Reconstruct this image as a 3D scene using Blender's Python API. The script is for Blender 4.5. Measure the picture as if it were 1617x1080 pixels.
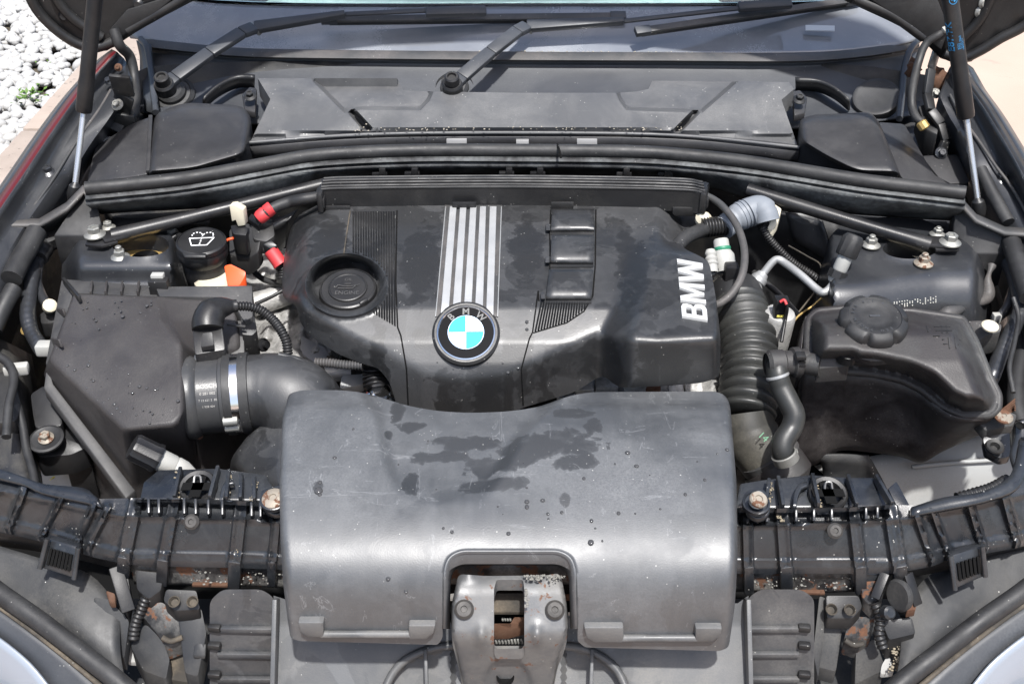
import bpy, bmesh, math, random
import numpy as np
from mathutils import Vector, Matrix
from mathutils.geometry import delaunay_2d_cdt

random.seed(7); rng = np.random.default_rng(7)
for o in list(bpy.data.objects): bpy.data.objects.remove(o)
scene = bpy.context.scene
COL = scene.collection
R = math.radians

# ------------------------------------------------------------------ camera
FPX, PITCH = 1790.0, R(33)
CAM = Vector((0.0, -0.886, 1.571))
cam_data = bpy.data.cameras.new('camera')
cam = bpy.data.objects.new('camera', cam_data); COL.objects.link(cam)
cam_data.sensor_width = 36; cam_data.lens = FPX / 1617 * 36
cam_data.clip_start = 0.02; cam_data.clip_end = 400
cam.location = CAM; cam.rotation_euler = (math.pi/2 - PITCH, 0, 0)
scene.camera = cam
# ------------------------------------------------------------------ sky, sun, exposure
SUN_EL, SUN_AZ = R(66), R(166)          # azimuth measured clockwise from +Y (away from camera)
world = bpy.data.worlds.new('World'); scene.world = world; world.use_nodes = True
wn = world.node_tree.nodes; wl = world.node_tree.links
bg = wn['Background']; sky = wn.new('ShaderNodeTexSky'); sky.sky_type = 'NISHITA'
sky.sun_disc = False; sky.sun_elevation = SUN_EL; sky.sun_rotation = SUN_AZ
sky.dust_density = 3.0; sky.air_density = 1.0
wl.new(sky.outputs[0], bg.inputs[0]); bg.inputs[1].default_value = 0.15
sun_d = bpy.data.lights.new('sun', 'SUN'); sun = bpy.data.objects.new('sun', sun_d); COL.objects.link(sun)
sun_d.energy = 4.8; sun_d.angle = R(2.0); sun_d.color = (1.0, 0.985, 0.965)
sdir = Vector((math.sin(SUN_AZ)*math.cos(SUN_EL), math.cos(SUN_AZ)*math.cos(SUN_EL), math.sin(SUN_EL)))
sun.rotation_euler = sdir.to_track_quat('Z', 'Y').to_euler(); sun.location = (0, -3, 6)
vs = scene.view_settings
scene.display_settings.display_device = 'sRGB'
vs.view_transform = 'Standard'; vs.look = 'None'; vs.exposure = 0.7; vs.gamma = 1; vs.use_curve_mapping = False
scene.cycles.max_bounces = 6; scene.cycles.use_denoising = True
scene.cycles.transparent_max_bounces = 8

# ------------------------------------------------------------------ survey helpers: photo pixel -> place in the bay
cp, sp = math.cos(PITCH), math.sin(PITCH)
def W(px, py, z):
    """the point at height z (m) seen at photo pixel px,py"""
    u = (px - 808.5)/FPX; v = (540 - py)/FPX
    dy = cp + v*sp; dz = -sp + v*cp
    t = (z - CAM.z)/dz
    return Vector((t*u, CAM.y + t*dy, z))
def WY(px, py, y):
    u = (px - 808.5)/FPX; v = (540 - py)/FPX
    dy = cp + v*sp; dz = -sp + v*cp
    t = (y - CAM.y)/dy
    return Vector((t*u, y, CAM.z + t*dz))
def Wn(px, py, z):
    u = (px - 808.5)/FPX; v = (540 - py)/FPX
    dy = cp + v*sp; dz = -sp + v*cp
    t = (z - CAM.z)/dz
    return np.stack([t*u, CAM.y + t*dy, z + 0*px], -1)
def W3(l): return [W(*p) for p in l]
def lin(xs, ys):
    return lambda x: np.interp(x, xs, ys)
def smooth(a, b, x):
    t = np.clip((x - a)/(b - a), 0, 1); return t*t*(3 - 2*t)

def cat(pts, n=6, closed=False):
    """Catmull-Rom resample of a list of tuples"""
    P = [np.array(p, float) for p in pts]; m = len(P); out = []
    rngs = range(m) if closed else range(m - 1)
    for i in rngs:
        if closed: p0, p1, p2, p3 = P[i-1], P[i], P[(i+1) % m], P[(i+2) % m]
        else:
            p1, p2 = P[i], P[i+1]
            p0 = P[i-1] if i > 0 else 2*p1 - p2
            p3 = P[i+2] if i + 2 < m else 2*p2 - p1
        for k in range(n):
            t = k/n
            out.append(0.5*((2*p1) + (-p0+p2)*t + (2*p0-5*p1+4*p2-p3)*t*t + (-p0+3*p1-3*p2+p3)*t**3))
    if not closed: out.append(P[-1])
    return [tuple(p) for p in out]
def rnd(pts, r, n=4):
    """round the corners of a closed outline; a point may carry its own radius as last item when r is None"""
    out = []; m = len(pts)
    P = [np.array(p, float) for p in pts]
    for i in range(m):
        p, a, b = P[i], P[i-1], P[(i+1) % m]
        rr = r[i] if isinstance(r, (list, tuple)) else r
        if rr <= 0: out.append(tuple(p)); continue
        va, vb = a - p, b - p; la, lb = np.linalg.norm(va[:2]), np.linalg.norm(vb[:2])
        d = min(rr, la*.49, lb*.49)
        s, e = p + va/la*d, p + vb/lb*d
        for k in range(n + 1):
            t = k/n; out.append(tuple((1-t)**2*s + 2*t*(1-t)*p + t*t*e))
    return out
def sd(px, py, poly):
    """signed distance in pixels to a closed outline, negative inside (numpy)"""
    px = np.asarray(px, float); py = np.asarray(py, float)
    d = np.full(px.shape, 1e18); s = np.ones(px.shape)
    m = len(poly)
    for i in range(m):
        ax, ay = poly[i][:2]; bx, by = poly[i-1][:2]
        ex, ey = bx-ax, by-ay; wx, wy = px-ax, py-ay
        t = np.clip((wx*ex + wy*ey)/(ex*ex + ey*ey + 1e-12), 0, 1)
        dx, dy = wx - ex*t, wy - ey*t
        d = np.minimum(d, dx*dx + dy*dy)
        c1 = py >= ay; c2 = py < by; c3 = ex*wy > ey*wx
        fl = (c1 & c2 & c3) | (~c1 & ~c2 & ~c3)
        s = np.where(fl, -s, s)
    return s*np.sqrt(d)
def sl(px, py, line):
    """distance in pixels to an open polyline"""
    px = np.asarray(px, float); py = np.asarray(py, float)
    d = np.full(px.shape, 1e18)
    for i in range(len(line) - 1):
        ax, ay = line[i][:2]; bx, by = line[i+1][:2]
        ex, ey = bx-ax, by-ay; wx, wy = px-ax, py-ay
        t = np.clip((wx*ex + wy*ey)/(ex*ex + ey*ey + 1e-12), 0, 1)
        d = np.minimum(d, (wx-ex*t)**2 + (wy-ey*t)**2)
    return np.sqrt(d)

# ------------------------------------------------------------------ object helpers
def thing(name, label, category, loc=(0, 0, 0), group=None):
    o = bpy.data.objects.new(name, None); COL.objects.link(o)
    o.empty_display_size = .05
    o.location = loc; o['label'] = label; o['category'] = category
    if group: o['group'] = group
    return o
def tag(o, label, category=None, group=None, kind=None):
    o['label'] = label
    if category: o['category'] = category
    if group: o['group'] = group
    if kind: o['kind'] = kind
    return o
def link(name, me, mat, parent=None):
    o = bpy.data.objects.new(name, me); COL.objects.link(o)
    if mat is not None and not me.materials: me.materials.append(mat)
    if parent is not None:
        o.parent = parent
        off = Vector((0, 0, 0)); q = parent
        while q is not None: off += q.location; q = q.parent
        o.location = -off
    return o
def shade(me, sharp):
    me.polygons.foreach_set('use_smooth', [True]*len(me.polygons))
    if sharp is not None: me.set_sharp_from_angle(angle=R(sharp))
def fin(name, bm, mat, parent=None, bev=0, seg=2, sharp=40, minang=22, thick=0):
    bmesh.ops.remove_doubles(bm, verts=bm.verts, dist=1e-6)
    bmesh.ops.recalc_face_normals(bm, faces=bm.faces)
    if bev:
        ed = [e for e in bm.edges if len(e.link_faces) == 2 and e.calc_face_angle(0) > R(minang)]
        if ed: bmesh.ops.bevel(bm, geom=ed, offset=bev, segments=seg, affect='EDGES', profile=.5, clamp_overlap=True)
    me = bpy.data.meshes.new(name); bm.to_mesh(me); bm.free()
    shade(me, sharp)
    o = link(name, me, mat, parent)
    if thick:
        s = o.modifiers.new('thickness', 'SOLIDIFY'); s.thickness = thick; s.offset = -1
    return o
def raw(name, verts, faces, mat, parent=None, **k):
    bm = bmesh.new(); vs_ = [bm.verts.new(v) for v in verts]
    for f in faces:
        try: bm.faces.new([vs_[i] for i in f])
        except ValueError: pass
    return fin(name, bm, mat, parent, **k)
def slab_bm(bm, top, drop, grow=0.0):
    """closed block: outline top (list of Vector), walls going down by drop, foot grown outwards by grow"""
    n = len(top)
    c = sum(top, Vector())/n
    dv = drop if isinstance(drop, Vector) else Vector((0, 0, -drop))
    a = [bm.verts.new(p) for p in top]
    b = []
    for p in top:
        q = p + dv
        if grow:
            h = Vector((p.x - c.x, p.y - c.y, 0)); q += h.normalized()*grow
        b.append(bm.verts.new(q))
    bm.faces.new(a); bm.faces.new(list(reversed(b)))
    for i in range(n):
        j = (i + 1) % n
        bm.faces.new([a[j], a[i], b[i], b[j]])
def slab(name, pix, drop, mat, parent=None, bev=.002, grow=0, **k):
    bm = bmesh.new(); slab_bm(bm, W3(pix) if len(pix[0]) == 3 and not isinstance(pix[0], Vector) else list(pix), drop, grow)
    return fin(name, bm, mat, parent, bev=bev, **k)
def frame_at(axis):
    z = Vector(axis).normalized()
    x = z.orthogonal().normalized() if abs(z.z) > .95 else Vector((0, 0, 1)).cross(z).normalized()
    return x, z.cross(x), z
def tube_bm(bm, pts, r, n=12, cap=True, squash=1.0):
    pts = [Vector(p) for p in pts]; m = len(pts)
    T = [(pts[min(i+1, m-1)] - pts[max(i-1, 0)]).normalized() for i in range(m)]
    x = T[0].orthogonal().normalized(); rings = []
    for i in range(m):
        x = (x - T[i]*x.dot(T[i])).normalized(); y = T[i].cross(x)
        rr = r(i/(m-1)) if callable(r) else (r[i] if isinstance(r, (list, tuple, np.ndarray)) else r)
        rings.append([bm.verts.new(pts[i] + (x*math.cos(a) + y*math.sin(a)*squash)*rr) for a in [2*math.pi*k/n for k in range(n)]])
    for i in range(m - 1):
        for k in range(n):
            bm.faces.new([rings[i][k], rings[i][(k+1) % n], rings[i+1][(k+1) % n], rings[i+1][k]])
    if cap:
        bm.faces.new(list(reversed(rings[0]))); bm.faces.new(rings[-1])
def tube(name, pts, r, mat, parent=None, n=12, res=6, sharp=50, cap=True, smooth_path=True):
    """pts: list of (px,py,z) or Vectors"""
    V = [p if isinstance(p, Vector) else W(*p) for p in pts]
    if smooth_path and len(V) > 2: V = [Vector(p) for p in cat([tuple(v) for v in V], res)]
    bm = bmesh.new(); tube_bm(bm, V, r, n, cap)
    return fin(name, bm, mat, parent, sharp=sharp)
def corrugated(name, pts, r, pitch, depth, mat, parent=None, n=16):
    V = [p if isinstance(p, Vector) else W(*p) for p in pts]
    V = [Vector(p) for p in cat([tuple(v) for v in V], 14)]
    L = [0]
    for i in range(1, len(V)): L.append(L[-1] + (V[i]-V[i-1]).length)
    tot = L[-1]; m = max(8, int(tot/pitch*6)); pts2 = []; rad = []
    for k in range(m + 1):
        s = tot*k/m; i = min(max(np.searchsorted(L, s) - 1, 0), len(V)-2)
        t = (s - L[i])/max(1e-9, L[i+1]-L[i]); pts2.append(V[i].lerp(V[i+1], min(1, t)))
        ph = (s/pitch) % 1; rad.append((r(k/m) if callable(r) else r) - depth*(0.5 - 0.5*math.cos(2*math.pi*ph))**1.6)
    bm = bmesh.new(); tube_bm(bm, pts2, rad, n)
    return fin(name, bm, mat, parent, sharp=70)
def lathe_bm(bm, c, axis, prof, n=32, rfun=None):
    """prof: list of (radius, height along axis)"""
    c = Vector(c); x, y, z = frame_at(axis); rings = []
    for r, h in prof:
        if r <= 1e-6: rings.append([bm.verts.new(c + z*h)]); continue
        rings.append([bm.verts.new(c + z*h + (x*math.cos(a) + y*math.sin(a))*(rfun(r, a, h) if rfun else r)) for a in [2*math.pi*k/n for k in range(n)]])
    for A, B in zip(rings[:-1], rings[1:]):
        for k in range(n):
            if len(A) == 1: bm.faces.new([A[0], B[k], B[(k+1) % n]])
            elif len(B) == 1: bm.faces.new([A[k], B[0], A[(k+1) % n]])
            else: bm.faces.new([A[k], B[k], B[(k+1) % n], A[(k+1) % n]])
def lathe(name, c, axis, prof, mat, parent=None, n=32, rfun=None, sharp=35, bev=0):
    bm = bmesh.new(); lathe_bm(bm, c, axis, prof, n, rfun)
    return fin(name, bm, mat, parent, sharp=sharp, bev=bev)
def bar_bm(bm, a, b, w, t, up=(0, 0, 1), w2=None):
    a, b = Vector(a), Vector(b); d = (b - a).normalized()
    s = d.cross(Vector(up)).normalized(); u = s.cross(d)
    w2 = w if w2 is None else w2
    vs_ = []
    for p, ww in ((a, w), (b, w2)):
        for i, j in ((-1, -1), (1, -1), (1, 1), (-1, 1)):
            vs_.append(bm.verts.new(p + s*ww/2*i + u*t/2*j))
    for f in ((3, 2, 1, 0), (4, 5, 6, 7), (0, 1, 5, 4), (1, 2, 6, 5), (2, 3, 7, 6), (3, 0, 4, 7)):
        bm.faces.new([vs_[i] for i in f])
def bar(name, a, b, w, t, mat, parent=None, up=(0, 0, 1), bev=.001, w2=None, seg=2):
    bm = bmesh.new(); bar_bm(bm, a, b, w, t, up, w2)
    return fin(name, bm, mat, parent, bev=bev, seg=seg)
def box(name, c, size, mat, parent=None, rot=None, bev=.001):
    c = Vector(c); M = rot or Matrix.Identity(3)
    bm = bmesh.new(); bmesh.ops.create_cube(bm, size=1)
    for v in bm.verts: v.co = c + M @ Vector((v.co.x*size[0], v.co.y*size[1], v.co.z*size[2]))
    return fin(name, bm, mat, parent, bev=bev)
def inset(poly, d, res=3.0):
    """closed outline moved by d pixels (positive outwards), resampled"""
    q = []
    m = len(poly)
    for i in range(m):
        a, c = np.array(poly[i][:2], float), np.array(poly[(i+1) % m][:2], float)
        k = max(1, int(np.linalg.norm(c - a)/res))
        for j in range(k): q.append(a + (c - a)*j/k)
    q = np.array(q); t = np.roll(q, -2, 0) - np.roll(q, 2, 0); t /= np.linalg.norm(t, axis=1, keepdims=True) + 1e-9
    n = np.stack([t[:, 1], -t[:, 0]], -1)
    area = .5*np.sum(q[:, 0]*np.roll(q[:, 1], -1) - np.roll(q[:, 0], -1)*q[:, 1])
    if area < 0: n = -n
    r = q + n*d
    ok = np.abs(sd(r[:, 0], r[:, 1], poly)) > abs(d)*.9 - 1e-6
    r = [tuple(p) for p in r[ok]]
    return r + [r[0]]
def field(name, outline, H, mat, parent=None, step=6, skirt=.02, creases=(), holes=(), place=None, sharp=45, skirt_in=0.0, rings=()):
    """a moulded sheet: the outline (photo pixels) filled with a fine net, heights from H(px,py); rim turned down by skirt"""
    pts = []; edges = []
    def loop(l, closed=True):
        b = len(pts); q = []
        m = len(l)
        for i in range(m if closed else m - 1):
            a, c = np.array(l[i][:2], float), np.array(l[(i+1) % m][:2], float)
            k = max(1, int(np.linalg.norm(c - a)/step))
            for j in range(k): q.append(a + (c - a)*j/k)
        if not closed: q.append(np.array(l[-1][:2], float))
        pts.extend(q); n = len(q)
        for i in range(n if closed else n - 1): edges.append((b + i, b + (i+1) % n))
    creases = list(creases)
    for pl, ds in rings:
        for d_ in ds: creases.append(inset(pl, d_, step*.8) if d_ else [tuple(p[:2]) for p in pl] + [tuple(pl[0][:2])])
    loop(outline)
    for h in holes: loop(h)
    for c in creases: loop(c, False)
    ox = [p[0] for p in outline]; oy = [p[1] for p in outline]
    gx, gy = np.meshgrid(np.arange(min(ox) + step/2, max(ox), step), np.arange(min(oy) + step/2, max(oy), step))
    gx = gx + (np.arange(gx.shape[0]) % 2)[:, None]*step*.5
    gx, gy = gx.ravel(), gy.ravel()
    ok = sd(gx, gy, outline) < -step*.45
    for h in holes: ok &= sd(gx, gy, h) > step*.45
    for c in creases: ok &= sl(gx, gy, c) > step*.45
    pts.extend(np.stack([gx[ok], gy[ok]], -1))
    r = delaunay_2d_cdt([Vector((float(p[0]), float(p[1]))) for p in pts], edges, [], 1, 1e-4)
    P = np.array([(v.x, v.y) for v in r[0]]); tri = np.array(r[2])
    cen = P[tri].mean(1); keep = sd(cen[:, 0], cen[:, 1], outline) < 0
    for h in holes: keep &= sd(cen[:, 0], cen[:, 1], h) > 0
    tri = tri[keep]
    Q = place(P[:, 0], P[:, 1]) if place else Wn(P[:, 0], P[:, 1], np.asarray(H(P[:, 0], P[:, 1]), float))
    bm = bmesh.new(); vs_ = [bm.verts.new(q) for q in Q]
    for t in tri:
        try: bm.faces.new([vs_[i] for i in t])
        except ValueError: pass
    for v in [v for v in bm.verts if not v.link_faces]: bm.verts.remove(v)
    bmesh.ops.recalc_face_normals(bm, faces=bm.faces)
    up = sum((f.normal.z*f.calc_area() for f in bm.faces))
    if up < 0: bmesh.ops.reverse_faces(bm, faces=bm.faces)
    if skirt:
        be = [e for e in bm.edges if e.is_boundary]
        ret = bmesh.ops.extrude_edge_only(bm, edges=be)
        nv = [g for g in ret['geom'] if isinstance(g, bmesh.types.BMVert)]
        for v in nv: v.co.z -= skirt
    bmesh.ops.recalc_face_normals(bm, faces=bm.faces)
    up = sum((f.normal.z*f.calc_area() for f in bm.faces))
    if up < 0: bmesh.ops.reverse_faces(bm, faces=bm.faces)
    me = bpy.data.meshes.new(name); bm.to_mesh(me); bm.free(); shade(me, sharp)
    return link(name, me, mat, parent)
def sheet(name, rows, mat, parent=None, nu=4, nv=4, thick=.003, sharp=60, curve=True):
    """surface through rows of (px,py,z) (or Vectors), every row the same count"""
    G = [[tuple(p) if isinstance(p, Vector) else tuple(W(*p)) for p in r] for r in rows]
    if nu > 1: G = [cat(r, nu) if curve else lin_res(r, nu) for r in G]
    cols = list(zip(*G))
    if nv > 1: cols = [cat(c, nv) if curve else lin_res(c, nv) for c in cols]
    G = list(zip(*cols)); m, n = len(G), len(G[0])
    verts = [p for r in G for p in r]
    faces = [(i*n+j, i*n+j+1, (i+1)*n+j+1, (i+1)*n+j) for i in range(m-1) for j in range(n-1)]
    return raw(name, verts, faces, mat, parent, sharp=sharp, thick=thick)
def lin_res(l, n):
    out = []
    for a, b in zip(l[:-1], l[1:]):
        for k in range(n): out.append(tuple(np.array(a)+(np.array(b)-np.array(a))*k/n))
    out.append(l[-1]); return out
def sweep(name, prof, path, mat, parent=None, sharp=40, closed=True, up=(0, 0, 1)):
    """profile [(side, up)] swept along path (Vectors)"""
    V = [Vector(p) for p in path]; m = len(V); rings = []; bm = bmesh.new()
    for i in range(m):
        t = (V[min(i+1, m-1)] - V[max(i-1, 0)]).normalized()
        s = t.cross(Vector(up)).normalized(); u = s.cross(t)
        rings.append([bm.verts.new(V[i] + s*a + u*b) for a, b in prof])
    n = len(prof)
    for i in range(m-1):
        for k in range(n if closed else n-1):
            bm.faces.new([rings[i][k], rings[i][(k+1) % n], rings[i+1][(k+1) % n], rings[i+1][k]])
    if closed: bm.faces.new(list(reversed(rings[0]))); bm.faces.new(rings[-1])
    return fin(name, bm, mat, parent, sharp=sharp)
def text_obj(name, s, origin, xdir, ydir, size, mat, parent=None, extrude=.0004, bold=0.0, align='CENTER', lift=.0003, spacing=1.0):
    cu = bpy.data.curves.new(name, 'FONT'); cu.body = s; cu.size = size; cu.extrude = extrude; cu.offset = bold
    cu.align_x = align; cu.align_y = 'CENTER'; cu.space_character = spacing; cu.resolution_u = 3
    o = bpy.data.objects.new(name, cu); COL.objects.link(o)
    dg = bpy.context.evaluated_depsgraph_get(); me = bpy.data.meshes.new_from_object(o.evaluated_get(dg))
    bpy.data.objects.remove(o); bpy.data.curves.remove(cu)
    x = Vector(xdir).normalized(); y = Vector(ydir); y = (y - x*y.dot(x)).normalized(); z = x.cross(y)
    M = Matrix((x, y, z)).transposed().to_4x4(); M.translation = Vector(origin) + z*lift
    me.transform(M); me.materials.clear()
    return link(name, me, mat, parent)
_bolt = {}
def bolt(c, r, mat, parent, normal=(0, 0, 1), head=.6, name='bolt', flange=1.0, stud=0):
    """hex flange nut: washer skirt, hexagon, optional stud end"""
    key = (round(r, 4), head, flange, stud, mat.name)
    if key not in _bolt:
        bm = bmesh.new()
        lathe_bm(bm, (0, 0, 0), (0, 0, 1), [(r*flange, 0), (r*flange, r*.12), (r*flange*.8, r*.26), (r*.62, r*.38), (0, r*.38)], 24)
        lathe_bm(bm, (0, 0, r*.3), (0, 0, 1), [(r*head, 0), (r*head, r*.52), (r*head*.86, r*.62), (r*.3, r*.62), (r*.26, r*.5), (0, r*.5)], 6)
        if stud: lathe_bm(bm, (0, 0, r*.4), (0, 0, 1), [(r*.33, 0), (r*.33, r*stud), (r*.26, r*(stud+.06)), (0, r*(stud+.06))], 14)
        bmesh.ops.recalc_face_normals(bm, faces=bm.faces)
        me = bpy.data.meshes.new('bolt'); bm.to_mesh(me); bm.free(); shade(me, 30); me.materials.append(mat)
        _bolt[key] = me
    o = bpy.data.objects.new(name, _bolt[key]); COL.objects.link(o)
    o.parent = parent
    off = Vector((0, 0, 0)); q = parent
    while q is not None: off += q.location; q = q.parent
    o.location = Vector(c) - off
    o.rotation_euler = Vector(normal).to_track_quat('Z', 'Y').to_euler()
    return o
# ------------------------------------------------------------------ materials (all procedural)
def nm(name):
    m = bpy.data.materials.new(name); m.use_nodes = True
    return m, m.node_tree.nodes, m.node_tree.links, m.node_tree.nodes['Principled BSDF']
def noise(n, l, pos, scale, detail=4, rough=.55, dist=0, w=None):
    t = n.new('ShaderNodeTexNoise'); t.inputs['Scale'].default_value = scale; t.inputs['Detail'].default_value = detail
    t.inputs['Roughness'].default_value = rough; t.inputs['Distortion'].default_value = dist
    l.new(pos, t.inputs['Vector']); return t.outputs['Fac']
def ramp(n, l, fac, stops):
    t = n.new('ShaderNodeValToRGB'); l.new(fac, t.inputs[0])
    while len(t.color_ramp.elements) < len(stops): t.color_ramp.elements.new(.5)
    for e, (p, c) in zip(t.color_ramp.elements, stops):
        e.position = p; e.color = c if isinstance(c, tuple) else (c, c, c, 1)
    return t.outputs[0]
def mixc(n, l, fac, a, b):
    t = n.new('ShaderNodeMix'); t.data_type = 'RGBA'
    if isinstance(fac, (int, float)): t.inputs[0].default_value = fac
    else: l.new(fac, t.inputs[0])
    for v, i in ((a, 6), (b, 7)):
        if isinstance(v, tuple): t.inputs[i].default_value = v if len(v) == 4 else v + (1,)
        else: l.new(v, t.inputs[i])
    return t.outputs[2]
def math_(n, l, op, a, b=None):
    t = n.new('ShaderNodeMath'); t.operation = op
    for v, i in ((a, 0), (b, 1)):
        if v is None: continue
        if isinstance(v, (int, float)): t.inputs[i].default_value = v
        else: l.new(v, t.inputs[i])
    return t.outputs[0]
def grime(name, base, rough=.5, dust=.25, dustcol=(.22, .21, .195), specks=.5, wet=0, wetscale=9, scratch=0, metal=0, bump=.15, var=.25, spec=.42, pscale=14, grain=420, coat=0, stretch=(1, 1, 1), rust=0, streak=0, wl_=.54, blobs=(), blob_soft=.06):
    """worn surface: mottled base colour, films of dust, pale specks, dried water marks, scratches, rust"""
    m, n, l, p = nm(name)
    g = n.new('ShaderNodeNewGeometry'); mp = n.new('ShaderNodeMapping'); mp.inputs['Scale'].default_value = stretch
    mp.inputs['Location'].default_value = (rng.uniform(0, 9), rng.uniform(0, 9), rng.uniform(0, 9))
    l.new(g.outputs['Position'], mp.inputs[0]); pos = mp.outputs[0]
    if max(base) < .13: base = tuple(x*.62 for x in base); dustcol = tuple(x*.8 for x in dustcol)
    b = tuple(base)
    c = mixc(n, l, noise(n, l, pos, pscale, 5), tuple(x*(1-var) for x in b), tuple(x*(1+var) for x in b))
    rg = ramp(n, l, noise(n, l, pos, pscale*1.7, 5), [(.3, rough*.8), (.7, min(1, rough*1.25))])
    if dust:
        f1 = ramp(n, l, noise(n, l, pos, pscale*.8, 7, .62, .4), [(.42, 0.0), (.72, 1.0)])
        f2 = noise(n, l, pos, grain, 3)
        f = math_(n, l, 'MULTIPLY', math_(n, l, 'MULTIPLY', f1, f2), dust*1.6)
        c = mixc(n, l, f, c, tuple(dustcol)); rg = mixc(n, l, f, rg, (.85, .85, .85))
    if streak:
        mp2 = n.new('ShaderNodeMapping'); mp2.inputs['Scale'].default_value = (60, 9, 9); l.new(g.outputs['Position'], mp2.inputs[0])
        f = math_(n, l, 'MULTIPLY', ramp(n, l, noise(n, l, mp2.outputs[0], 1.0, 6, .6), [(.5, 0.0), (.75, 1.0)]), streak)
        c = mixc(n, l, f, c, tuple(dustcol))
    if wet:
        s = noise(n, l, pos, wetscale, 6, .5, .6)
        f = math_(n, l, 'MULTIPLY', ramp(n, l, s, [(wl_, 0.0), (wl_ + .018, 1.0)]), wet)
        c = mixc(n, l, f, c, tuple(x*.42 for x in b)); rg = mixc(n, l, f, rg, (rough*.72,)*3)
        s2 = noise(n, l, pos, wetscale*1.9, 6, .55, .5)
        f = math_(n, l, 'MULTIPLY', ramp(n, l, s2, [(.58, 0.0), (.6, 1.0)]), wet*.6)
        c = mixc(n, l, f, c, tuple(x*.5 for x in b))
        ring = math_(n, l, 'MULTIPLY', ramp(n, l, s2, [(.50, 0.0), (.575, 1.0), (.585, 0.0), (1.0, 0.0)]), wet*.16)
        c = mixc(n, l, ring, c, tuple(dustcol))
    if blobs:
        dmin = None
        for (bx, by, bz, rx, ry) in blobs:
            c_ = W(bx, by, bz); ex = abs(W(bx + rx, by, bz).x - c_.x); ey = abs(W(bx, by - ry, bz).y - c_.y)
            vm = n.new('ShaderNodeMapping'); vm.vector_type = 'TEXTURE'; vm.inputs['Location'].default_value = (c_.x, c_.y, 0); vm.inputs['Scale'].default_value = (ex, ey, 1e6)
            l.new(g.outputs['Position'], vm.inputs[0]); ln = n.new('ShaderNodeVectorMath'); ln.operation = 'LENGTH'; l.new(vm.outputs[0], ln.inputs[0])
            dmin = ln.outputs['Value'] if dmin is None else math_(n, l, 'MINIMUM', dmin, ln.outputs['Value'])
        nz_ = math_(n, l, 'MULTIPLY', math_(n, l, 'SUBTRACT', noise(n, l, pos, 48, 5, .55, .4), .5), 2.4)
        f = ramp(n, l, math_(n, l, 'MULTIPLY', math_(n, l, 'ADD', dmin, nz_), .5), [(.40 - blob_soft, 1.0), (.47, .72), (.50, 0.0)])
        f = math_(n, l, 'MULTIPLY', f, .92)
        c = mixc(n, l, f, c, tuple(x*.36 for x in b)); rg = mixc(n, l, f, rg, (rough*1.05,)*3)
    if scratch:
        for k, (sx, sy, sc) in enumerate(((6, 60, 8), (50, 8, 7), (25, 30, 11))):
            mp3 = n.new('ShaderNodeMapping'); mp3.inputs['Scale'].default_value = (sx, sy, 20)
            mp3.inputs['Rotation'].default_value = (0, 0, .5*k + .3); l.new(g.outputs['Position'], mp3.inputs[0])
            f = ramp(n, l, noise(n, l, mp3.outputs[0], 1.0, 4, .7, 1.5), [(.655, 0.0), (.67, 1.0), (.685, 0.0), (1.0, 0.0)])
            f = math_(n, l, 'MULTIPLY', f, scratch*.5); c = mixc(n, l, f, c, tuple(min(1, x*1.3) for x in dustcol))
    if specks:
        v = n.new('ShaderNodeTexVoronoi'); v.inputs['Scale'].default_value = 150; l.new(pos, v.inputs['Vector'])
        f = ramp(n, l, v.outputs['Distance'], [(.06, 1.0), (.13, 0.0)])
        f = math_(n, l, 'MULTIPLY', f, ramp(n, l, noise(n, l, pos, 35, 2), [(.56, 0.0), (.62, 1.0)]))
        c = mixc(n, l, math_(n, l, 'MULTIPLY', f, specks), c, (.55, .54, .5))
    if rust:
        s = noise(n, l, pos, 60, 6, .65, .3)
        f = ramp(n, l, s, [(.62 - rust*.25, 0.0), (.66 - rust*.25, 1.0)])
        rc = mixc(n, l, noise(n, l, pos, 240, 3), (.13, .058, .030), (.06, .03, .018))
        c = mixc(n, l, f, c, rc); rg = mixc(n, l, f, rg, (.9, .9, .9))
        if metal:
            l.new(math_(n, l, 'MULTIPLY', math_(n, l, 'SUBTRACT', 1.0, f), metal), p.inputs['Metallic'])
    if not (rust and metal): p.inputs['Metallic'].default_value = metal
    l.new(c, p.inputs['Base Color']); l.new(rg, p.inputs['Roughness'])
    p.inputs['Specular IOR Level'].default_value = spec
    if coat: p.inputs['Coat Weight'].default_value = coat; p.inputs['Coat Roughness'].default_value = .12
    if bump:
        bn = n.new('ShaderNodeBump'); bn.inputs['Strength'].default_value = bump; bn.inputs['Distance'].default_value = .0008
        l.new(noise(n, l, pos, grain*1.6, 2), bn.inputs['Height']); l.new(bn.outputs[0], p.inputs['Normal'])
    return m
def plain(name, col, rough=.5, metal=0, spec=.5, emit=0):
    m, n, l, p = nm(name); p.inputs['Base Color'].default_value = tuple(col) + (1,)
    p.inputs['Roughness'].default_value = rough; p.inputs['Metallic'].default_value = metal; p.inputs['Specular IOR Level'].default_value = spec
    return m
M = {}
M['cover'] = grime('engine_cover_plastic', (.037, .038, .040), .43, .3, dustcol=(.12,.12,.122), wet=.55, wetscale=13, specks=.4, spec=.62, scratch=.3, pscale=9, wl_=.5,
   blobs=[(802, 566, .825, 9, 22), (822, 540, .84, 20, 12), (870, 545, .85, 30, 12), (770, 612, .79, 26, 16), (700, 640, .77, 30, 10), (520, 390, .87, 30, 24), (665, 420, .87, 30, 50), (830, 400, .87, 26, 40), (1000, 430, .88, 24, 60), (600, 600, .79, 14, 20), (665, 545, .83, 14, 8), (1050, 560, .86, 40, 14)])
M['cover_rib'] = grime('ribbed_plastic', (.018, .0185, .0195), .48, .35, dustcol=(.15, .14, .13), specks=.3)
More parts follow.
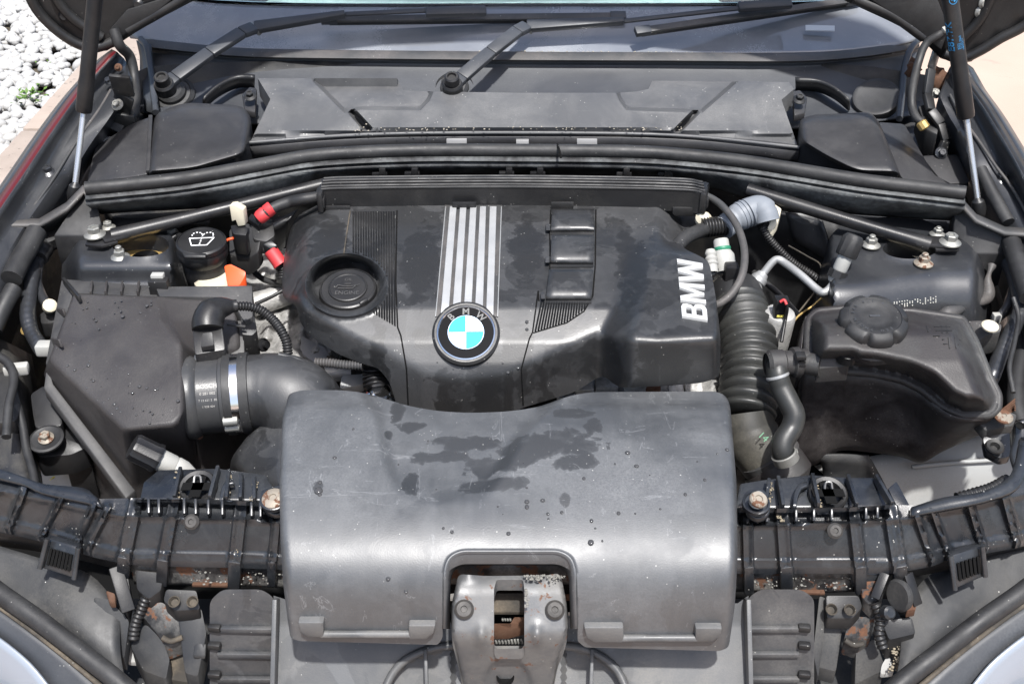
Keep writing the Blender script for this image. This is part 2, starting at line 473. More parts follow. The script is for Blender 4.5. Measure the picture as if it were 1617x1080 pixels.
M['snorkel'] = grime('intake_plastic', (.062, .066, .071), .49, .5, dustcol=(.2, .205, .21), wet=.22, wetscale=6, wl_=.56, scratch=.8, specks=.5, pscale=7, spec=1.0, streak=.10,
   blobs=[(628, 655, .8, 13, 15), (648, 677, .8, 26, 9), (614, 690, .8, 7, 8), (690, 722, .8, 60, 9), (648, 764, .8, 15, 20), (742, 702, .8, 52, 11), (862, 716, .8, 88, 22), (935, 688, .8, 15, 15), (800, 738, .8, 70, 17), (905, 668, .8, 40, 10), (893, 805, .79, 9, 9), (778, 770, .8, 62, 10), (503, 775, .8, 8, 7), (900, 740, .8, 40, 12)])
M['grey_plastic'] = grime('front_panel_plastic', (.120, .124, .129), .45, .5, dustcol=(.24, .225, .2), wet=.35, wetscale=9, specks=.5)
M['louvre'] = grime('louvre_plastic', (.062, .065, .071), .42, .5, dustcol=(.2, .19, .175), wet=.4, wetscale=14, specks=.5)
M['airbox'] = grime('airbox_plastic', (.043, .039, .039), .5, .15, specks=.15, bump=.4, wet=0)
M['airbox_tray'] = grime('airbox_tray_plastic', (.05, .05, .052), .55, .3, specks=.3)
M['tank'] = grime('tank_plastic', (.030, .026, .026), .5, .4, dustcol=(.10, .11, .105), specks=.25, bump=.3)
M['tank_shaded'] = grime('tank_plastic_shaded', (.024, .020, .020), .5, .6, dustcol=(.12, .11, .105), specks=.35, bump=.3, pscale=22)  # same tank plastic darkened, the walls' shade put into its colour
M['carrier'] = grime('carrier_plastic', (.018, .0205, .0255), .28, .25, dustcol=(.12, .125, .125), specks=.8, spec=.6, wet=.3, wetscale=20)
M['carrier_worn'] = grime('carrier_worn_metal', (.02, .02, .021), .45, .75, dustcol=(.3, .29, .27), specks=1, rust=.3, pscale=30)
M['black'] = grime('black_plastic', (.015, .015, .016), .42, .2, dustcol=(.12, .115, .105), specks=.35)
M['black_clean'] = grime('black_plastic_clean', (.012, .012, .0135), .36, .12, specks=.2, spec=.36)
M['cowl'] = grime('cowl_plastic', (.050, .054, .062), .44, .35, dustcol=(.14, .145, .15), specks=.3, pscale=6)
M['filter'] = grime('filter_housing_plastic', (.100, .102, .106), .44, .5, dustcol=(.26, .255, .245), specks=.9, scratch=.35, pscale=9)
M['side_cover'] = grime('side_cover_plastic', (.034, .034, .037), .42, .25, dustcol=(.13, .125, .12), specks=.35)
M['rubber'] = grime('rubber', (.020, .020, .021), .55, .3, dustcol=(.12, .12, .118), specks=.3, pscale=20)
M['rubber_grey'] = grime('dusty_rubber', (.06, .061, .062), .5, .5, dustcol=(.19, .165, .15), specks=.4)
M['bulkhead'] = grime('bulkhead_panel', (.026, .0265, .028), .6, 1.0, dustcol=(.17, .18, .18), specks=.5, pscale=26, grain=160)
M['paint'] = grime('dark_body_paint', (.040, .0425, .048), .36, .35, dustcol=(.12, .12, .12), specks=.3, metal=.25, coat=.4, pscale=10)
M['paint_in'] = grime('inner_body_paint', (.018, .019, .022), .5, .6, dustcol=(.13, .12, .1), specks=.5, pscale=18)
M['mud'] = grime('dirty_inner_body', (.05, .044, .036), .85, .8, dustcol=(.25, .2, .14), specks=.6, pscale=22)
M['red_reflection'] = plain('red_edge_reflection', (.075, .006, .008), .35)  # red reflection painted as the left fender edge's colour
M['zinc'] = grime('zinc_plating', (.30, .30, .28), .5, .6, dustcol=(.16, .145, .12), specks=0, metal=.75, bump=.1)
M['alu'] = grime('brushed_aluminium', (.42, .425, .425), .5, .1, specks=0, metal=.55, bump=.08, var=.05, stretch=(1, 1, 1))
M['alu_pipe'] = grime('dull_aluminium_pipe', (.33, .335, .335), .5, .4, dustcol=(.26, .26, .25), specks=.1, metal=.5)
M['cast'] = grime('cast_aluminium', (.38, .375, .36), .55, 1.0, dustcol=(.07, .065, .06), specks=.4, metal=.4, pscale=40, bump=.7, grain=200)
M['cast_dark'] = grime('dark_casting', (.09, .085, .08), .6, .8, dustcol=(.02, .02, .02), specks=.3, metal=.3, pscale=40)
M['rust'] = grime('rusted_steel', (.2, .17, .15), .8, .3, specks=0, rust=.75, metal=.3)
M['rust_bolt'] = grime('rusty_zinc', (.24, .21, .17), .6, .3, specks=0, rust=.42, metal=.4)
M['copper_rust'] = grime('orange_rust', (.11, .048, .024), .9, .6, dustcol=(.14, .09, .06), specks=0, pscale=60)
M['white'] = grime('white_plastic', (.29, .29, .275), .5, .35, dustcol=(.35, .33, .28), specks=0)
M['cream'] = grime('cream_plastic', (.5, .46, .36), .5, .3, dustcol=(.35, .3, .2), specks=0)
M['liner'] = grime('pale_liner_plastic', (.30, .305, .30), .55, .5, dustcol=(.2, .18, .15), specks=.4, pscale=9)
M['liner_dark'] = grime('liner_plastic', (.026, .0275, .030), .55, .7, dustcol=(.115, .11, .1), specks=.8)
M['red'] = plain('red_terminal_cap', (.42, .032, .036), .55)
M['orange'] = plain('orange_plastic', (.75, .085, .02), .45)
M['bluegrey'] = grime('blue_grey_rubber', (.155, .17, .19), .55, .3, dustcol=(.4, .4, .4), specks=.1)
M['hose'] = grime('hose_rubber', (.034, .035, .034), .42, .4, dustcol=(.12, .12, .105), specks=.3)
M['hose_brown'] = grime('dusty_olive_hose', (.042, .041, .036), .5, .6, dustcol=(.19, .175, .14), specks=.3)
M['ink_white'] = plain('white_print', (.8, .8, .8), .6)
M['ink_grey'] = plain('grey_print', (.3, .29, .27), .6)
M['ink_blue'] = plain('blue_print', (.02, .17, .36), .6)
M['badge_blue'] = plain('badge_blue', (.004, .25, .44), .5, spec=.25)
M['badge_white'] = plain('badge_white', (.62, .63, .64), .5, spec=.25)
M['badge_black'] = plain('badge_black', (.003, .003, .004), .5, spec=.05)
M['badge_letter'] = plain('badge_letter', (.10, .10, .097), .6)
M['chrome'] = plain('chrome', (.72, .72, .73), .16, 1)
M['silver'] = plain('silver_letter', (.5, .5, .49), .45, .3)
M['brass'] = grime('brass', (.55, .38, .14), .4, .2, specks=0, metal=.7)
M['yellow'] = plain('yellow_plastic', (.6, .52, .1), .5)
M['green'] = plain('green_ring', (.02, .16, .09), .5)
M['slot_grey'] = plain('slot_grey', (.2, .2, .2), .5)
M['void'] = plain('void_shade', (.006, .006, .006), .9, spec=.1)  # shade of grooves, holes and the bay floor painted as near-black
def glass_mat():
    m, n, l, p = nm('windscreen_glass')
    p.inputs['Base Color'].default_value = (.75, .85, .85, 1); p.inputs['Roughness'].default_value = .03
    p.inputs['Transmission Weight'].default_value = 1; p.inputs['IOR'].default_value = 1.45
    return m
M['glass'] = glass_mat()
M['frit'] = grime('ceramic_band_sky_tint', (.145, .153, .168), .06, .9, dustcol=(.25, .262, .28), specks=.35, pscale=7, bump=0, spec=.9)  # sky reflection put into the pale base and dust colours
def lens_mat():
    m, n, l, p = nm('headlamp_lens')
    p.inputs['Base Color'].default_value = (.20, .225, .26, 1); p.inputs['Roughness'].default_value = .22
    p.inputs['Coat Weight'].default_value = .6; p.inputs['Coat Roughness'].default_value = .05
    return m
M['lens'] = lens_mat()
def drop_mat():
    m, n, l, p = nm('water')
    p.inputs['Base Color'].default_value = (.05, .05, .052, 1); p.inputs['Roughness'].default_value = .1
    p.inputs['IOR'].default_value = 1.33
    return m
M['water'] = drop_mat()
# ------------------------------------------------------------------ the setting: ground, kerb, pebbles
def ground_mat():
    m, n, l, p = nm('tan_paving')
    g = n.new('ShaderNodeNewGeometry'); pos = g.outputs['Position']
    c = mixc(n, l, noise(n, l, pos, 2.2, 6), (.30, .225, .175), (.40, .31, .25))
    c = mixc(n, l, ramp(n, l, noise(n, l, pos, 7, 5, .6), [(.62, 0.0), (.7, .5)]), c, (.25, .18, .15))
    l.new(c, p.inputs['Base Color']); p.inputs['Roughness'].default_value = .9
    b = n.new('ShaderNodeBump'); b.inputs['Strength'].default_value = .3; b.inputs['Distance'].default_value = .004
    l.new(noise(n, l, pos, 160, 4), b.inputs['Height']); l.new(b.outputs[0], p.inputs['Normal'])
    return m
def kerb_mat():
    m, n, l, p = nm('weathered_concrete')
    g = n.new('ShaderNodeNewGeometry'); pos = g.outputs['Position']
    c = mixc(n, l, noise(n, l, pos, 6, 7, .65), (.20, .16, .13), (.38, .315, .265))
    c = mixc(n, l, ramp(n, l, noise(n, l, pos, 38, 6, .7), [(.6, 0.0), (.68, .9)]), c, (.08, .07, .06))
    l.new(c, p.inputs['Base Color']); p.inputs['Roughness'].default_value = .9
    return m
def pebble_mat():
    m, n, l, p = nm('white_pebble')
    g = n.new('ShaderNodeNewGeometry'); pos = g.outputs['Position']
    c = mixc(n, l, noise(n, l, pos, 14, 4), (.25, .246, .235), (.42, .415, .40))
    l.new(c, p.inputs['Base Color']); p.inputs['Roughness'].default_value = .75
    return m
gnd = raw('ground', [(-40, -30, 0), (40, -30, 0), (40, 60, 0), (-40, 60, 0)], [(0, 1, 2, 3)], ground_mat())
tag(gnd, 'tan paving the car stands on', kind='structure')
ka, kb = W(-30, 275, .06), W(135, 92, .06)
kd = (kb - ka).normalized(); kn = Vector((-kd.y, kd.x, 0))            # kn points left, to the pebbles
k0, k1 = ka - kd*3, kb + kd*6
kw = .42
bm = bmesh.new(); nseg = 9
for i in range(nseg):
    a, b = k0.lerp(k1, i/nseg) + kd*.006, k0.lerp(k1, (i+1)/nseg) - kd*.006
    slab_bm(bm, [Vector((q.x, q.y, .06 + .002*(i % 2))) for q in (a, b, b - kn*kw, a - kn*kw)], .07)
kerb = fin('kerb', bm, kerb_mat(), bev=.008); tag(kerb, 'weathered stone kerb between the pebbles and the car', kind='structure')
soil = raw('soil', [Vector((q.x, q.y, .006)) for q in (k0, k1, k1 + kn*6, k0 + kn*6)], [(0, 1, 2, 3)], plain('dark_soil', (.06, .05, .035), .95))
tag(soil, 'dark soil under the white pebbles', kind='structure')
def icos(sub):
    bm = bmesh.new(); bmesh.ops.create_icosphere(bm, subdivisions=sub, radius=1)
    bm.verts.ensure_lookup_table(); v = np.array([x.co[:] for x in bm.verts]); f = np.array([[q.index for q in x.verts] for x in bm.faces]); bm.free()
    return v, f
iv, jf = icos(2)
def pebbles(count, umin, umax, vmin, vmax, zb, smin=.016, smax=.028):
    V = []; F = []; off = 0
    for i in range(count):
        u, v = rng.uniform(umin, umax), rng.uniform(vmin, vmax)
        c = ka + kd*u + kn*v
        s = rng.uniform(smin, smax); sc = np.array([s*rng.uniform(1, 1.45), s*rng.uniform(.8, 1.05), s*rng.uniform(.55, .8)])
        a = rng.uniform(0, 6.3); t1, t2 = rng.normal(0, .3, 2)
        p = iv*(1 + .10*np.sin(iv*2.3 + rng.uniform(0, 6, 3)).sum(1, keepdims=True)/1.5)*sc
        ca, sa = math.cos(a), math.sin(a); p = p @ np.array([[ca, sa, 0], [-sa, ca, 0], [0, 0, 1]])
        p = p @ np.array([[1, 0, t1], [0, 1, t2], [-t1, -t2, 1]])
        V.append(p + np.array([c.x, c.y, zb + rng.uniform(0, .022)])); F.append(jf + off); off += len(iv)
    return V, F
V1, F1 = pebbles(5200, -.35, 2.9, .0, 1.5, .022)
n1 = sum(len(v) for v in V1)
me = bpy.data.meshes.new('white_pebbles'); me.from_pydata(np.concatenate(V1).tolist(), [], np.concatenate(F1).tolist()); shade(me, None)
peb = link('white_pebbles', me, pebble_mat()); tag(peb, 'bed of smooth white pebbles beside the kerb', kind='stuff')
weed_mat = plain('weed_leaf', (.075, .14, .02), .6)
for (px, py, s, lab) in ((46, 160, .075, 'largest green weed sprouting among the white pebbles'), (78, 105, .035, 'small weed beside the upper part of the stone kerb'),
                         (72, 162, .04, 'small weed just right of the largest weed'), (14, 208, .04, 'weed in the pebbles nearest the left picture edge')):
    c = W(px, py, .03); vv = []; ff = []
    for k in range(46):
        a = rng.uniform(0, 6.28); r = abs(rng.normal(0, .6))*s; h = rng.uniform(.1, .55)*s; b = c + Vector((math.cos(a)*r, math.sin(a)*r, h*.6))
        t = Vector((math.cos(a + rng.normal(0, .8)), math.sin(a + rng.normal(0, .8)), rng.uniform(.0, .6))).normalized()*s*rng.uniform(.25, .5)
        w = t.cross(Vector((0, 0, 1))).normalized()*s*.1
        if not vv: vv.append(c)
        i0 = len(vv); vv += [b, b + t*.5 + w, b + t, b + t*.5 - w, b + Vector((.0012, 0, 0))]; ff += [(i0, i0+1, i0+2, i0+3), (0, i0, i0+4)]
    tag(raw('weed', vv, ff, weed_mat, sharp=None), lab, 'weed', 'weeds in the pebble bed')

# ------------------------------------------------------------------ car body
body = thing('car_body', 'dark car body shell with fenders, strut towers and inner bay panels', 'car body', (0, .5, 0))
# floor of the bay
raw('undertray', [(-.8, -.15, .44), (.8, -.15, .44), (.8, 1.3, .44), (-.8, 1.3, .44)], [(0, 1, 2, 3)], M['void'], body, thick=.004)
# fenders and inner wings
LF = [[(176, 78, 1.0), (125, 133, .97), (78, 195, .945), (20, 280, .915), (-60, 395, .88), (-200, 600, .82)],
      [(184, 82, 1.003), (134, 137, .974), (88, 199, .949), (31, 284, .919), (-48, 400, .884), (-188, 605, .822)],
      [(191, 90, .985), (146, 146, .957), (101, 207, .933), (46, 291, .903), (-30, 402, .868), (-165, 603, .808)],
      [(200, 100, .978), (158, 155, .95), (114, 216, .925), (64, 295, .893), (-8, 402, .858), (-120, 602, .80)],
      [(206, 122, .975), (178, 177, .945), (137, 234, .915), (95, 305, .88), (32, 404, .845), (-60, 604, .79)],
      [(212, 150, .90), (192, 200, .87), (152, 265, .84), (116, 335, .79), (62, 424, .75), (-10, 612, .69)]]
sheet('fender_edge', [LF[0], LF[1]], M['red_reflection'], body, nu=4, nv=1, thick=.002)['label'] = 'outer edge of the left fender with a red reflection painted in'
def flank(row, s):
    rows = [W3(row)]
    for dx, dz in ((.035, -.03), (.07, -.12), (.09, -.35), (.08, -.62)): rows.append([Vector((p.x + s*dx, p.y, p.z + dz)) for p in rows[0]])
    return rows
sheet('fender', flank(LF[0], -1), M['paint'], body, nu=4, nv=3, thick=.0015)
sheet('inner_wing', LF[1:], M['paint'], body, nu=4, nv=2, thick=.002)
RF = [[(1516, 92, 1.0), (1534, 124, .98), (1562, 163, .965), (1588, 205, .95), (1618, 257, .93), (1680, 372, .89), (1800, 600, .82)],
      [(1508, 98, 1.003), (1526, 130, .984), (1553, 168, .969), (1579, 210, .954), (1609, 262, .934), (1670, 377, .892), (1788, 604, .822)],
      [(1502, 106, .985), (1518, 142, .967), (1543, 178, .952), (1567, 220, .936), (1597, 270, .916), (1655, 380, .876), (1765, 604, .808)],
      [(1493, 125, .97), (1509, 158, .955), (1532, 190, .942), (1556, 232, .925), (1588, 280, .903), (1640, 384, .862), (1730, 604, .80)],
      [(1484, 150, .965), (1498, 180, .947), (1517, 212, .93), (1536, 258, .912), (1562, 305, .885), (1604, 400, .845), (1670, 606, .79)],
      [(1478, 180, .89), (1488, 215, .87), (1502, 250, .85), (1520, 292, .83), (1540, 340, .79), (1572, 425, .75), (1620, 612, .69)]]
sheet('fender', flank(RF[0], 1), M['paint'], body, nu=4, nv=3, thick=.0015)
sheet('fender_edge', [RF[0], RF[1]], M['black_clean'], body, nu=4, nv=1, thick=.002)
sheet('inner_wing', RF[1:], M['paint'], body, nu=4, nv=2, thick=.002)
# weld seams and bolts on the wings
tube('seam', [(188, 118, .972), (160, 168, .95), (120, 225, .925), (78, 292, .896), (20, 372, .862)], .0022, M['rubber_grey'], body)
tube('seam', [(1500, 150, .967), (1522, 190, .948), (1547, 225, .934), (1572, 262, .918), (1600, 300, .9), (1640, 372, .872)], .0022, M['rubber_grey'], body)
for (px, py, z) in ((76, 273, .898), (1580, 285, .897)): bolt(W(px, py, z + .003), .012, M['paint'], body, (0, -.2, 1))
# aprons: lower side panels, muddy
sheet('apron', [[(212, 150, .90), (150, 262, .85), (112, 335, .79), (62, 424, .75), (-20, 612, .69)],
                [(215, 200, .80), (165, 300, .76), (140, 360, .72), (105, 455, .66), (60, 640, .58)],
                [(230, 230, .62), (190, 350, .58), (170, 420, .54), (150, 520, .5), (140, 720, .45)]], M['mud'], body, nu=3, nv=3)
sheet('apron', [[(1478, 180, .89), (1504, 252, .85), (1541, 342, .79), (1573, 427, .75), (1640, 612, .69)],
                [(1470, 230, .80), (1485, 300, .76), (1500, 370, .72), (1540, 460, .66), (1585, 640, .58)],
                [(1450, 260, .62), (1450, 350, .58), (1460, 430, .54), (1480, 520, .5), (1500, 720, .45)]], M['paint_in'], body, nu=3, nv=3)
# firewall and scuttle behind everything
sheet('firewall', [[(140, 300, .84), (400, 285, .84), (820, 262, .84), (1200, 285, .84), (1490, 320, .84)],
                   [(170, 360, .80), (420, 330, .78), (820, 300, .78), (1200, 330, .78), (1470, 370, .8)],
                   [(180, 600, .44), (430, 570, .44), (820, 560, .44), (1200, 570, .44), (1450, 600, .44)]], M['paint_in'], body, nu=4, nv=3)
sheet('scuttle', [[(200, 120, .93), (300, 100, .94), (820, 96, .94), (1300, 100, .94), (1470, 120, .93)],
                  [(190, 190, .87), (300, 180, .87), (820, 175, .87), (1300, 180, .87), (1480, 190, .87)],
                  [(140, 300, .84), (300, 290, .84), (820, 262, .84), (1300, 290, .84), (1520, 310, .84)]], M['paint_in'], body, nu=3, nv=2)
# strut towers
eL = [(222 + 45*math.cos(a), 387 + 19*math.sin(a)) for a in np.linspace(0, 2*math.pi, 28, endpoint=False)]
oL = rnd([(96, 452), (98, 412), (112, 385), (140, 360), (180, 343), (265, 348), (290, 372), (290, 430), (262, 456)], 14)
def hL(x, y):
    z = .853 - .030*smooth(405, 456, y)**1.3 - .035*smooth(128, 96, x) + .004*np.exp(-(sd(x, y, eL)/5)**2)
    return z - .03*smooth(268, 290, x)
field('strut_tower', oL, hL, M['paint'], body, step=6, holes=[eL], skirt=.12)
eR = [(1437 + 43*math.cos(a), 393 + 16*math.sin(a)) for a in np.linspace(0, 2*math.pi, 28, endpoint=False)]
oR = rnd([(1296, 425), (1310, 372), (1340, 347), (1440, 340), (1512, 368), (1548, 405), (1566, 470), (1566, 530), (1470, 530), (1380, 520), (1310, 500), (1290, 460)], 12)
def hR(x, y):
    edge = 428 + .06*(1437 - x)*0 + 18*smooth(1500, 1330, x)
    t = np.clip((y - edge)/92, 0, 1)
    z = .853 - .066*t**1.35 - .05*smooth(1318, 1290, x) - .05*smooth(1535, 1568, x)
    return z + .004*np.exp(-(sd(x, y, eR)/5)**2)
field('strut_tower', oR, hR, M['paint'], body, step=6, holes=[eR], skirt=.14)
for (cx, cy, col) in ((222, 387, M['brass']), (1437, 393, M['cream'])):
    c = W(cx, cy, .853)
    lathe('strut_mount', c - Vector((0, 0, .045)), (0, 0, 1), [(0, 0), (.012, .0), (.014, .012), (.027, .014), (.031, .004), (.044, .0), (.045, .04)], M['cast_dark'], body, 28)
    lathe('mount_ring', c - Vector((0, -.008, .022)), (0, 0, 1), [(.018, 0), (.034, .002), (.036, -.003)], col, body, 28)
# embossed chassis number dots on the right tower
vv = []; ff = []
for i in range(17):
    for k in range(5):
        if rng.random() < .45: continue
        px = 1412 + i*4.1; py = 478 - i*.55 + k*2.1
        c = Wn(np.array([px]), np.array([py]), hR(np.array([px]), np.array([py])))[0]
        b = len(vv); s = .0011
        vv += [Vector(c) + Vector(q) for q in ((-s, 0, .0006), (0, -s, .0), (s, 0, .0006), (0, s, .001), (0, -.0004, .0016))]
        ff += [(b, b+1, b+4), (b+1, b+2, b+4), (b+2, b+3, b+4), (b+3, b, b+4)]
o = raw('stamped_number', vv, ff, M['zinc'], body, sharp=None); o['label'] = 'row of small stamped dots on the right strut tower'
# seam sealer at the foot of the right tower
tube('sealer', [(1440, 506, .812), (1470, 505, .812), (1482, 497, .818), (1500, 494, .82), (1530, 484, .81), (1558, 470, .80), (1560, 440, .82), (1566, 420, .83)], lambda t: .006 + .003*math.sin(t*19), M['rubber_grey'], body)
# tower nuts
for (px, py, z, r, st) in ((150, 372, .868, .0142, 0), (190, 407, .851, .0125, .9), (171, 360, .858, .010, .6), (272, 372, .846, .011, .5),
                           (1500, 384, .868, .0142, 0), (1375, 388, .856, .0125, .8), (1480, 371, .858, .0105, .7), (1458, 417, .855, .0125, .8)):
    bolt(W(px, py, z), r, M['zinc'] if px != 1458 else M['rust_bolt'], body, stud=st, flange=1.0)
for (px, py, z, r) in ((1327, 452, .815, .009), (1308, 443, .81, .006)):
    lathe('plug', W(px, py, z), (-.5, -.6, .6), [(r*1.2, 0), (r*1.2, .002), (r*.5, .004), (r*.35, .007), (0, .007)], M['white'], body, 18)
lathe('plug', W(1415, 513, .76), (.1, -.3, 1), [(.012, 0), (.012, .003), (0, .003)], M['black'], body, 18)
# sheet-metal corner brackets between towers and bulkhead
slab('corner_panel', [(166, 330, .845), (330, 325, .85), (330, 345, .845), (185, 350, .845)], .01, M['paint_in'], body)
slab('corner_panel', [(1330, 332, .85), (1500, 338, .85), (1500, 368, .845), (1420, 366, .845), (1335, 352, .845)], .01, M['paint'], body)
sheet('gusset', [[(1282, 335, .85), (1335, 330, .855), (1345, 372, .845)], [(1275, 420, .77), (1318, 380, .8), (1330, 395, .79)]], M['mud'], body)
# ------------------------------------------------------------------ windscreen
ws = thing('windscreen', 'slanted glass windscreen with black lower band behind the wipers', 'windscreen', (0, 1.0, .95))
G = [[(205, 60, .958), (400, 80, .952), (820, 86, .95), (1250, 86, .952), (1400, 74, .956), (1465, 58, .962)],
     [(195, 38, .975), (400, 58, .966), (820, 62, .964), (1250, 60, .966), (1410, 48, .972), (1475, 34, .978)],
     [(185, 14, .992), (400, 32, .985), (820, 36, .983), (1250, 32, .984), (1420, 20, .990), (1485, 8, .996)],
     [(170, -12, 1.01), (400, 9, 1.0), (820, 11, 1.0), (1250, 9, 1.0), (1430, -6, 1.008), (1500, -20, 1.014)]]
sheet('black_band', G, M['frit'], ws, nu=5, nv=4, thick=.003)
gl = [G[3], [(160, -60, 1.045), (400, -45, 1.04), (820, -42, 1.038), (1250, -45, 1.04), (1440, -55, 1.045), (1510, -70, 1.05)],
      [(100, -300, 1.24), (400, -290, 1.23), (820, -285, 1.225), (1250, -290, 1.23), (1480, -300, 1.24), (1560, -310, 1.245)]]
sheet('pane', gl, M['glass'], ws, nu=5, nv=3, thick=.004)
ss = sheet('sun_shade', [[(430, 16, .975), (760, 18, .973), (1130, 16, .975)], [(420, -20, 1.0), (760, -18, 1.0), (1140, -20, 1.0)], [(400, -200, 1.12), (760, -200, 1.12), (1180, -200, 1.12)]], plain('pale_shade', (.62, .72, .72), .7), nv=2)
tag(ss, 'pale panel lying inside behind the windscreen glass', 'sun shade')
db = sheet('dashboard', [[(180, 40, .93), (820, 46, .92), (1480, 40, .93)], [(160, 0, .955), (820, 4, .95), (1500, 0, .955)], [(100, -250, 1.08), (820, -250, 1.08), (1560, -250, 1.08)]], M['black'], nv=2)
tag(db, 'dark dashboard behind the windscreen glass', 'dashboard')
# pale label strip on the glass
slab('sticker', [(1272, 40, .983), (1318, 41, .983), (1318, 49, .978), (1272, 48, .978)], .0012, plain('sticker_pale', (.42, .45, .48), .5), ws, bev=0)['label'] = 'small pale sticker low on the glass'
# ------------------------------------------------------------------ cowl panel
cw = thing('cowl_panel', 'dark grey plastic cowl panel running under the windscreen', 'cowl panel', (0, .95, .88))
xs = [222, 300, 400, 600, 820, 1050, 1250, 1350, 1420, 1452]
top = [62, 71, 79, 82, 84, 85, 86, 80, 70, 62]
def crow(dy, z): return [(x, t + dy, z) for x, t in zip(xs, top)]
sheet('trim_lip', [crow(-2, .957), crow(0, .957), crow(11, .950), crow(14, .944)], M['rubber_grey'], cw, nu=3, nv=2, thick=.003)
sheet('panel', [crow(12, .945), crow(22, .934), crow(50, .915), crow(85, .895), crow(118, .885)], M['cowl'], cw, nu=3, nv=4, thick=.003)
# end ridges
for pts in ([(222, 62, .962), (232, 76, .957), (238, 110, .935), (243, 150, .92), (246, 178, .91)], [(1452, 62, .962), (1437, 80, .957), (1428, 110, .938), (1424, 150, .92), (1420, 188, .905)]):
    tube('end_ridge', pts, .0055, M['cowl'], cw, n=8)
sheet('end_plate', [[(215, 64, .957), (222, 100, .93), (228, 175, .90)], [(238, 70, .957), (240, 110, .935), (246, 180, .905)]], M['cowl'], cw)
# round grommet and clip
c = W(1384, 155, .912)
lathe('grommet', c, (-.25, -.45, .85), [(.036, -.012), (.0375, 0), (.0365, .0035), (.033, .0045), (.030, .0035), (0, .0035)], M['rubber'], cw, 40)
lathe('clip', W(824, 138, .905), (0, -.8, .6), [(.024, -.01), (.024, .001), (.020, .003), (0, .003)], M['cowl'], cw, 32)
bar('clip_rib', W(826, 128, .913), W(826, 140, .905), .003, .006, M['cowl'], cw, up=(0, -.8, .6))
# ------------------------------------------------------------------ wipers
def wiper(label, piv, elbow, mid, tip, blade0, blade1, base):
    t = thing('wiper', label, 'wiper', W(*base), 'windscreen wipers')
    b = W(*base); p = W(*piv)
    lathe('pivot_base', b, (0, -.55, .83), [(.036, -.012), (.036, -.002), (.031, .003), (.029, .001), (.024, .002), (.023, .008), (.018, .012), (0, .012)], M['rubber'], t, 32)
    lathe('pivot_nut', p, (0, -.45, .9), [(.016, -.018), (.016, -.003), (.0135, 0), (.0115, .0), (.0115, .013), (.0095, .0145), (.007, .0145), (.006, .011), (0, .011)], M['black_clean'], t, 24)
    e = W(*elbow); n = Vector((0, -.55, .83))
    bm = bmesh.new(); d = e - p
    st = [p + d*.02 - n*.006, p + d*.12 - n*.004, p + d*.5 + n*.004, p + d*.86 + n*.006, e]
    for k in range(len(st)-1): bar_bm(bm, st[k], st[k+1], (.024, .022, .021, .021)[k], .011, n, (.022, .021, .021, .022)[k])
    fin('arm_base', bm, M['cowl'], t, bev=.0025)
    bm = bmesh.new(); m = W(*mid); q = W(*tip)
    bar_bm(bm, e, m, .020, .012, n, .010); fin('arm_head', bm, M['cowl'], t, bev=.002)
    bar('arm_rod', m, q, .008, .004, M['cowl'], t, up=n)
    lathe('hinge_pin', e - n*.004, d.cross(n), [(.0055, -.0115), (.0055, .0115), (0, .0115)], M['zinc'], t, 14)
    b0, b1 = W(*blade0), W(*blade1); dd = (b1 - b0)
    bar('blade_rubber', b0 - n*.006, b1 - n*.006, .006, .010, M['rubber'], t, up=n)
    bar('blade_spine', b0 + n*.002 + dd*.02, b1 + n*.002 - dd*.02, .012, .005, M['rubber_grey'], t, up=n)
    for k, pp in ((0, b0), (1, b1)): bar('blade_end_cap', pp + n*.001 - dd.normalized()*.012, pp + n*.001 + dd.normalized()*.014, .015, .010, M['cowl'], t, up=n)
    return t, n
t, n = wiper('wiper on the left, its arm pivoting beside the left hinge', (258, 131, .955), (402, 44, .995), (545, 23, 1.008), (700, 16, 1.012), (519, 32, .995), (975, 27, .992), (272, 148, .905))
bar('blade_bracket', W(672, 20, 1.012), W(768, 18, 1.012), .017, .011, M['cowl'], t, up=n, bev=.003)
t, n = wiper('wiper in the middle, its arm pivoting above the cabin filter housing', (714, 131, .955), (832, 42, .993), (985, 34, 1.0), (1180, 12, 1.014), (1014, 50, .988), (1345, 2, 1.008), (718, 141, .91))
bar('blade_bracket', W(1165, 12, 1.014), W(1250, 6, 1.017), .017, .011, M['cowl'], t, up=n, bev=.003)

# ------------------------------------------------------------------ hood standing open, seen only at its rear corners
hood = thing('hood', 'open black hood, only its two rear corners showing at the top', 'hood', (0, .86, 1.0))
ho = [(30, -40), (50, 0), (72, 30), (100, 56), (126, 70), (150, 78), (170, 76), (190, 64), (214, 48), (252, 26), (306, -2), (420, -90), (600, -150), (820, -165), (1050, -150), (1220, -88),
      (1334, -2), (1400, 28), (1440, 48), (1462, 66), (1484, 88), (1512, 96), (1533, 93), (1548, 80), (1582, 64), (1618, 44), (1670, 0), (1690, -60), (1690, -620), (820, -700), (-60, -620), (-60, -120)]
def hplace(x, y):
    yy = .885 + (y - 80)*.00004 - .10*((x - 820)/820)**2
    u = (x - 808.5)/FPX; v = (540 - y)/FPX; dy = cp + v*sp; dz = -sp + v*cp; t = (yy - CAM.y)/dy
    return np.stack([t*u, yy, CAM.z + t*dz], -1)
o = field('hood_panel', ho, None, M['black'], hood, step=22, skirt=0, place=hplace)
s = o.modifiers.new('thickness', 'SOLIDIFY'); s.thickness = .022; s.offset = 0
def hp(px, py, d=0):
    q = hplace(np.array([float(px)]), np.array([float(py)]))[0]; return Vector((q[0], q[1] - d, q[2]))
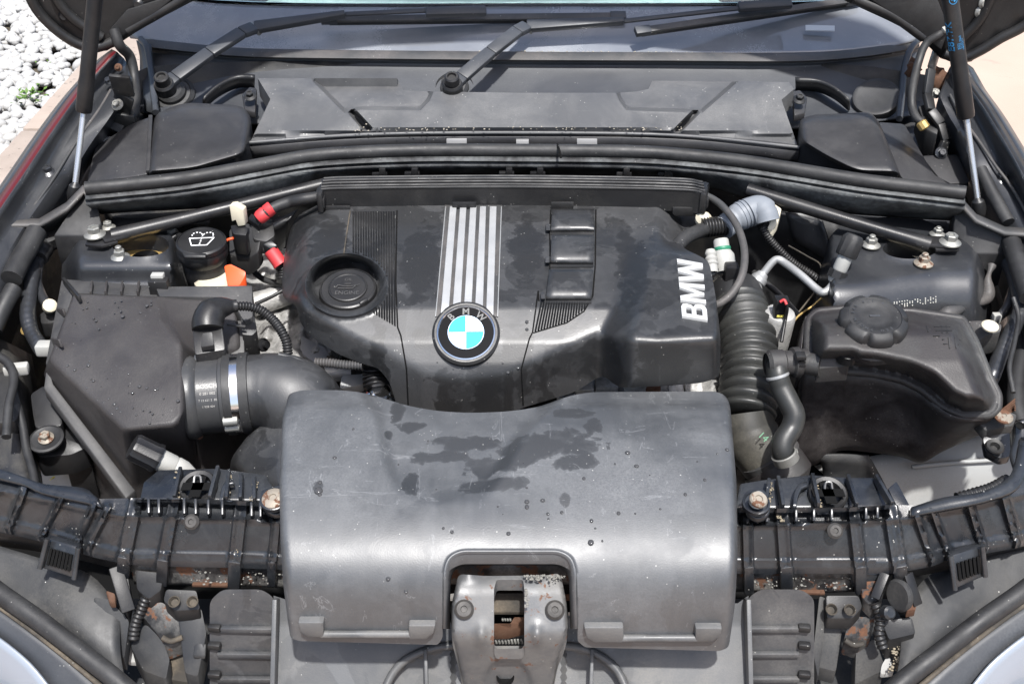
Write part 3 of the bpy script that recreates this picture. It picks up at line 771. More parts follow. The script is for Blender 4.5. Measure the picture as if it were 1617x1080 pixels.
for pts in ([(34, -60), (58, 2), (86, 36), (120, 61), (152, 71), (188, 60)], [(80, -60), (92, -10), (120, 25), (165, 55)], [(300, -10), (252, 18), (205, 44)], [(1345, -6), (1405, 20), (1455, 55)], [(1660, -10), (1615, 34), (1575, 56), (1542, 76), (1512, 88), (1486, 80)], [(1570, -60), (1560, -10), (1540, 30), (1500, 70)]):
    tube('stiffening_rib', [hp(x, y, .014) for x, y in pts], .008, M['black'], hood, n=8)
for (x, y) in ((1544, 16), (1550, 2), (222, 4), (106, 22)): lathe('hood_plug', hp(x, y, .011), (0, -1, .1), [(.009, 0), (.009, .003), (.005, .006), (0, .006)], M['zinc'] if x > 1500 else M['black'], hood, 14)
slab('inner_panel', [hp(206, 10, .02), hp(290, -16, .02), hp(240, 24, .02), hp(196, 54, .02), hp(180, 40, .02)], Vector((0, .006, 0)), M['rubber'], hood)
slab('inner_panel', [hp(1352, -16, .02), hp(1470, -18, .02), hp(1492, 40, .02), hp(1480, 74, .02), hp(1440, 40, .02)], Vector((0, .006, 0)), M['rubber'], hood)

# gas struts
def gas_strut(label, foot, mid, top, r):
    t = thing('gas_strut', label, 'gas strut', W(*foot), 'hood gas struts')
    f = W(*foot); m = WY(*mid); q = WY(*top)
    tube('rod', [f, m], .0042, plain('polished_rod', (.5, .5, .5), .25, .8), t, n=16, smooth_path=False)
    d = (q - m).normalized()
    lathe('cylinder', m, d, [(.006, 0), (r*1.02, .002), (r*1.08, .006), (r*1.08, .045), (r, .05), (r, (q-m).length + .12), (0, (q-m).length + .12)], M['black_clean'], t, 28)
    lathe('ball_socket', f, d, [(0, -.012), (.008, -.01), (.010, .0), (.008, .012), (.004, .016), (0, .016)], M['black'], t, 16)
    return t, m, d
gas_strut('gas strut holding the hood at the left, beside the white pebbles', (117, 306, .885), (132, 178, .60), (150, -4, .615), .0102)
t, m, d = gas_strut('gas strut with blue lettering holding the hood at the right', (1546, 330, .875), (1526, 187, .57), (1500, -4, .585), .0106)
# lettering wrapped on the cylinder
def wrap_text(name, s, along, ang0, size, parent, bold=0):
    cu = bpy.data.curves.new(name, 'FONT'); cu.body = s; cu.size = size; cu.offset = bold; cu.resolution_u = 3
    o = bpy.data.objects.new(name, cu); COL.objects.link(o)
    dg = bpy.context.evaluated_depsgraph_get(); me = bpy.data.meshes.new_from_object(o.evaluated_get(dg)); bpy.data.objects.remove(o); bpy.data.curves.remove(cu)
    view = (CAM - m); view = (view - d*view.dot(d)).normalized(); side = d.cross(view)
    rr = .0106 + .0006
    for v in me.vertices:
        a = ang0 + v.co.y/rr
        v.co = m + d*(along + v.co.x) + (view*math.cos(a) - side*math.sin(a))*rr
    me.materials.clear(); return link(name, me, M['ink_blue'], parent)
wrap_text('lettering', 'E87/FK', .098, .25, .014, t, .0002)
for k, sx in enumerate(('8203', '5123 7060', '41 6271')): wrap_text('small_print', sx, .100, -.35 - k*.28, .0042, t)
wrap_text('small_print', '0 6 7', .098, -.9, .0035, t)
# round emblem print above the lettering
vv = []; ff = []
view = (CAM - m); view = (view - d*view.dot(d)).normalized(); side = d.cross(view); rr = .0113
def cp_(al, a): return m + d*al + (view*math.cos(a) - side*math.sin(a))*rr
for (r0, r1, a0, a1) in ((.0048, .0058, 0, 2*math.pi), (.0, .0030, 0, math.pi/2), (.0, .0030, math.pi, 1.5*math.pi)):
    k = 20
    for i in range(k):
        q0, q1 = a0 + (a1-a0)*i/k, a0 + (a1-a0)*(i+1)/k; b = len(vv)
        for (r_, q) in ((r0, q0), (r1, q0), (r1, q1), (r0, q1)): vv.append(cp_(.166 + r_*math.cos(q), -.35 + r_*math.sin(q)/rr))
        ff.append((b, b+1, b+2, b+3))
raw('printed_emblem', vv, ff, M['ink_blue'], t)

# hinges
def hinge(lab, loc):
    h = bpy.data.objects.new('hood_hinge', None); COL.objects.link(h); h.parent = hood; h.location = loc - hood.location; h['label'] = lab
    return h
hg = hinge('black steel hinge with a cable behind the left gas strut', W(195, 210, .9))
bm = bmesh.new(); pl = [W(188, 120, 1.0), W(197, 150, .965), W(190, 178, .93), W(176, 205, .91)]
for a, b in zip(pl[:-1], pl[1:]): bar_bm(bm, a, b, .03, .006, (0, -1, .3))
fin('hinge_arm', bm, M['paint_in'], hg, bev=.0015)
slab('bracket', [(166, 160, .945), (196, 152, .945), (216, 178, .93), (212, 184, .93), (168, 178, .935)], .03, M['black'], hg)
tube('cable', [hp(186, 40, .02), hp(198, 62, .03), W(205, 90, .99), W(212, 125, .96), W(214, 160, .94), W(204, 190, .92), W(158, 222, .88)], .008, M['rubber'], hg)
bolt(W(186, 166, .955), .009, M['zinc'], hg, (-.2, -.7, .7)); bolt(W(172, 128, .975), .007, M['paint'], hg, (-.2, -.7, .7)); bolt(W(187, 107, .985), .006, M['copper_rust'], hg, (0, -.9, .4))
slab('foot', [(150, 200, .9), (176, 192, .905), (200, 205, .9), (176, 235, .875), (140, 232, .88)], .02, M['paint_in'], hg, bev=.004)
box('clip', W(176, 228, .89), (.018, .018, .018), M['liner'], hg)
hg = hinge('black steel hinge with rust spots beside the lettered gas strut', W(1475, 215, .9))
bm = bmesh.new(); pl = [WY(1478, 84, .83), W(1470, 110, .99), W(1464, 150, .96), W(1470, 175, .945), W(1486, 196, .93), W(1494, 222, .91), W(1484, 245, .89)]
for a, b in zip(pl[:-1], pl[1:]): bar_bm(bm, a, b, .014, .008, (.3, -1, .3))
fin('hinge_arm', bm, M['black'], hg, bev=.0015)
slab('bracket', [(1450, 168, .945), (1474, 160, .945), (1486, 190, .93), (1480, 212, .92), (1462, 206, .92)], .04, M['black'], hg)
tube('washer_hose', [WY(1496, 42, .82), WY(1484, 54, .80), WY(1462, 70, .80), W(1450, 100, .99), W(1441, 140, .965), W(1440, 168, .945), W(1447, 186, .935), W(1456, 194, .93)], .0062, M['rubber'], hg)
lathe('brass_fitting', W(1453, 192, .935), (.5, -.4, -.6), [(.005, 0), (.008, .002), (.008, .012), (.005, .014), (0, .014)], M['brass'], hg, 10)
lathe('white_fitting', WY(1488, 50, .80), (.6, 0, .6), [(.004, 0), (.007, .003), (.006, .008), (.009, .010), (.009, .02), (0, .02)], M['white'], hg, 12)
for (px, py, s) in ((1443, 100, .010), (1442, 110, .012), (1480, 120, .017), (1484, 132, .018)):
    bm = bmesh.new(); bmesh.ops.create_icosphere(bm, subdivisions=2, radius=1); c = W(px, py, .958)
    for v in bm.verts: v.co = c + Vector((v.co.x*s, v.co.y*s*.5, v.co.z*s))*(1 + .25*math.sin(v.co.x*5 + v.co.z*7 + px))
    fin('rust_patch', bm, M['copper_rust'], hg, sharp=None)['label'] = 'orange rusted metal patch'
bolt(W(1477, 148, .955), .008, M['zinc'], hg, (0, -.8, .6)); bolt(W(1486, 242, .895), .009, M['paint'], hg, (0, -.8, .6))

# ------------------------------------------------------------------ scuttle covers, filter housing
fh = thing('cabin_filter_housing', 'wide dusty black cabin filter housing with two angled pockets', 'filter housing', (0, .72, .9))
fo = [(407, 124), (627, 124), (637, 143), (680, 145), (824, 147), (975, 147), (1005, 145), (1024, 141), (1030, 128), (1246, 130), (1254, 141), (1234, 158), (1259, 229), (1200, 222), (1063, 210), (800, 207), (575, 209), (396, 223), (427, 157)]
recL = [(494, 125), (640, 125), (682, 145), (676, 158), (663, 172), (570, 171), (545, 176)]
recR = [(1166, 125), (1018, 125), (975, 145), (980, 158), (990, 172), (1108, 176)]
pokL = [(549, 176), (560, 174), (590, 206), (575, 206)]; pokR = [(1106, 176), (1094, 176), (1062, 208), (1074, 208)]
def hF(x, y):
    z = .945 - .035*smooth(120, 235, y) + 0*x
    for rr, pk in ((recL, pokL), (recR, pokR)):
        z = z - .016*smooth(3, -3, sd(x, y, rr)) - .02*smooth(2, -3, sd(x, y, pk))
    z = z - .012*smooth(409 + (y-124)*.55*(y < 157), 396, x)*0
    return z - .006*smooth(200, 208, y - .00006*(x-820)**2)
crs = [[(494, 126), (549, 178), (576, 206)], [(1166, 128), (1106, 178), (1064, 208)], recL[2:6], recR[2:6]]
field('lid', fo, hF, M['filter'], fh, step=5, skirt=.03, rings=[(recL, (-3, 3)), (recR, (-3, 3)), (pokL, (-2.5, 2)), (pokR, (-2.5, 2))], sharp=30)
rr_ = [[(388, 226, .905), (575, 213, .905), (810, 210, .905), (1063, 214, .905), (1262, 233, .905)], [(386, 250, .875), (575, 238, .875), (810, 234, .875), (1063, 240, .875), (1262, 258, .875)]]
sheet('front_face', rr_, M['side_cover'], fh, nu=4, nv=1, thick=.01)
tube('front_lip', [(388, 226, .908), (575, 213, .908), (810, 210, .908), (1063, 214, .908), (1262, 233, .908)], .0028, M['filter'], fh, n=8)
for (x0, x1, y) in ((705, 737, 224), (815, 835, 226), (911, 943, 224)):
    slab('slot', [(x0, y-4, .9), (x1, y-4, .9), (x1, y+5, .892), (x0, y+5, .892)], Vector((0, .006, 0)), M['slot_grey'], fh, bev=.0005)
for (x, y, s) in ((396, 153, -1), (1261, 158, 1)):
    slab('fixing_ear', [(x-9*s, y-14, .93), (x+2*s, y-16, .93), (x+14*s, y-4, .925), (x+10*s, y+20, .915), (x-7*s, y+24, .915)], .012, M['side_cover'], fh, bev=.002)
    bolt(W(x+1*s, y, .932), .010, M['black'], fh, (0, -.4, .9))
for pts in ([(322, 158, .925), (345, 138, .935), (375, 124, .94), (402, 124, .94)], [(1340, 160, .925), (1318, 142, .935), (1290, 130, .94), (1256, 128, .94)]):
    sheet('rear_lip', [[(x, y - 6, z) for x, y, z in pts], [(x, y + 3, z - .008) for x, y, z in pts], [(x, y + 16, z - .03) for x, y, z in pts]], M['black'], fh, nu=4, nv=2, thick=.003)

def lid(name, label, cat_, outline, z0, slope, rpx, drop, mat, group):
    ys = [p[1] for p in outline]
    y0, y1 = min(ys), max(ys)
    def H(x, y):
        d = np.clip(-sd(x, y, outline), 0, rpx)/rpx
        return z0 - slope*(y - y0)/(y1 - y0) - .014*(1 - np.sqrt(np.clip(1 - (1-d)**2, 0, 1)))
    t = thing(name, label, cat_, tuple(W(sum(p[0] for p in outline)/len(outline), y1, z0 - slope - drop)), group)
    field('lid', outline, H, mat, t, step=5, skirt=drop, rings=[(outline, (-1.2, -3, -5.5, -9.5))], sharp=60)
    return t, H
cov_l = rnd([(244, 180), (290, 162), (382, 167), (398, 186), (388, 246), (306, 270), (234, 276)], [14, 18, 14, 12, 14, 18, 6])
t, H = lid('scuttle_cover', 'black plastic cover beside the left hinge, left of the filter housing', 'cover', cov_l, .945, .03, 10, .05, M['side_cover'], 'covers beside the filter housing')
slab('side_panel', rnd([(238, 184, .925), (236, 274, .90), (136, 290, .885), (150, 232, .90), (206, 196, .92)], 8), .03, M['side_cover'], t, bev=.003)
bar('ridge', W(238, 184, .932), W(234, 272, .905), .006, .006, M['side_cover'], t)
cov_r = rnd([(1262, 190), (1280, 182), (1376, 177), (1390, 196), (1422, 276), (1352, 274), (1303, 250), (1264, 226)], [8, 10, 12, 10, 8, 18, 16, 10])
t, H = lid('scuttle_cover', 'black plastic cover beside the round grommet, right of the filter housing', 'cover', cov_r, .945, .03, 10, .05, M['side_cover'], 'covers beside the filter housing')
slab('side_panel', rnd([(1386, 193, .922), (1428, 196, .918), (1475, 276, .892), (1520, 300, .88), (1424, 282, .90)], 6), .03, M['side_cover'], t, bev=.003)
slab('side_tray', rnd([(1455, 246, .89), (1512, 244, .89), (1532, 288, .875), (1490, 290, .875)], 6), .03, M['side_cover'], t, bev=.003)

# ------------------------------------------------------------------ bulkhead seal and partition panel
sealp = [(135, 298), (200, 292), (300, 281), (420, 259), (505, 245), (650, 238), (824, 238), (1000, 240), (1100, 247), (1200, 259), (1353, 284), (1450, 296), (1524, 305)]
sw = thing('bulkhead_panel', 'dusty black bulkhead panel with a thick rubber seal across the bay', 'bulkhead panel', (0, .62, .86))
tube('seal', [(x, y, .918) for x, y in sealp], .0095, M['rubber'], sw, n=14)
ledge = [[(x, y+9, .912) for x, y in sealp], [(x, y+17, .908) for x, y in sealp], [(x, y+20, .902) for x, y in sealp]]
sheet('ledge', ledge, M['bulkhead'], sw, nu=3, nv=2, thick=.004)
low = [(160, 332), (215, 328), (300, 324), (420, 315), (505, 289), (600, 277), (824, 272), (1010, 274), (1120, 290), (1200, 315), (1322, 330), (1430, 338), (1500, 342)]
hi = [(x, y+19, .904) for x, y in sealp]
sheet('panel', [hi, [((a[0]+b[0])/2, (a[1]*.45+b[1]*.55), .882) for a, b in zip(hi, low)], [(x, y, .858) for x, y in low]], M['bulkhead'], sw, nu=3, nv=3, thick=.006)
for x in (600, 651, 800, 849, 985, 1050):
    box('cable_clip', W(x, 274, .887), (.022, .012, .008), M['black'], sw, bev=.0015)
    box('cable_clip', W(x + 4, 271, .893), (.009, .008, .012), M['black'], sw, bev=.001)
tube('seal_joint', [(880, 228, .926), (884, 240, .9285), (886, 250, .922)], .0018, M['void'], sw, n=6)
# rubber corner seals
for nm_, pts, lab in (('hood_seal', [(4, 352, .875), (62, 352, .872), (104, 327, .89), (131, 299, .905), (152, 314, .895)], 'folded rubber hood seal at the left end of the bulkhead'),
                      ('hood_seal', [(1512, 312, .90), (1542, 345, .885), (1587, 365, .875), (1640, 368, .875)], 'folded rubber hood seal at the right end of the bulkhead')):
    t = thing(nm_, lab, 'rubber seal', W(*pts[0]), 'rubber corner seals')
    rows = [pts, [(x, y + 22, z - .03) for x, y, z in pts], [(x, y + 52, z - .07) for x, y, z in pts]]
    sheet('flap', rows, M['rubber'], t, nu=4, nv=2, thick=.005, curve=False)
    sheet('flange', [[(x, y - 7, z + .003) for x, y, z in pts], [(x, y + 4, z + .001) for x, y, z in pts]], M['rubber_grey'], t, nu=4, nv=2, thick=.005, curve=False)
    tube('bead', [(x, y + 9, z - .010) for x, y, z in pts], .0035, M['rubber'], t, n=8, smooth_path=False)
slab('seal_wall', [(128, 306, .90), (152, 316, .89), (160, 352, .87), (150, 372, .86), (84, 372, .86)], .05, M['rubber'], bpy.data.objects['hood_seal'], bev=.002)
slab('seal_wall', [(1508, 316, .893), (1540, 352, .878), (1588, 374, .866), (1590, 402, .845), (1540, 400, .845), (1505, 366, .86)], .05, M['rubber'], bpy.data.objects['hood_seal.001'], bev=.002)
# ------------------------------------------------------------------ engine block seen through the gaps
eb = thing('engine_block', 'silver cast engine block showing in the gaps around the engine cover', 'engine block', (0, .35, .4))
def lumpy(name, outline, z, amp, mat, step=7, drop=.2):
    f = rng.uniform(0, 6, 6)
    def H(x, y): return z + amp*(np.sin(x*.11 + f[0])*np.sin(y*.13 + f[1]) + .6*np.sin(x*.23 + f[2] + y*.05) + .4*np.sin(y*.31 + f[3]))
    return field(name, outline, H, mat, eb, step=step, skirt=drop)
lumpy('cast_block', rnd([(385, 398), (450, 392), (520, 400), (540, 520), (520, 560), (420, 570), (384, 540)], 10), .735, .006, M['cast'], 5)
lumpy('cast_block', rnd([(470, 520), (640, 560), (700, 660), (560, 700), (480, 620)], 10), .70, .004, M['cast_dark'], 7)
lumpy('cast_block', rnd([(880, 590), (960, 570), (1150, 590), (1160, 660), (880, 660)], 6), .735, .005, M['cast'], 5)
lumpy('cast_block', rnd([(1090, 360), (1260, 330), (1310, 420), (1300, 560), (1240, 700), (1150, 700), (1130, 560)], 10), .62, .005, M['cast_dark'], 9)
tube('coolant_stub', [(395, 482, .752), (425, 474, .756), (458, 462, .76)], [.017, .016, .0165], M['cast'], eb, n=20, smooth_path=False)
for (x0, y0, x1, y1, z) in ((908, 594, 936, 616, .75), (940, 590, 974, 612, .752), (985, 606, 1040, 618, .748), (1056, 604, 1078, 620, .75), (1082, 600, 1108, 618, .752)):
    slab('casting_boss', rnd([(x0, y0, z), (x1, y0 - 2, z), (x1 + 2, y1, z - .01), (x0, y1, z - .01)], 3), .02, M['cast'], eb, bev=.002)
slab('orange_seal', [(1020, 608, .758), (1044, 607, .758), (1044, 614, .754), (1020, 615, .754)], .01, M['copper_rust'], eb)
slab('heat_shield', rnd([(476, 530, .74), (512, 548, .742), (530, 575, .738), (500, 575, .736), (474, 556, .735)], 4), .01, M['alu_pipe'], eb)
slab('bracket_plate', rnd([(516, 560, .745), (534, 566, .745), (548, 596, .735), (532, 612, .73), (512, 590, .735)], 3), .015, M['mud'], eb)
tube('metal_pipe', [(514, 590, .752), (536, 588, .752), (552, 588, .75)], .012, M['alu_pipe'], eb, n=16)
slab('bracket_plate', rnd([(540, 592, .755), (578, 590, .755), (575, 606, .75), (536, 614, .748)], 5), .012, M['alu_pipe'], eb, bev=.003)
slab('red_plate', [(548, 618, .738), (580, 606, .738), (584, 632, .73), (556, 634, .73)], .01, M['rust'], eb)

# ------------------------------------------------------------------ engine cover
ec = thing('engine_cover', 'black plastic engine cover with silver stripes, round badge and raised right box', 'engine cover', (0, .35, .76))
eo = [(505, 322), (470, 340), (457, 366), (448, 410), (445, 445), (446, 466), (456, 474), (470, 481), (472, 503), (489, 528), (536, 557), (572, 571), (597, 578), (614, 598), (622, 622), (627, 642),
      (660, 652), (736, 656), (800, 652), (827, 640), (905, 617), (946, 592), (957, 592), (968, 602), (980, 609), (1050, 606), (1110, 601), (1137, 592), (1138, 535), (1132, 480), (1125, 438), (1119, 412), (1098, 401), (1080, 393), (1074, 380), (1082, 368), (1099, 360), (1100, 330), (1100, 318), (800, 312)]
eo = rnd(eo, [8]*len(eo), 2)
ridge = lin([440, 470, 520, 560, 600, 640, 666, 705, 744, 800, 827, 884, 936, 949, 967, 983, 1040, 1140], [470, 478, 510, 532, 552, 574, 590, 599, 600, 592, 579, 554, 530, 525, 530, 535, 538, 533])
T0 = lin([300, 330, 400, 486, 540, 575, 600], [.889, .886, .878, .862, .838, .818, .802])
BZ = lin([300, 340, 430, 540], [.889, .889, .889, .878])
RC = (546, 450, 61, 47)
def erec(x, y): return np.sqrt(((x-RC[0])/RC[2])**2 + ((y-RC[1])/RC[3])**2)
panL = [(553, 333), (624, 333), (624, 442), (627, 516), (566, 480), (540, 402)]
def soft(v, k): return k*np.log1p(np.exp(np.clip(v/k, -30, 30)))
def hE(x, y):
    yr = ridge(x); b = y - yr
    yt = y - soft(b, 4)                                   # where the top surface stops following the row
    t = T0(yt)
    xb = np.interp(y, [320, 340, 420, 500, 530, 600], [1035, 1020, 990, 972, 957, 955])
    t = t + (BZ(yt) - t)*smooth(xb - 14, xb + 46, x)
    z = t - .00092*soft(b, 4)
    xl = np.interp(y, [320, 345, 400, 470, 520], [520, 492, 482, 474, 480])
    z = z - .0011*soft(xl - x, 5)
    z = z - .022*smooth(1.0, .80, erec(x, y))
    z = z + .0035*np.exp(-((erec(x, y) - 1.06)/.05)**2)
    z = z - .035*smooth(402, 365, y)*smooth(1035, 1085, x)
    z = z - .010*smooth(14, 0, 1139 - x)**2
    return z
cr = [[(x, float(ridge(x))) for x in range(476, 1136, 6)]]
el_ = [(RC[0] + RC[2]*math.cos(a), RC[1] + RC[3]*math.sin(a)) for a in np.linspace(0, 2*math.pi, 60, endpoint=False)]
def ell(k): 
    q = [(RC[0] + RC[2]*k*math.cos(a), RC[1] + RC[3]*k*math.sin(a)) for a in np.linspace(0, 2*math.pi, 60, endpoint=False)]; return q + [q[0]]
rl_ = [[(x, float(ridge(x)) + d_) for x in range(500, 1130, 5)] for d_ in (-9, -4, 1, 6, 12)]
field('shell', eo, hE, M['cover'], ec, step=4.2, skirt=.003, creases=[ell(k) for k in (.82, .88, .94, 1.0, 1.06, 1.12)] + rl_, sharp=70)
def E(px, py, lift=0.0):
    z = float(hE(np.array([float(px)]), np.array([float(py)]))[0]); return W(px, py, z + lift)
def on_cover(name, pix, mat, lift=.0006, th=.0015, parent=ec, bev=0): 
    top_ = [E(x, y, lift) for x, y in pix]
    return slab(name, top_, th, mat, parent, bev=bev)
def strip(name, a0, a1, b0, b1, mat, n=16, lift=.0012, th=.003, parent=ec, end=None):
    """narrow ribbon lying on the cover from edge a0-a1 to edge b0-b1"""
    rows = []
    for k in range(n + 1):
        t = k/n; l = (a0[0]+(b0[0]-a0[0])*t, a0[1]+(b0[1]-a0[1])*t); r = (a1[0]+(b1[0]-a1[0])*t, a1[1]+(b1[1]-a1[1])*t)
        rows.append((l, r))
    vv = []; ff = []
    for l, r in rows:
        vv += [E(*l, lift), E(*r, lift), E(*r, lift - th), E(*l, lift - th)]
    for k in range(n):
        i = 4*k
        for a, b in ((0, 1), (1, 2), (2, 3), (3, 0)): ff.append((i+a, i+b, i+4+b, i+4+a))
    ff += [(0, 1, 2, 3), (4*n, 4*n+1, 4*n+2, 4*n+3)]
    return raw(name, vv, ff, mat, parent, bev=.0004, seg=1)
# stripe carrier and five aluminium stripes
strip('stripe_bed', (702, 324), (793, 324), (688, 500), (786, 500), M['rubber_grey'], lift=.0008, th=.003)
for (t0, t1, b0, b1, be) in ((710.5, 721, 695.5, 708, 500), (726.5, 736.5, 714.5, 727, 490), (742.5, 752.5, 732.5, 744.5, 486.5), (758, 767.5, 750, 762.5, 489), (773.5, 784, 767.5, 779, 498)):
    strip('stripe', (t0, 326), (t1, 326), (b0, be), (b1, be), M['alu'], lift=.0028, th=.003)
for x0, x1 in ((704, 688), (792, 786)): strip('stripe_edge', (x0 - 1, 326), (x0 + .6, 326), (x1 - 1, 500), (x1 + .6, 500), M['alu_pipe'], lift=.0014, th=.002)
# panel joints
for l in ([(627, 333), (625, 442), (628, 517), (633, 530), (642, 582), (645, 648)], [(851, 476), (850, 460), (841, 525), (836, 535), (823, 583), (826, 640)], [(941, 332), (940, 420), (936, 468), (922, 492), (895, 510), (842, 526)],
          [(870, 332), (868, 366), (869, 415), (864, 472)]):
    l2 = []
    for a, b in zip(l[:-1], l[1:]):
        for k in range(8): l2.append(E(a[0] + (b[0]-a[0])*k/8, a[1] + (b[1]-a[1])*k/8, -.0002))
    l2.append(E(*l[-1], -.0002))
    tube('joint', l2, .0011, M['void'], ec, n=6, smooth_path=False)
# ribbed inlays
def ribs(name, quad, count, skip, rows=46, lift=.0016):
    (ax, ay), (bx, by), (cx, cy), (dx, dy) = quad     # tl tr br bl
    vv = []; ff = []
    for k in range(count):
        s = (k + .5)/count; w = .36/count; prev = None
        for j in range(rows + 1):
            t = j/rows
            def q(ss): 
                l = (ax + (dx-ax)*t, ay + (dy-ay)*t); r = (bx + (cx-bx)*t, by + (cy-by)*t)
                return l[0] + (r[0]-l[0])*ss, l[1] + (r[1]-l[1])*ss
            m_ = q(s)
            if skip(*m_): prev = None; continue
            i = len(vv); vv += [E(*q(s - w), .0002), E(*m_, lift), E(*q(s + w), .0002)]
            if prev is not None: ff += [(prev, prev+1, i+1, i), (prev+1, prev+2, i+2, i+1)]
            prev = i
    o = raw(name, vv, ff, M['cover_rib'], ec, sharp=20); o['kind'] = 'stuff'; return o
ribs('ribbed_inlay', [(556, 334), (624, 334), (625.5, 515), (556, 474)], 17, lambda x, y: erec(x, y) < 1.1 or x < 540)
ribs('ribbed_inlay', [(853, 477), (934, 477), (930, 530), (843, 524)], 20, lambda x, y: y > np.interp(x, [842, 895, 922, 936], [524, 508, 490, 474]), rows=30)
tube('inlay_edge', [E(553, 333, .001), E(548, 365, .001), E(543, 400, .001)], .0009, M['mud'], ec, n=6)
# stepped pads
for (y0, y1, xl0, xl1, xr0, xr1) in ((330, 366, 872, 870, 938, 938), (371, 417, 871, 869, 938, 937), (426, 474, 867, 862, 937, 934)):
    vv = []; ff = []; n_ = 12; m_ = 6
    for j in range(n_ + 1):
        t = j/n_; h = .0075*(1 - t**5) + .001
        for i in range(m_ + 1):
            s = i/m_; x = (xl0 + (xl1-xl0)*t)*(1-s) + (xr0 + (xr1-xr0)*t)*s
            vv.append(E(x, y0 + (y1-y0)*t, h))
    for j in range(n_):
        for i in range(m_): a = j*(m_+1)+i; ff.append((a, a+1, a+m_+2, a+m_+1))
    raw('step_pad', vv, ff, M['cover'], ec, thick=.009)
    strip('pad_gap', (xl1, y1), (xr1, y1), (xl1, y1 + 5), (xr1, y1 + 5), M['cover_rib'], n=2, lift=.001)
    strip('pad_tab', (xl1 - 8, y1 - 12), (xl1 - 1, y1 - 12), (xl1 - 8, y1 - 2), (xl1 - 1, y1 - 2), M['cover'], n=3, lift=.006, th=.006)
# badge: bezel ring, black disc, quarters, letters
bc = E(736, 527, .0); pa, pb = E(736, 500), E(736, 555); yv = (pa - pb).normalized(); xv = Vector((1, 0, 0)) - yv*yv.x; xv.normalize(); zv = xv.cross(yv)
bd = thing('badge', '', '', (0, 0, 0)); bpy.data.objects.remove(bd)
bz = lathe('badge', bc + zv*.001, zv, [(.0405, -.006), (.0405, .001), (.0375, .0035), (.0352, .0035), (.0352, .0015), (0, .0015)], M['black'], ec, 64)
bz['label'] = 'round badge with blue and white quarters'
r0 = .0335
lathe('chrome_ring', bc + zv*.0025, zv, [(r0 + .0012, 0), (r0 + .0012, .0022), (r0 - .0003, .003), (r0 - .0012, .002), (r0 - .0012, 0)], M['chrome'], bz, 72)
lathe('black_disc', bc + zv*.0025, zv, [(r0 - .001, .0015), (0, .0018)], M['badge_black'], bz, 64)
ri = .0208
def sector(a0, a1, rad, h):
    v = [bc + zv*h] + [bc + zv*h + (xv*math.cos(a) + yv*math.sin(a))*rad for a in np.linspace(a0, a1, 18)]
    return v
for k, mt in enumerate(('badge_white', 'badge_blue', 'badge_white', 'badge_blue')):
    g_ = .012
    v = sector(k*math.pi/2 + g_, (k+1)*math.pi/2 - g_, ri, .0062)
    v[0] = v[0] + (xv*math.cos((k+.5)*math.pi/2) + yv*math.sin((k+.5)*math.pi/2))*.0004
    raw('quarter', v, [list(range(len(v)))], M[mt], bz)
lathe('silver_line', bc + zv*.0047, zv, [(ri + .0007, 0), (ri + .0007, .0006), (0, .0004)], plain('badge_line', (.25, .35, .5), .3, .3), bz, 48)
for ch, a in (('B', 132), ('M', 90), ('W', 48)):
    dv = xv*math.cos(R(a)) + yv*math.sin(R(a)); tx = xv*math.sin(R(a)) - yv*math.cos(R(a))
    text_obj('letter', ch, bc + dv*.0262 + zv*.0047, tx, dv, .0118, M['badge_letter'], bz, extrude=.0002, bold=.0002)
# raised silver letters along the right box, reading upwards
def glyph(ch):
    if ch == 'B': return [[(0, 0), (0, 1), (.62, 1), (.8, .93), (.84, .78), (.8, .6), (.68, .52), (.84, .44), (.9, .25), (.85, .08), (.65, 0)]], [[(.22, .60), (.56, .60), (.60, .66), (.60, .76), (.54, .82), (.22, .82)], [(.22, .18), (.58, .18), (.65, .24), (.65, .36), (.58, .42), (.22, .42)]]
    if ch == 'M': return [[(0, 0), (0, 1), (.30, 1), (.56, .38), (.82, 1), (1.12, 1), (1.12, 0), (.90, 0), (.90, .72), (.62, .04), (.50, .04), (.22, .72), (.22, 0)]], []
    return [[(.0, 1), (.24, 1), (.38, .34), (.60, 1), (.80, 1), (1.02, .34), (1.16, 1), (1.40, 1), (1.16, 0), (.90, 0), (.70, .62), (.50, 0), (.24, 0)]], []
def letters():
    # text frame: baseline right edge x ~1119 at foot, text runs up the picture
    o0, o1 = (1117.5, 505.5), (1109, 410)                  # baseline start / end
    h0, h1 = (1077, 499), (1069, 409)                      # cap line start / end
    total = 3.62; adv = 0
    for ch, wd in (('B', 1.0), ('M', 1.24), ('W', 1.38)):
        polys, holes = glyph(ch)
        def mp_(q):
            s = (adv + q[0])/total; t = q[1]
            bx, by = o0[0] + (o1[0]-o0[0])*s, o0[1] + (o1[1]-o0[1])*s
            cx, cy = h0[0] + (h1[0]-h0[0])*s, h0[1] + (h1[1]-h0[1])*s
            return bx + (cx-bx)*t, by + (cy-by)*t
        out = [mp_(q) for q in polys[0]]; hl = [[mp_(q) for q in h] for h in holes]
        field('letter', out, lambda x, y: hE(x, y) + .0026, M['silver'], ec, step=3, skirt=.004, holes=hl, sharp=30)['label'] = 'raised silver letter ' + ch
        adv += wd
letters()
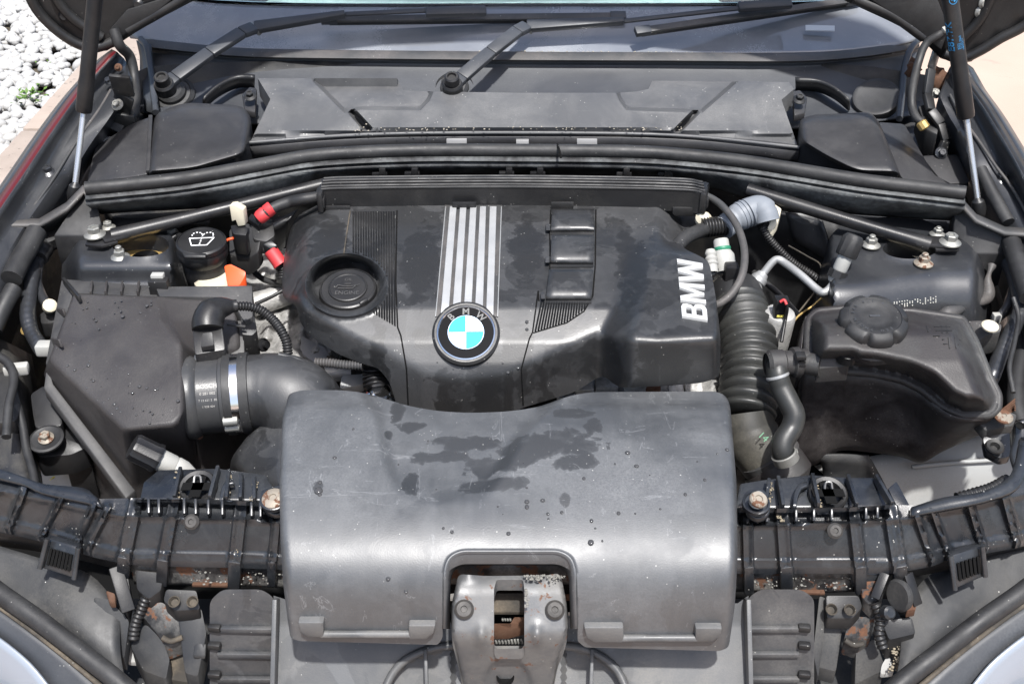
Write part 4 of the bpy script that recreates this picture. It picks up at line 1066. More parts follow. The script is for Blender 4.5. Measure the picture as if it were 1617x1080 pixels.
# oil filler cap in its recess
oc = thing('oil_filler_cap', 'round black oil filler cap sunk in the engine cover', 'oil cap', W(548, 460, .84))
c0 = W(549, 454, .858); nz = Vector((0, -.26, .97)).normalized()
lathe('cap', c0, nz, [(.033, -.035), (.035, -.02), (.0365, -.006), (.035, -.001), (.033, 0), (.0325, -.0012), (.0245, -.0012), (.024, .0008), (.0225, .0014), (.0215, .0006), (0, .0006)], M['black'], oc, 48)
xa = Vector((1, 0, 0)); ya = nz.cross(xa)
text_obj('lettering', 'ENGINE', c0 - ya*.0105, xa, ya, .0085, M['rubber_grey'], oc, extrude=.0004, lift=.0009)
text_obj('lettering', 'OIL', c0 + ya*.0125, xa, ya, .0065, M['rubber_grey'], oc, extrude=.0004, lift=.0009)
bm = bmesh.new()
zt = nz*.0014
for a, b in (((-.015, -.002), (-.012, .003)), ((-.012, .003), (-.006, .001)), ((-.006, .001), (.006, .001)), ((.006, .001), (.015, .004)), ((-.012, -.003), (.006, -.003)), ((.006, -.003), (.011, .003)), ((-.004, .005), (.004, .005))):
    bar_bm(bm, c0 + xa*a[0] + ya*a[1] + zt, c0 + xa*b[0] + ya*b[1] + zt, .0009, .001, nz)
fin('oil_can_symbol', bm, M['rubber_grey'], oc)
slab('cap_tab', [c0 + nz*.002 + xa*.018 - ya*.030, c0 + nz*.002 + xa*.028 - ya*.022, c0 + nz*.002 + xa*.025 - ya*.017, c0 + nz*.002 + xa*.016 - ya*.025], .006, M['black'], oc)
lathe('recess_wall', W(546, 454, .845), (0, -.2, 1), [(.050, .006), (.050, -.01), (.047, -.03), (0, -.03)], M['black'], oc, 40)

# ------------------------------------------------------------------ ribbed cable duct
cd = thing('cable_duct', 'long ribbed black cable duct behind the engine cover', 'cable duct', W(808, 330, .88))
ductp = [(509, 309), (560, 307), (808, 305), (1060, 309), (1112, 315)]
path = [W(x, y, .902) for x, y in ductp]; path = [Vector(p) for p in cat([tuple(p) for p in path], 6)]
prof = [(.030, .000), (.030, .008), (.022, .0145), (-.004, .0125), (-.006, .010), (-.006, -.020), (-.003, -.021), (.028, -.015)]
sweep('duct', [(-a, b) for a, b in prof], path, M['black'], cd, sharp=35)
for off, up_ in ((.024, .0142), (.015, .0146), (.007, .0142), (-.002, .0138)):
    V = [p + Vector((0, off, up_)) for p in path]; tube('rib', V, .0016, M['rubber'], cd, n=6, smooth_path=False)
tube('front_edge', [p + Vector((0, -.005, .0115)) for p in path], .0022, M['rubber'], cd, n=8, smooth_path=False)
for (xa_, xb_, y_, h_) in ((513, 553, 331, 9), (714, 752, 325, 7), (870, 906, 325, 7), (1062, 1101, 333, 9)):
    yy = W((xa_+xb_)/2, 308, .902).y - .0125
    slab('clip_tab', rnd([tuple(WY(xa_, y_ - 5, yy)), tuple(WY(xb_, y_ - 5, yy)), tuple(WY(xb_, y_ + h_, yy)), tuple(WY(xa_, y_ + h_, yy))], 0) and [WY(xa_, y_ - 5, yy), WY(xb_, y_ - 5, yy), WY(xb_, y_ + h_ - 4, yy), WY(xb_ - 4, y_ + h_, yy), WY(xa_ + 4, y_ + h_, yy), WY(xa_, y_ + h_ - 4, yy)], Vector((0, .004, 0)), M['black'], cd, bev=.001)
for x, y in ((506, 306), (508, 318), (1108, 306), (1112, 318)): box('end_clamp', W(x, y, .899), (.010, .016, .014), M['black'], cd, bev=.002)
bar('end_collar', W(503, 313, .90), W(513, 313, .90), .036, .03, M['black'], cd, bev=.004)
bar('end_collar', W(1105, 312, .90), W(1117, 313, .90), .04, .032, M['black'], cd, bev=.004)
# ------------------------------------------------------------------ strut braces
for lab, a, b, fl in (('flat-ended black strut brace running to the left tower', (178, 374, .862), (520, 290, .895), [(134, 386, .864), (140, 372, .866), (182, 360, .866), (186, 382, .864), (160, 388, .864)]),
                      ('flat-ended black strut brace running to the right tower', (1468, 388, .862), (1180, 300, .895), [(1466, 376, .866), (1500, 374, .866), (1518, 386, .864), (1514, 394, .864), (1478, 394, .864)])):
    t = thing('strut_brace', lab, 'strut brace', W(*a), 'strut braces')
    A, B = W(*a), W(*b); d = (B - A).normalized()
    V = [A, A + d*.03, A + d*.08, B]; bm = bmesh.new()
    tube_bm(bm, V, [.0115, .0105, .0092, .0092], 18); fin('brace_tube', bm, M['black_clean'], t, sharp=50)
    slab('flattened_end', fl, .004, M['black_clean'], t, bev=.001)
    bm = bmesh.new(); e = W3(fl); cpt = sum(e, Vector())/len(e)
    bar_bm(bm, cpt + Vector((0, 0, .001)), A + d*.02, .03, .006, (0, 0, 1), .026); fin('transition', bm, M['black_clean'], t, bev=.0025)

# ------------------------------------------------------------------ left rear: washer filler, jump terminal, cables
wf = thing('washer_filler', 'black washer bottle filler with white symbol on its cap', 'washer filler', W(318, 440, .76))
nz = Vector((.05, -.12, 1)).normalized(); c0 = W(318, 384, .868)
lathe('cap', c0, nz, [(.026, -.03), (.0325, -.018), (.0335, -.010), (.0315, -.004), (.0330, -.002), (.0325, .003), (.030, .005), (.0295, .0035), (0, .0035)], M['black'], wf, 44)
lathe('neck', c0 - nz*.02, nz, [(.029, 0), (.0285, -.02), (.025, -.045), (.021, -.055), (0, -.055)], M['rubber'], wf, 36)
slab('cap_tongue', rnd([tuple(c0 + Vector(q)) for q in ((-.02, -.025, .002), (.012, -.032, .002), (.016, -.038, .0), (-.016, -.036, 0))], 0) and [c0 + Vector(q) for q in ((-.02, -.025, .002), (.014, -.03, .002), (.014, -.037, .0), (-.014, -.036, 0))], .004, M['black'], wf)
lathe('white_neck', W(340, 446, .815), (0, 0, 1), [(.027, -.05), (.027, .004), (.022, .010), (0, .010)], M['cream'], wf, 28)
slab('orange_clip', rnd([(354, 420, .845), (364, 417, .848), (388, 429, .842), (387, 436, .838), (378, 451, .828), (360, 451, .828)], 3), .02, M['orange'], wf, bev=.002)
xa = Vector((1, 0, 0)); ya = nz.cross(xa); zt = nz*.0046; bm = bmesh.new()
def sg(pts, w=.0013):
    for a, b in zip(pts[:-1], pts[1:]): bar_bm(bm, c0 + xa*a[0] + ya*a[1] + zt, c0 + xa*b[0] + ya*b[1] + zt, w, .0006, nz)
sg([(-.016, .004), (.016, .006), (.010, -.011), (-.010, -.012), (-.016, .004)])
for k in range(4): sg([(0, -.010 + k*.0065), (0, -.0065 + k*.0065)])
for s in (-1, 1):
    pr = [(s*(.0075 + .0065*math.cos(a)), .012 + .006*math.sin(a)) for a in np.linspace(math.pi*.95, -.3, 10)]
    for k in range(0, 9, 2): sg([(pr[k][0] if s > 0 else pr[k][0], pr[k][1]), pr[k+1]])
fin('wiper_symbol', bm, M['ink_white'], wf)['label'] = 'white wiper and spray symbol'
sheet('bracket', [[(266, 375, .85), (280, 366, .855), (292, 372, .855)], [(262, 412, .80), (278, 408, .80), (300, 410, .80)]], M['black'], wf, thick=.006)

jt = thing('jump_terminal', 'black positive battery terminal block with red cable caps', 'terminal block', W(395, 420, .78))
slab('housing', rnd([(362, 362, .855), (392, 352, .86), (412, 372, .855), (408, 398, .84), (390, 410, .828), (362, 402, .832)], 5), .025, M['black'], jt, bev=.004)
slab('housing_step', rnd([(396, 350, .865), (430, 345, .866), (434, 372, .855), (420, 382, .85), (400, 378, .852)], 4), .02, M['black'], jt, bev=.003)
slab('holder', rnd([(364, 356, .875), (386, 354, .876), (392, 362, .872), (388, 372, .868), (368, 370, .868)], 3), .03, M['black_clean'], jt, bev=.002)
yy = W(376, 357, .876).y
o = slab('white_tag', [WY(362, 325, yy), WY(370, 324, yy), WY(384, 332, yy), WY(387, 356, yy), WY(376, 358, yy), WY(372, 348, yy), WY(366, 350, yy)], Vector((.002, .012, 0)), M['cream'], jt, bev=.001); o['label'] = 'worn white plastic tag standing on the block'
slab('cover_flap', [(391, 345, .872), (397, 337, .878), (412, 346, .876), (408, 356, .868)], .006, M['black_clean'], jt, bev=.001)
tube('black_cable', [(504, 311, .90), (478, 315, .898), (458, 319, .892), (436, 327, .888), (418, 337, .882), (408, 346, .872)], .0078, M['rubber'], jt, n=14)
lathe('red_cap', W(411, 343, .877), W(425, 332, .884) - W(408, 346, .874), [(.0082, -.004), (.0098, 0), (.0098, .008), (.0088, .010), (.0098, .012), (.0096, .020), (.0082, .0215)], M['red'], jt, 20)
tube('black_cable', [(414, 384, .84), (424, 394, .836), (436, 408, .826), (444, 422, .815)], .0072, M['rubber_grey'], jt, n=14)
lathe('red_cap', W(427, 395, .838), W(442, 416, .822) - W(427, 395, .838), [(.0084, 0), (.0098, .001), (.0100, .020), (.011, .024), (.009, .025)], M['red'], jt, 20)
corrugated('conduit', [(441, 414, .822), (446, 428, .81), (446, 445, .80)], .0085, .0042, .002, M['black'], jt, 12)
tube('orange_wire', [(352, 388, .852), (358, 380, .858), (366, 377, .86), (371, 377, .858)], .0018, M['orange'], jt, n=8)
slab('cable_guide', [(415, 386, .848), (428, 379, .852), (438, 388, .846), (428, 394, .842)], .012, M['black_clean'], jt, bev=.001)
cb = tube('ground_cable', [(392, 408, .80), (396, 420, .79), (404, 432, .785), (416, 441, .782), (432, 446, .782), (450, 448, .785)], .0042, M['rubber'], n=12)
tag(cb, 'thin black cable curving from the terminal block to the engine cover', 'cable')
sh = sheet('side_shield', [[(404, 356, .86), (440, 345, .868), (470, 330, .875)], [(424, 372, .845), (440, 364, .85), (455, 352, .86)], [(430, 400, .78), (440, 398, .785), (450, 390, .79)]], M['black'])
tag(sh, 'black sheet shield between terminal block and engine cover', 'shield')
lathe('rubber_plug', W(404, 412, .805), (-.3, -.6, .7), [(.012, 0), (.012, .003), (.008, .004), (.007, .009), (.004, .010), (0, .010)], M['rubber'], jt, 18)
# ------------------------------------------------------------------ air filter box
ab = thing('air_filter_box', 'black air filter box sprinkled with water drops at the left', 'air filter box', W(190, 700, .55))
P_ = dict(A=(114, 460, .845), B=(252, 469, .850), C=(348, 471, .838), D=(374, 492, .828), E=(262, 507, .848), F=(284, 540, .842), G=(290, 603, .822), H=(289, 655, .806), I=(276, 672, .80), J=(195, 679, .796), K=(76, 566, .812),
          N=(380, 545, .80), O=(312, 552, .812), Q=(304, 600, .79), S=(303, 655, .765), T=(310, 742, .66), U=(212, 770, .68), V=(74, 596, .775), X=(112, 452, .83), Y=(250, 456, .83), Z=(396, 462, .82))
def ap(k): return W(*P_[k])
bm = bmesh.new(); vx = {k: bm.verts.new(ap(k)) for k in P_}
def low_(k, z):
    p = ap(k).copy(); p.z = z; return bm.verts.new(p)
for f in ('ABEFGHIJK', 'BCDNOFE', 'OQGF', 'QSHG', 'IHST', 'JIT', 'JTU', 'KJU', 'KUV'): bm.faces.new([vx[c] for c in f])
lv = low_('V', .6); lu = low_('U', .55); lt = low_('T', .55); la = low_('A', .6); lc = low_('C', .6); ld = low_('D', .6); ln = low_('N', .6); ls = low_('S', .6); 
for f in ((vx['K'], vx['V'], lv, la, vx['A']), (vx['A'], la, lc, vx['C'], vx['B']), (vx['C'], lc, ld, vx['D']), (vx['D'], ld, ln, vx['N']), (vx['N'], ln, ls, vx['S'], vx['Q'], vx['O']), (vx['S'], ls, lt, vx['T']), (vx['T'], lt, lu, vx['U']), (vx['U'], lu, lv, vx['V']), (lv, lu, lt, ls, ln, ld, lc, la)):
    try: bm.faces.new(f)
    except ValueError: pass
for v in [v for v in bm.verts if not v.link_faces]: bm.verts.remove(v)
fin('lid', bm, M['airbox'], ab, bev=.007, seg=4, sharp=60, minang=8)
# tray: pale edge strip in front-left, rear lip with ribs, right shelf
slab('tray_edge', [(74, 573, .79), (69, 612, .77), (199, 787, .695), (214, 774, .695), (84, 606, .775)], .016, M['airbox_tray'], ab, bev=.0015)
slab('tray_edge', [(97, 441, .828), (116, 462, .832), (80, 572, .80), (72, 574, .79)], .015, M['airbox_tray'], ab, bev=.0015)
slab('tray_lip', [(97, 440, .828), (240, 451, .828), (250, 468, .834), (116, 462, .834)], .012, M['airbox_tray'], ab, bev=.0015)
slab('tray_lip', rnd([(246, 453, .842), (398, 451, .842), (399, 500, .825), (386, 508, .822), (366, 474, .834), (350, 469, .838), (252, 468, .842)], [2, 3, 3, 3, 14, 8, 2]), .03, M['airbox_tray'], ab, bev=.002)
for x in (146, 169, 194, 220): bar('rib', W(x, 449, .834), W(x - 2, 465, .836), .003, .01, M['airbox'], ab, bev=.0005)
bar('rib', W(101, 443, .834), W(126, 472, .848), .004, .009, M['black'], ab, bev=.0008)
for (x, y, x2) in ((92, 492, 102), (84, 540, 96)): bar('rib', W(x, y, .815), W(x2, y + 2, .828), .003, .01, M['airbox'], ab, bev=.0005)
box('white_clip', W(250, 441, .848), (.016, .010, .016), M['white'], ab); box('clip_latch', W(252, 452, .842), (.024, .014, .02), M['black'], ab)
slab('side_rib', rnd([(360, 505, .815), (384, 507, .815), (386, 560, .79), (362, 566, .79)], 3), .05, M['airbox_tray'], ab, bev=.003)
slab('side_latch', rnd([(380, 496, .825), (402, 500, .82), (406, 522, .812), (398, 530, .808), (382, 528, .81)], 3), .04, M['black'], ab, bev=.002)
bar('latch_wire', W(358, 512, .825), W(388, 516, .822), .003, .003, M['rubber_grey'], ab)
lathe('latch_pin', W(408, 545, .785), (.8, -.4, .3), [(.004, 0), (.004, .006), (.009, .007), (.009, .010), (.005, .011), (.005, .016), (0, .016)], M['black'], ab, 14)
# water drops on the lid: shallow domes
def drops(name, count, region, H, lab, sizes=(.0012, .0034), extra=()):
    vv = []; ff = []
    dv, df = icos(2); top_ = dv[:, 2] > -.25
    xs_ = [p[0] for p in region]; ys_ = [p[1] for p in region]; got = 0
    pts = list(extra)
    while got < count:
        x, y = rng.uniform(min(xs_), max(xs_)), rng.uniform(min(ys_), max(ys_))
        if sd(np.array([x]), np.array([y]), region)[0] > -6: continue
        pts.append((x, y, rng.uniform(*sizes)*(.6 if rng.random() < .6 else 1))); got += 1
    for x, y, s in pts:
        s *= .78; c = W(x, y, H(x, y)); b = len(vv); st = rng.uniform(.9, 1.5)
        for q in dv: vv.append(c + Vector((q[0]*s, q[1]*s*st, max(q[2], -.3)*s*.62)))
        ff += [tuple(int(i) + b for i in f) for f in df]
    me = bpy.data.meshes.new(name); me.from_pydata(vv, [], ff); shade(me, None)
    o = link(name, me, M['water']); tag(o, lab, kind='stuff'); return o
reg = [P_[k][:2] for k in 'ABEFGHIJK']
A_ = np.array([[P_[k][0], P_[k][1], 1] for k in 'ABEFGHIJK']); B_ = np.array([P_[k][2] for k in 'ABEFGHIJK'])
co = np.linalg.lstsq(A_, B_, rcond=None)[0]
# exact height of the lid under a pixel: intersect with the fitted plane in space
Pw = np.array([tuple(ap(k)) for k in 'ABEFGHIJK']); cw_ = np.linalg.lstsq(np.c_[Pw[:, :2], np.ones(len(Pw))], Pw[:, 2], rcond=None)[0]
def Hlid(x, y):
    u = (x - 808.5)/FPX; v = (540 - y)/FPX; dx, dy, dz = u, cp + v*sp, -sp + v*cp
    t = (cw_[0]*CAM.x + cw_[1]*CAM.y + cw_[2] - CAM.z)/(dz - cw_[0]*dx - cw_[1]*dy); return CAM.z + t*dz
drops('lid_water_drops', 95, reg, Hlid, 'scattered clear water drops on the air filter box lid')
# ------------------------------------------------------------------ air mass meter with plug, hose elbow, clamp
am = thing('air_mass_meter', 'grey air mass meter tube with printed lettering beside the filter box', 'air mass meter', W(340, 660, .72))
c0, c1 = W(304, 628, .778), W(372, 622, .778); ax = (c1 - c0).normalized(); L_ = (c1 - c0).length
lathe('tube', c0, ax, [(.049, -.006), (.050, .002), (.047, .008), (.0445, .010), (.0445, L_*.68), (.046, L_*.71), (.0465, L_*.78), (.044, L_*.8), (.044, L_ + .01), (.038, L_ + .01)], grime('meter_plastic', (.055, .056, .058), .38, .2, specks=.2), am, 48)
def ring_text(name, sx, size, c, axis, rr, along, th0, mat, parent, bold=0):
    cu = bpy.data.curves.new(name, 'FONT'); cu.body = sx; cu.size = size; cu.offset = bold; cu.resolution_u = 3; cu.align_x = 'CENTER'
    o = bpy.data.objects.new(name, cu); COL.objects.link(o)
    me = bpy.data.meshes.new_from_object(o.evaluated_get(bpy.context.evaluated_depsgraph_get())); bpy.data.objects.remove(o); bpy.data.curves.remove(cu)
    f = Vector((0, -1, 0)); f = (f - axis*f.dot(axis)).normalized(); u = f.cross(axis); u = u if u.z > 0 else -u
    for v in me.vertices:
        th = th0 + v.co.y/rr; v.co = c + axis*(along + v.co.x) + (f*math.cos(th) + u*math.sin(th))*(rr + .0003)
    me.materials.clear(); return link(name, me, mat, parent)
for k, (sx, sz_) in enumerate((('BOSCH', .0074), ('0 281 002', .0044), ('7 13 621 2  85', .0036), ('1 928 404', .0036))):
    ring_text('print', sx, sz_, c0, ax, .0445, .0235, R(47) - k*.17, M['ink_grey'], am, .0002 if k == 0 else 0)
slab('sensor_base', rnd([(306, 560, .825), (352, 552, .827), (358, 572, .815), (308, 582, .815)], 4), .03, M['cowl'], am, bev=.003)
plug = slab('plug', rnd([(304, 520, .848), (350, 512, .85), (356, 552, .832), (308, 560, .832)], 4), .03, M['black_clean'], am, bev=.003)
slab('plug_latch', rnd([(319, 527, .853), (335, 524, .854), (338, 545, .842), (317, 548, .841)], 3), .006, M['black'], plug, bev=.001)
tube('plug_boot', [(328, 520, .846), (328, 508, .852), (334, 495, .857), (346, 487, .858), (362, 484, .856), (374, 483, .855)], [.0185]*13 + list(np.linspace(.018, .0085, 14)) + [.008]*4, M['black_clean'], am, n=16)
corrugated('conduit', [(370, 484, .855), (392, 484, .853), (412, 490, .848), (430, 504, .84), (444, 522, .832), (452, 540, .822), (455, 560, .81)], .0062, .0036, .0014, M['black'], am, 12)
for (x, y) in ((306, 604), (315, 688)): lathe('rusty_screw', W(x, y, .80 if y < 650 else .74), (-.2, -.7, .7), [(.005, 0), (.005, .003), (0, .003)], M['copper_rust'], am, 10)
el = thing('intake_elbow', 'black rubber intake elbow with a steel clamp beside the meter', 'intake elbow', W(470, 650, .7))
pth = [(366, 622, .778), (395, 620, .778), (428, 619, .778), (458, 627, .774), (482, 648, .76), (492, 690, .73)]
tube('elbow', pth, [.0455]*10 + list(np.linspace(.0465, .050, 10)) + list(np.linspace(.050, .048, 11)), M['cover'], el, n=40)
def ring(name, x, w, r, mat, par):
    c = c0 + ax*((W(x, 622, .778) - c0).length); return lathe(name, c, ax, [(r-.003, -w/2), (r, -w/2+.0006), (r, w/2-.0006), (r-.003, w/2)], mat, par, 48)
ring('clamp', 376, .012, .0482, M['chrome'], el); ring('cuff', 364, .010, .049, M['rubber'], el); ring('cuff', 389, .012, .049, M['rubber'], el)
for a, s in ((-.1, .006), (-.35, .005)):
    n_ = Vector((0, -math.cos(a), math.sin(a))); lathe('clamp_screw', c0 + ax*((W(376, 622, .778) - c0).length) + n_*.048, ax, [(s, -.008), (s, .008), (s*.5, .009), (0, .009)], M['zinc'], el, 12)
for k in range(2): tube('elbow_rib', [(440 + 8*k, 560 + k, .822 - .004*k), (462 + 8*k, 567 + k, .818), (488 + 6*k, 584, .808), (504 + 6*k, 606, .795)], .003, M['cover'], el, n=8)
cd2 = corrugated('cable_conduit', [(498, 572, .80), (520, 573, .80), (545, 576, .80), (572, 577, .80)], .0058, .0036, .0014, M['rubber_grey'], None, 12)
tag(cd2, 'short corrugated conduit entering beneath the engine cover near the elbow', 'conduit')
bs = corrugated('ribbed_boot', [(588, 575, .79), (590, 592, .778), (593, 612, .768)], .0148, .0055, .004, M['black_clean'], None, 20)
tag(bs, 'ribbed black rubber boot at the lower left of the engine cover', 'rubber boot')
cp2 = lathe('chrome_coupling', W(600, 626, .755), (.2, -.3, 1), [(.017, -.02), (.017, .002), (.013, .006), (.013, .012), (.011, .014), (0, .014)], M['chrome'], None, 24)
tag(cp2, 'shiny metal coupling below the ribbed boot', 'coupling')

# ------------------------------------------------------------------ left side wiring and brackets
wh = thing('wiring_loom', 'taped wiring loom running down the left inner wing', 'wiring loom', W(60, 540, .75))
def taped(t, name, pts, r, mat):
    return tube(name, pts, lambda s: r*(1 + .018*math.sin(s*160) + .03*math.sin(s*23)), mat, t, n=14, res=14)
taped(wh, 'loom_branch', [(76, 368, .84), (74, 392, .83), (58, 412, .825), (50, 440, .82), (46, 470, .81), (44, 500, .80), (50, 525, .79), (62, 545, .785), (68, 556, .78)], .0098, M['paint'])
taped(wh, 'loom_branch', [(72, 395, .83), (62, 415, .825), (58, 440, .815), (62, 460, .805), (72, 478, .80), (80, 488, .795)], .0068, M['paint'])
taped(wh, 'loom_branch', [(74, 372, .84), (70, 390, .835), (60, 408, .83)], .013, M['rubber'])
lathe('grommet', W(76, 372, .845), (0, -.3, 1), [(.018, -.01), (.018, .004), (.012, .006), (0, .006)], M['rubber'], wh, 20)
box('connector', W(71, 550, .787), (.020, .018, .016), M['white'], wh, bev=.003)
lathe('connector', W(78, 485, .80), (.4, -.5, .6), [(.009, 0), (.009, .008), (.006, .010), (0, .010)], M['cream'], wh, 14)
box('connector', W(26, 583, .77), (.030, .014, .014), M['white'], wh, Matrix.Rotation(.2, 3, 'Z'), bev=.003)
sc = slab('sensor_cap', rnd([(60, 498, .785), (80, 484, .79), (92, 490, .79), (88, 510, .78), (64, 512, .775)], 6), .02, M['rubber'], bev=.004); tag(sc, 'black rubber cap tucked behind the left edge of the filter box', 'cap')
st = thing('rubber_strip', 'black rubber edge strip hanging over the left inner wing', 'rubber strip', W(30, 440, .8))
tube('strip', [(58, 366, .866), (46, 388, .858), (32, 412, .85), (18, 440, .842)], .0135, M['rubber'], st, n=16)
tube('strip', [(22, 455, .83), (8, 480, .82), (-10, 520, .80)], .011, M['rubber'], st, n=14)
# side plate with rusty bolt, brackets beside the filter box
lb = thing('headlamp_bracket', 'black bracket with a rusty bolt left of the filter box', 'bracket', W(80, 700, .6))
slab('plate', rnd([(48, 622, .745), (70, 608, .75), (98, 640, .735), (98, 672, .725), (56, 676, .725), (52, 655, .73)], 6), .03, M['black'], lb, bev=.003)
slab('plate', rnd([(46, 690, .715), (62, 672, .72), (90, 672, .72), (100, 690, .715), (138, 706, .705), (112, 718, .70), (60, 722, .70)], 6), .03, M['black'], lb, bev=.003)
lathe('washer', W(73, 693, .722), (0, -.25, 1), [(.021, -.002), (.021, .001), (.018, .002), (.015, .0005), (0, .0005)], M['rubber'], lb, 28)
bolt(W(73, 692, .7235), .0095, M['rust_bolt'], lb, (0, -.25, 1), head=.7)
slab('box_part', rnd([(96, 640, .72), (140, 690, .70), (138, 708, .70), (96, 708, .70)], 3), .08, M['black'], lb, bev=.003)
ll = sheet('wheel_arch_liner', [[(40, 712, .66), (100, 725, .66), (150, 715, .66), (215, 760, .64)], [(55, 752, .60), (110, 775, .60), (150, 790, .60), (215, 800, .58)], [(60, 830, .54), (110, 850, .54), (160, 860, .54), (215, 870, .54)]], M['liner'], nu=4, nv=3)
tag(ll, 'pale grey liner showing through the opening at the lower left', 'liner')
lf = sheet('leaf', [[(79, 758, .618), (83, 753, .621), (90, 749, .622)], [(78, 757, .614), (84, 755, .618), (94, 748, .621)]], M['yellow'], nu=2, nv=1, thick=.0005); tag(lf, 'small yellow leaf lying on the pale liner', 'leaf')
ap2 = thing('left_inner_panel', 'dark inner panel at the far left of the bay', 'inner panel', W(20, 650, .6))
sheet('panel', [[(-40, 520, .76), (-20, 600, .74), (-20, 700, .72), (0, 780, .70)], [(10, 540, .76), (30, 610, .745), (40, 690, .72), (55, 770, .70)], [(50, 560, .68), (60, 620, .67), (60, 700, .66), (70, 780, .64)]], M['paint_in'], ap2, nu=3, nv=3)
slab('plate', rnd([(-30, 600, .765), (18, 582, .77), (34, 640, .75), (26, 664, .745), (-30, 672, .74)], 6), .02, M['black'], ap2, bev=.003)
tube('edge', [(28, 640, .75), (36, 672, .735), (42, 710, .72), (52, 745, .71), (56, 768, .705)], .005, M['rubber'], ap2)
# service port at the front left
sp_ = thing('service_port', 'black capped service port on a white pipe at the front left', 'service port', W(262, 740, .7))
a, b = W(224, 712, .778), W(286, 742, .748); d = (b - a).normalized()
lathe('cap', a - d*.012, d, [(0, 0), (.014, .0), (.0155, .003), (.0155, .026), (.0165, .028), (.0165, .032), (0, .032)], M['black_clean'], sp_, 24, rfun=lambda r, a_, h: r*(1 + .035*math.cos(a_*12)) if r > .01 else r)
lathe('pipe', a + d*.018, d, [(.0125, 0), (.0125, .02), (.0115, .022), (.0125, .024), (.012, .034), (.003, .058), (0, .058)], M['white'], sp_, 20)
# ------------------------------------------------------------------ coolant expansion tank
tk = thing('expansion_tank', 'dark brown-black coolant expansion tank at the right', 'expansion tank', W(1400, 700, .6))
# upper shell: crowned body inside a flat seam flange
fl = rnd([(1276, 505), (1290, 492), (1330, 488), (1440, 492), (1520, 504), (1540, 540), (1560, 590), (1577, 625), (1576, 645), (1562, 656), (1520, 657), (1490, 644), (1455, 615), (1425, 600), (1380, 590), (1330, 586), (1290, 584), (1274, 570)], [6]*18)
crown = rnd([(1281, 502), (1292, 495), (1330, 491), (1440, 495), (1516, 508), (1534, 542), (1554, 592), (1569, 626), (1567, 640), (1558, 647), (1522, 648), (1496, 636), (1464, 606), (1430, 590), (1382, 580), (1350, 577), (1344, 572), (1292, 572), (1283, 560)], [6]*19)
def hT(x, y):
    base = np.interp(y, [485, 560, 590, 657], [.845, .822, .808, .775])
    topz = np.interp(y, [485, 530, 570, 640], [.876, .868, .855, .826])
    d = -sd(x, y, crown)
    return base + (topz - base)*(1 - (1 - np.clip(d/28, 0, 1))**2.3)
field('upper_shell', fl, hT, M['tank'], tk, step=3.6, skirt=.004, sharp=80, rings=[(crown, (2, -6, -14))])
lip = [W(x, y, float(hT(np.array([x]), np.array([y]))[0]) - .003) for x, y in fl]
lip.append(lip[0]); bm = bmesh.new(); tube_bm(bm, lip, .005, 8, cap=False); fin('seam_flange', bm, M['tank'], tk, sharp=60)
# lower body: walls going down from the seam to the base
up_ = [(1268, 590, .80), (1300, 590, .803), (1380, 596, .80), (1425, 606, .795), (1455, 622, .788), (1490, 650, .778), (1520, 662, .772), (1562, 660, .77), (1578, 640, .775)]
lo_ = [(1252, 735, .64), (1285, 735, .64), (1325, 712, .66), (1380, 715, .665), (1425, 722, .665), (1455, 731, .662), (1490, 712, .68), (1540, 690, .70), (1580, 672, .72)]
mi_ = [((a[0]+b[0])/2 + 2, (a[1]*.5+b[1]*.5), (a[2]+b[2])/2) for a, b in zip(up_, lo_)]
und = [(1262, 690, .62), (1300, 690, .62), (1335, 690, .64), (1380, 690, .64), (1425, 690, .64), (1455, 690, .64), (1490, 680, .66), (1540, 670, .68), (1580, 650, .70)]
sheet('lower_body', [up_, mi_, lo_, und], M['tank_shaded'], tk, nu=4, nv=4, thick=.003)
sheet('side_wall', [[(1276, 500, .84), (1268, 545, .82), (1266, 592, .80)], [(1262, 540, .74), (1252, 600, .70), (1246, 660, .66)], [(1262, 600, .64), (1252, 680, .62), (1240, 735, .60)]], M['tank_shaded'], tk, nv=3)
sheet('side_wall', [[(1578, 640, .775), (1545, 560, .80), (1518, 500, .83)], [(1586, 680, .70), (1556, 590, .70), (1530, 530, .70)]], M['tank_shaded'], tk)
# neck, cap, bleed screw, outlet stub
c0 = W(1377, 516, .866); nz = Vector((-.04, -.22, 1)).normalized()
lathe('neck_ring', c0 - nz*.016, nz, [(.043, -.004), (.044, .004), (.040, .010), (0, .010)], M['tank'], tk, 44)
def lobes(r, a, h): 
    return r*(1 - .17*max(0, math.cos(a*7 + .6))**5) if r > .036 and h > .0 else r
lathe('tank_cap', c0, nz, [(.037, -.006), (.0395, .0), (.0395, .012), (.037, .0165), (.0305, .0185), (.0295, .0175), (.021, .0175), (.0195, .0165), (.012, .0165), (0, .0175)], M['rubber'], tk, 84, rfun=lobes, sharp=45)
xa = Vector((1, 0, 0)); ya = nz.cross(xa)
for k in range(26):
    a = 2*math.pi*k/26; dv = xa*math.cos(a) + ya*math.sin(a); ch = 'UNTER 1,4 BAR NICHT OEFFNE'[k % 26]
    if ch == ' ': continue
    text_obj('cap_print', ch, c0 + nz*.0177 + dv*.0245, xa*math.sin(a) - ya*math.cos(a), dv, .0052, M['cowl'], tk, extrude=.0002)
slab('cap_stripe', [c0 + nz*.0182 + xa*q[0] + ya*q[1] for q in ((-.006, -.001), (.006, -.001), (.006, .001), (-.006, .001))], .001, M['cowl'], tk, bev=0)
lathe('bleed_screw', W(1339, 555, .845), nz, [(.0125, -.012), (.0125, .0), (.0098, .001), (.0098, .006), (.0085, .0075), (0, .0075)], M['black_clean'], tk, 24)
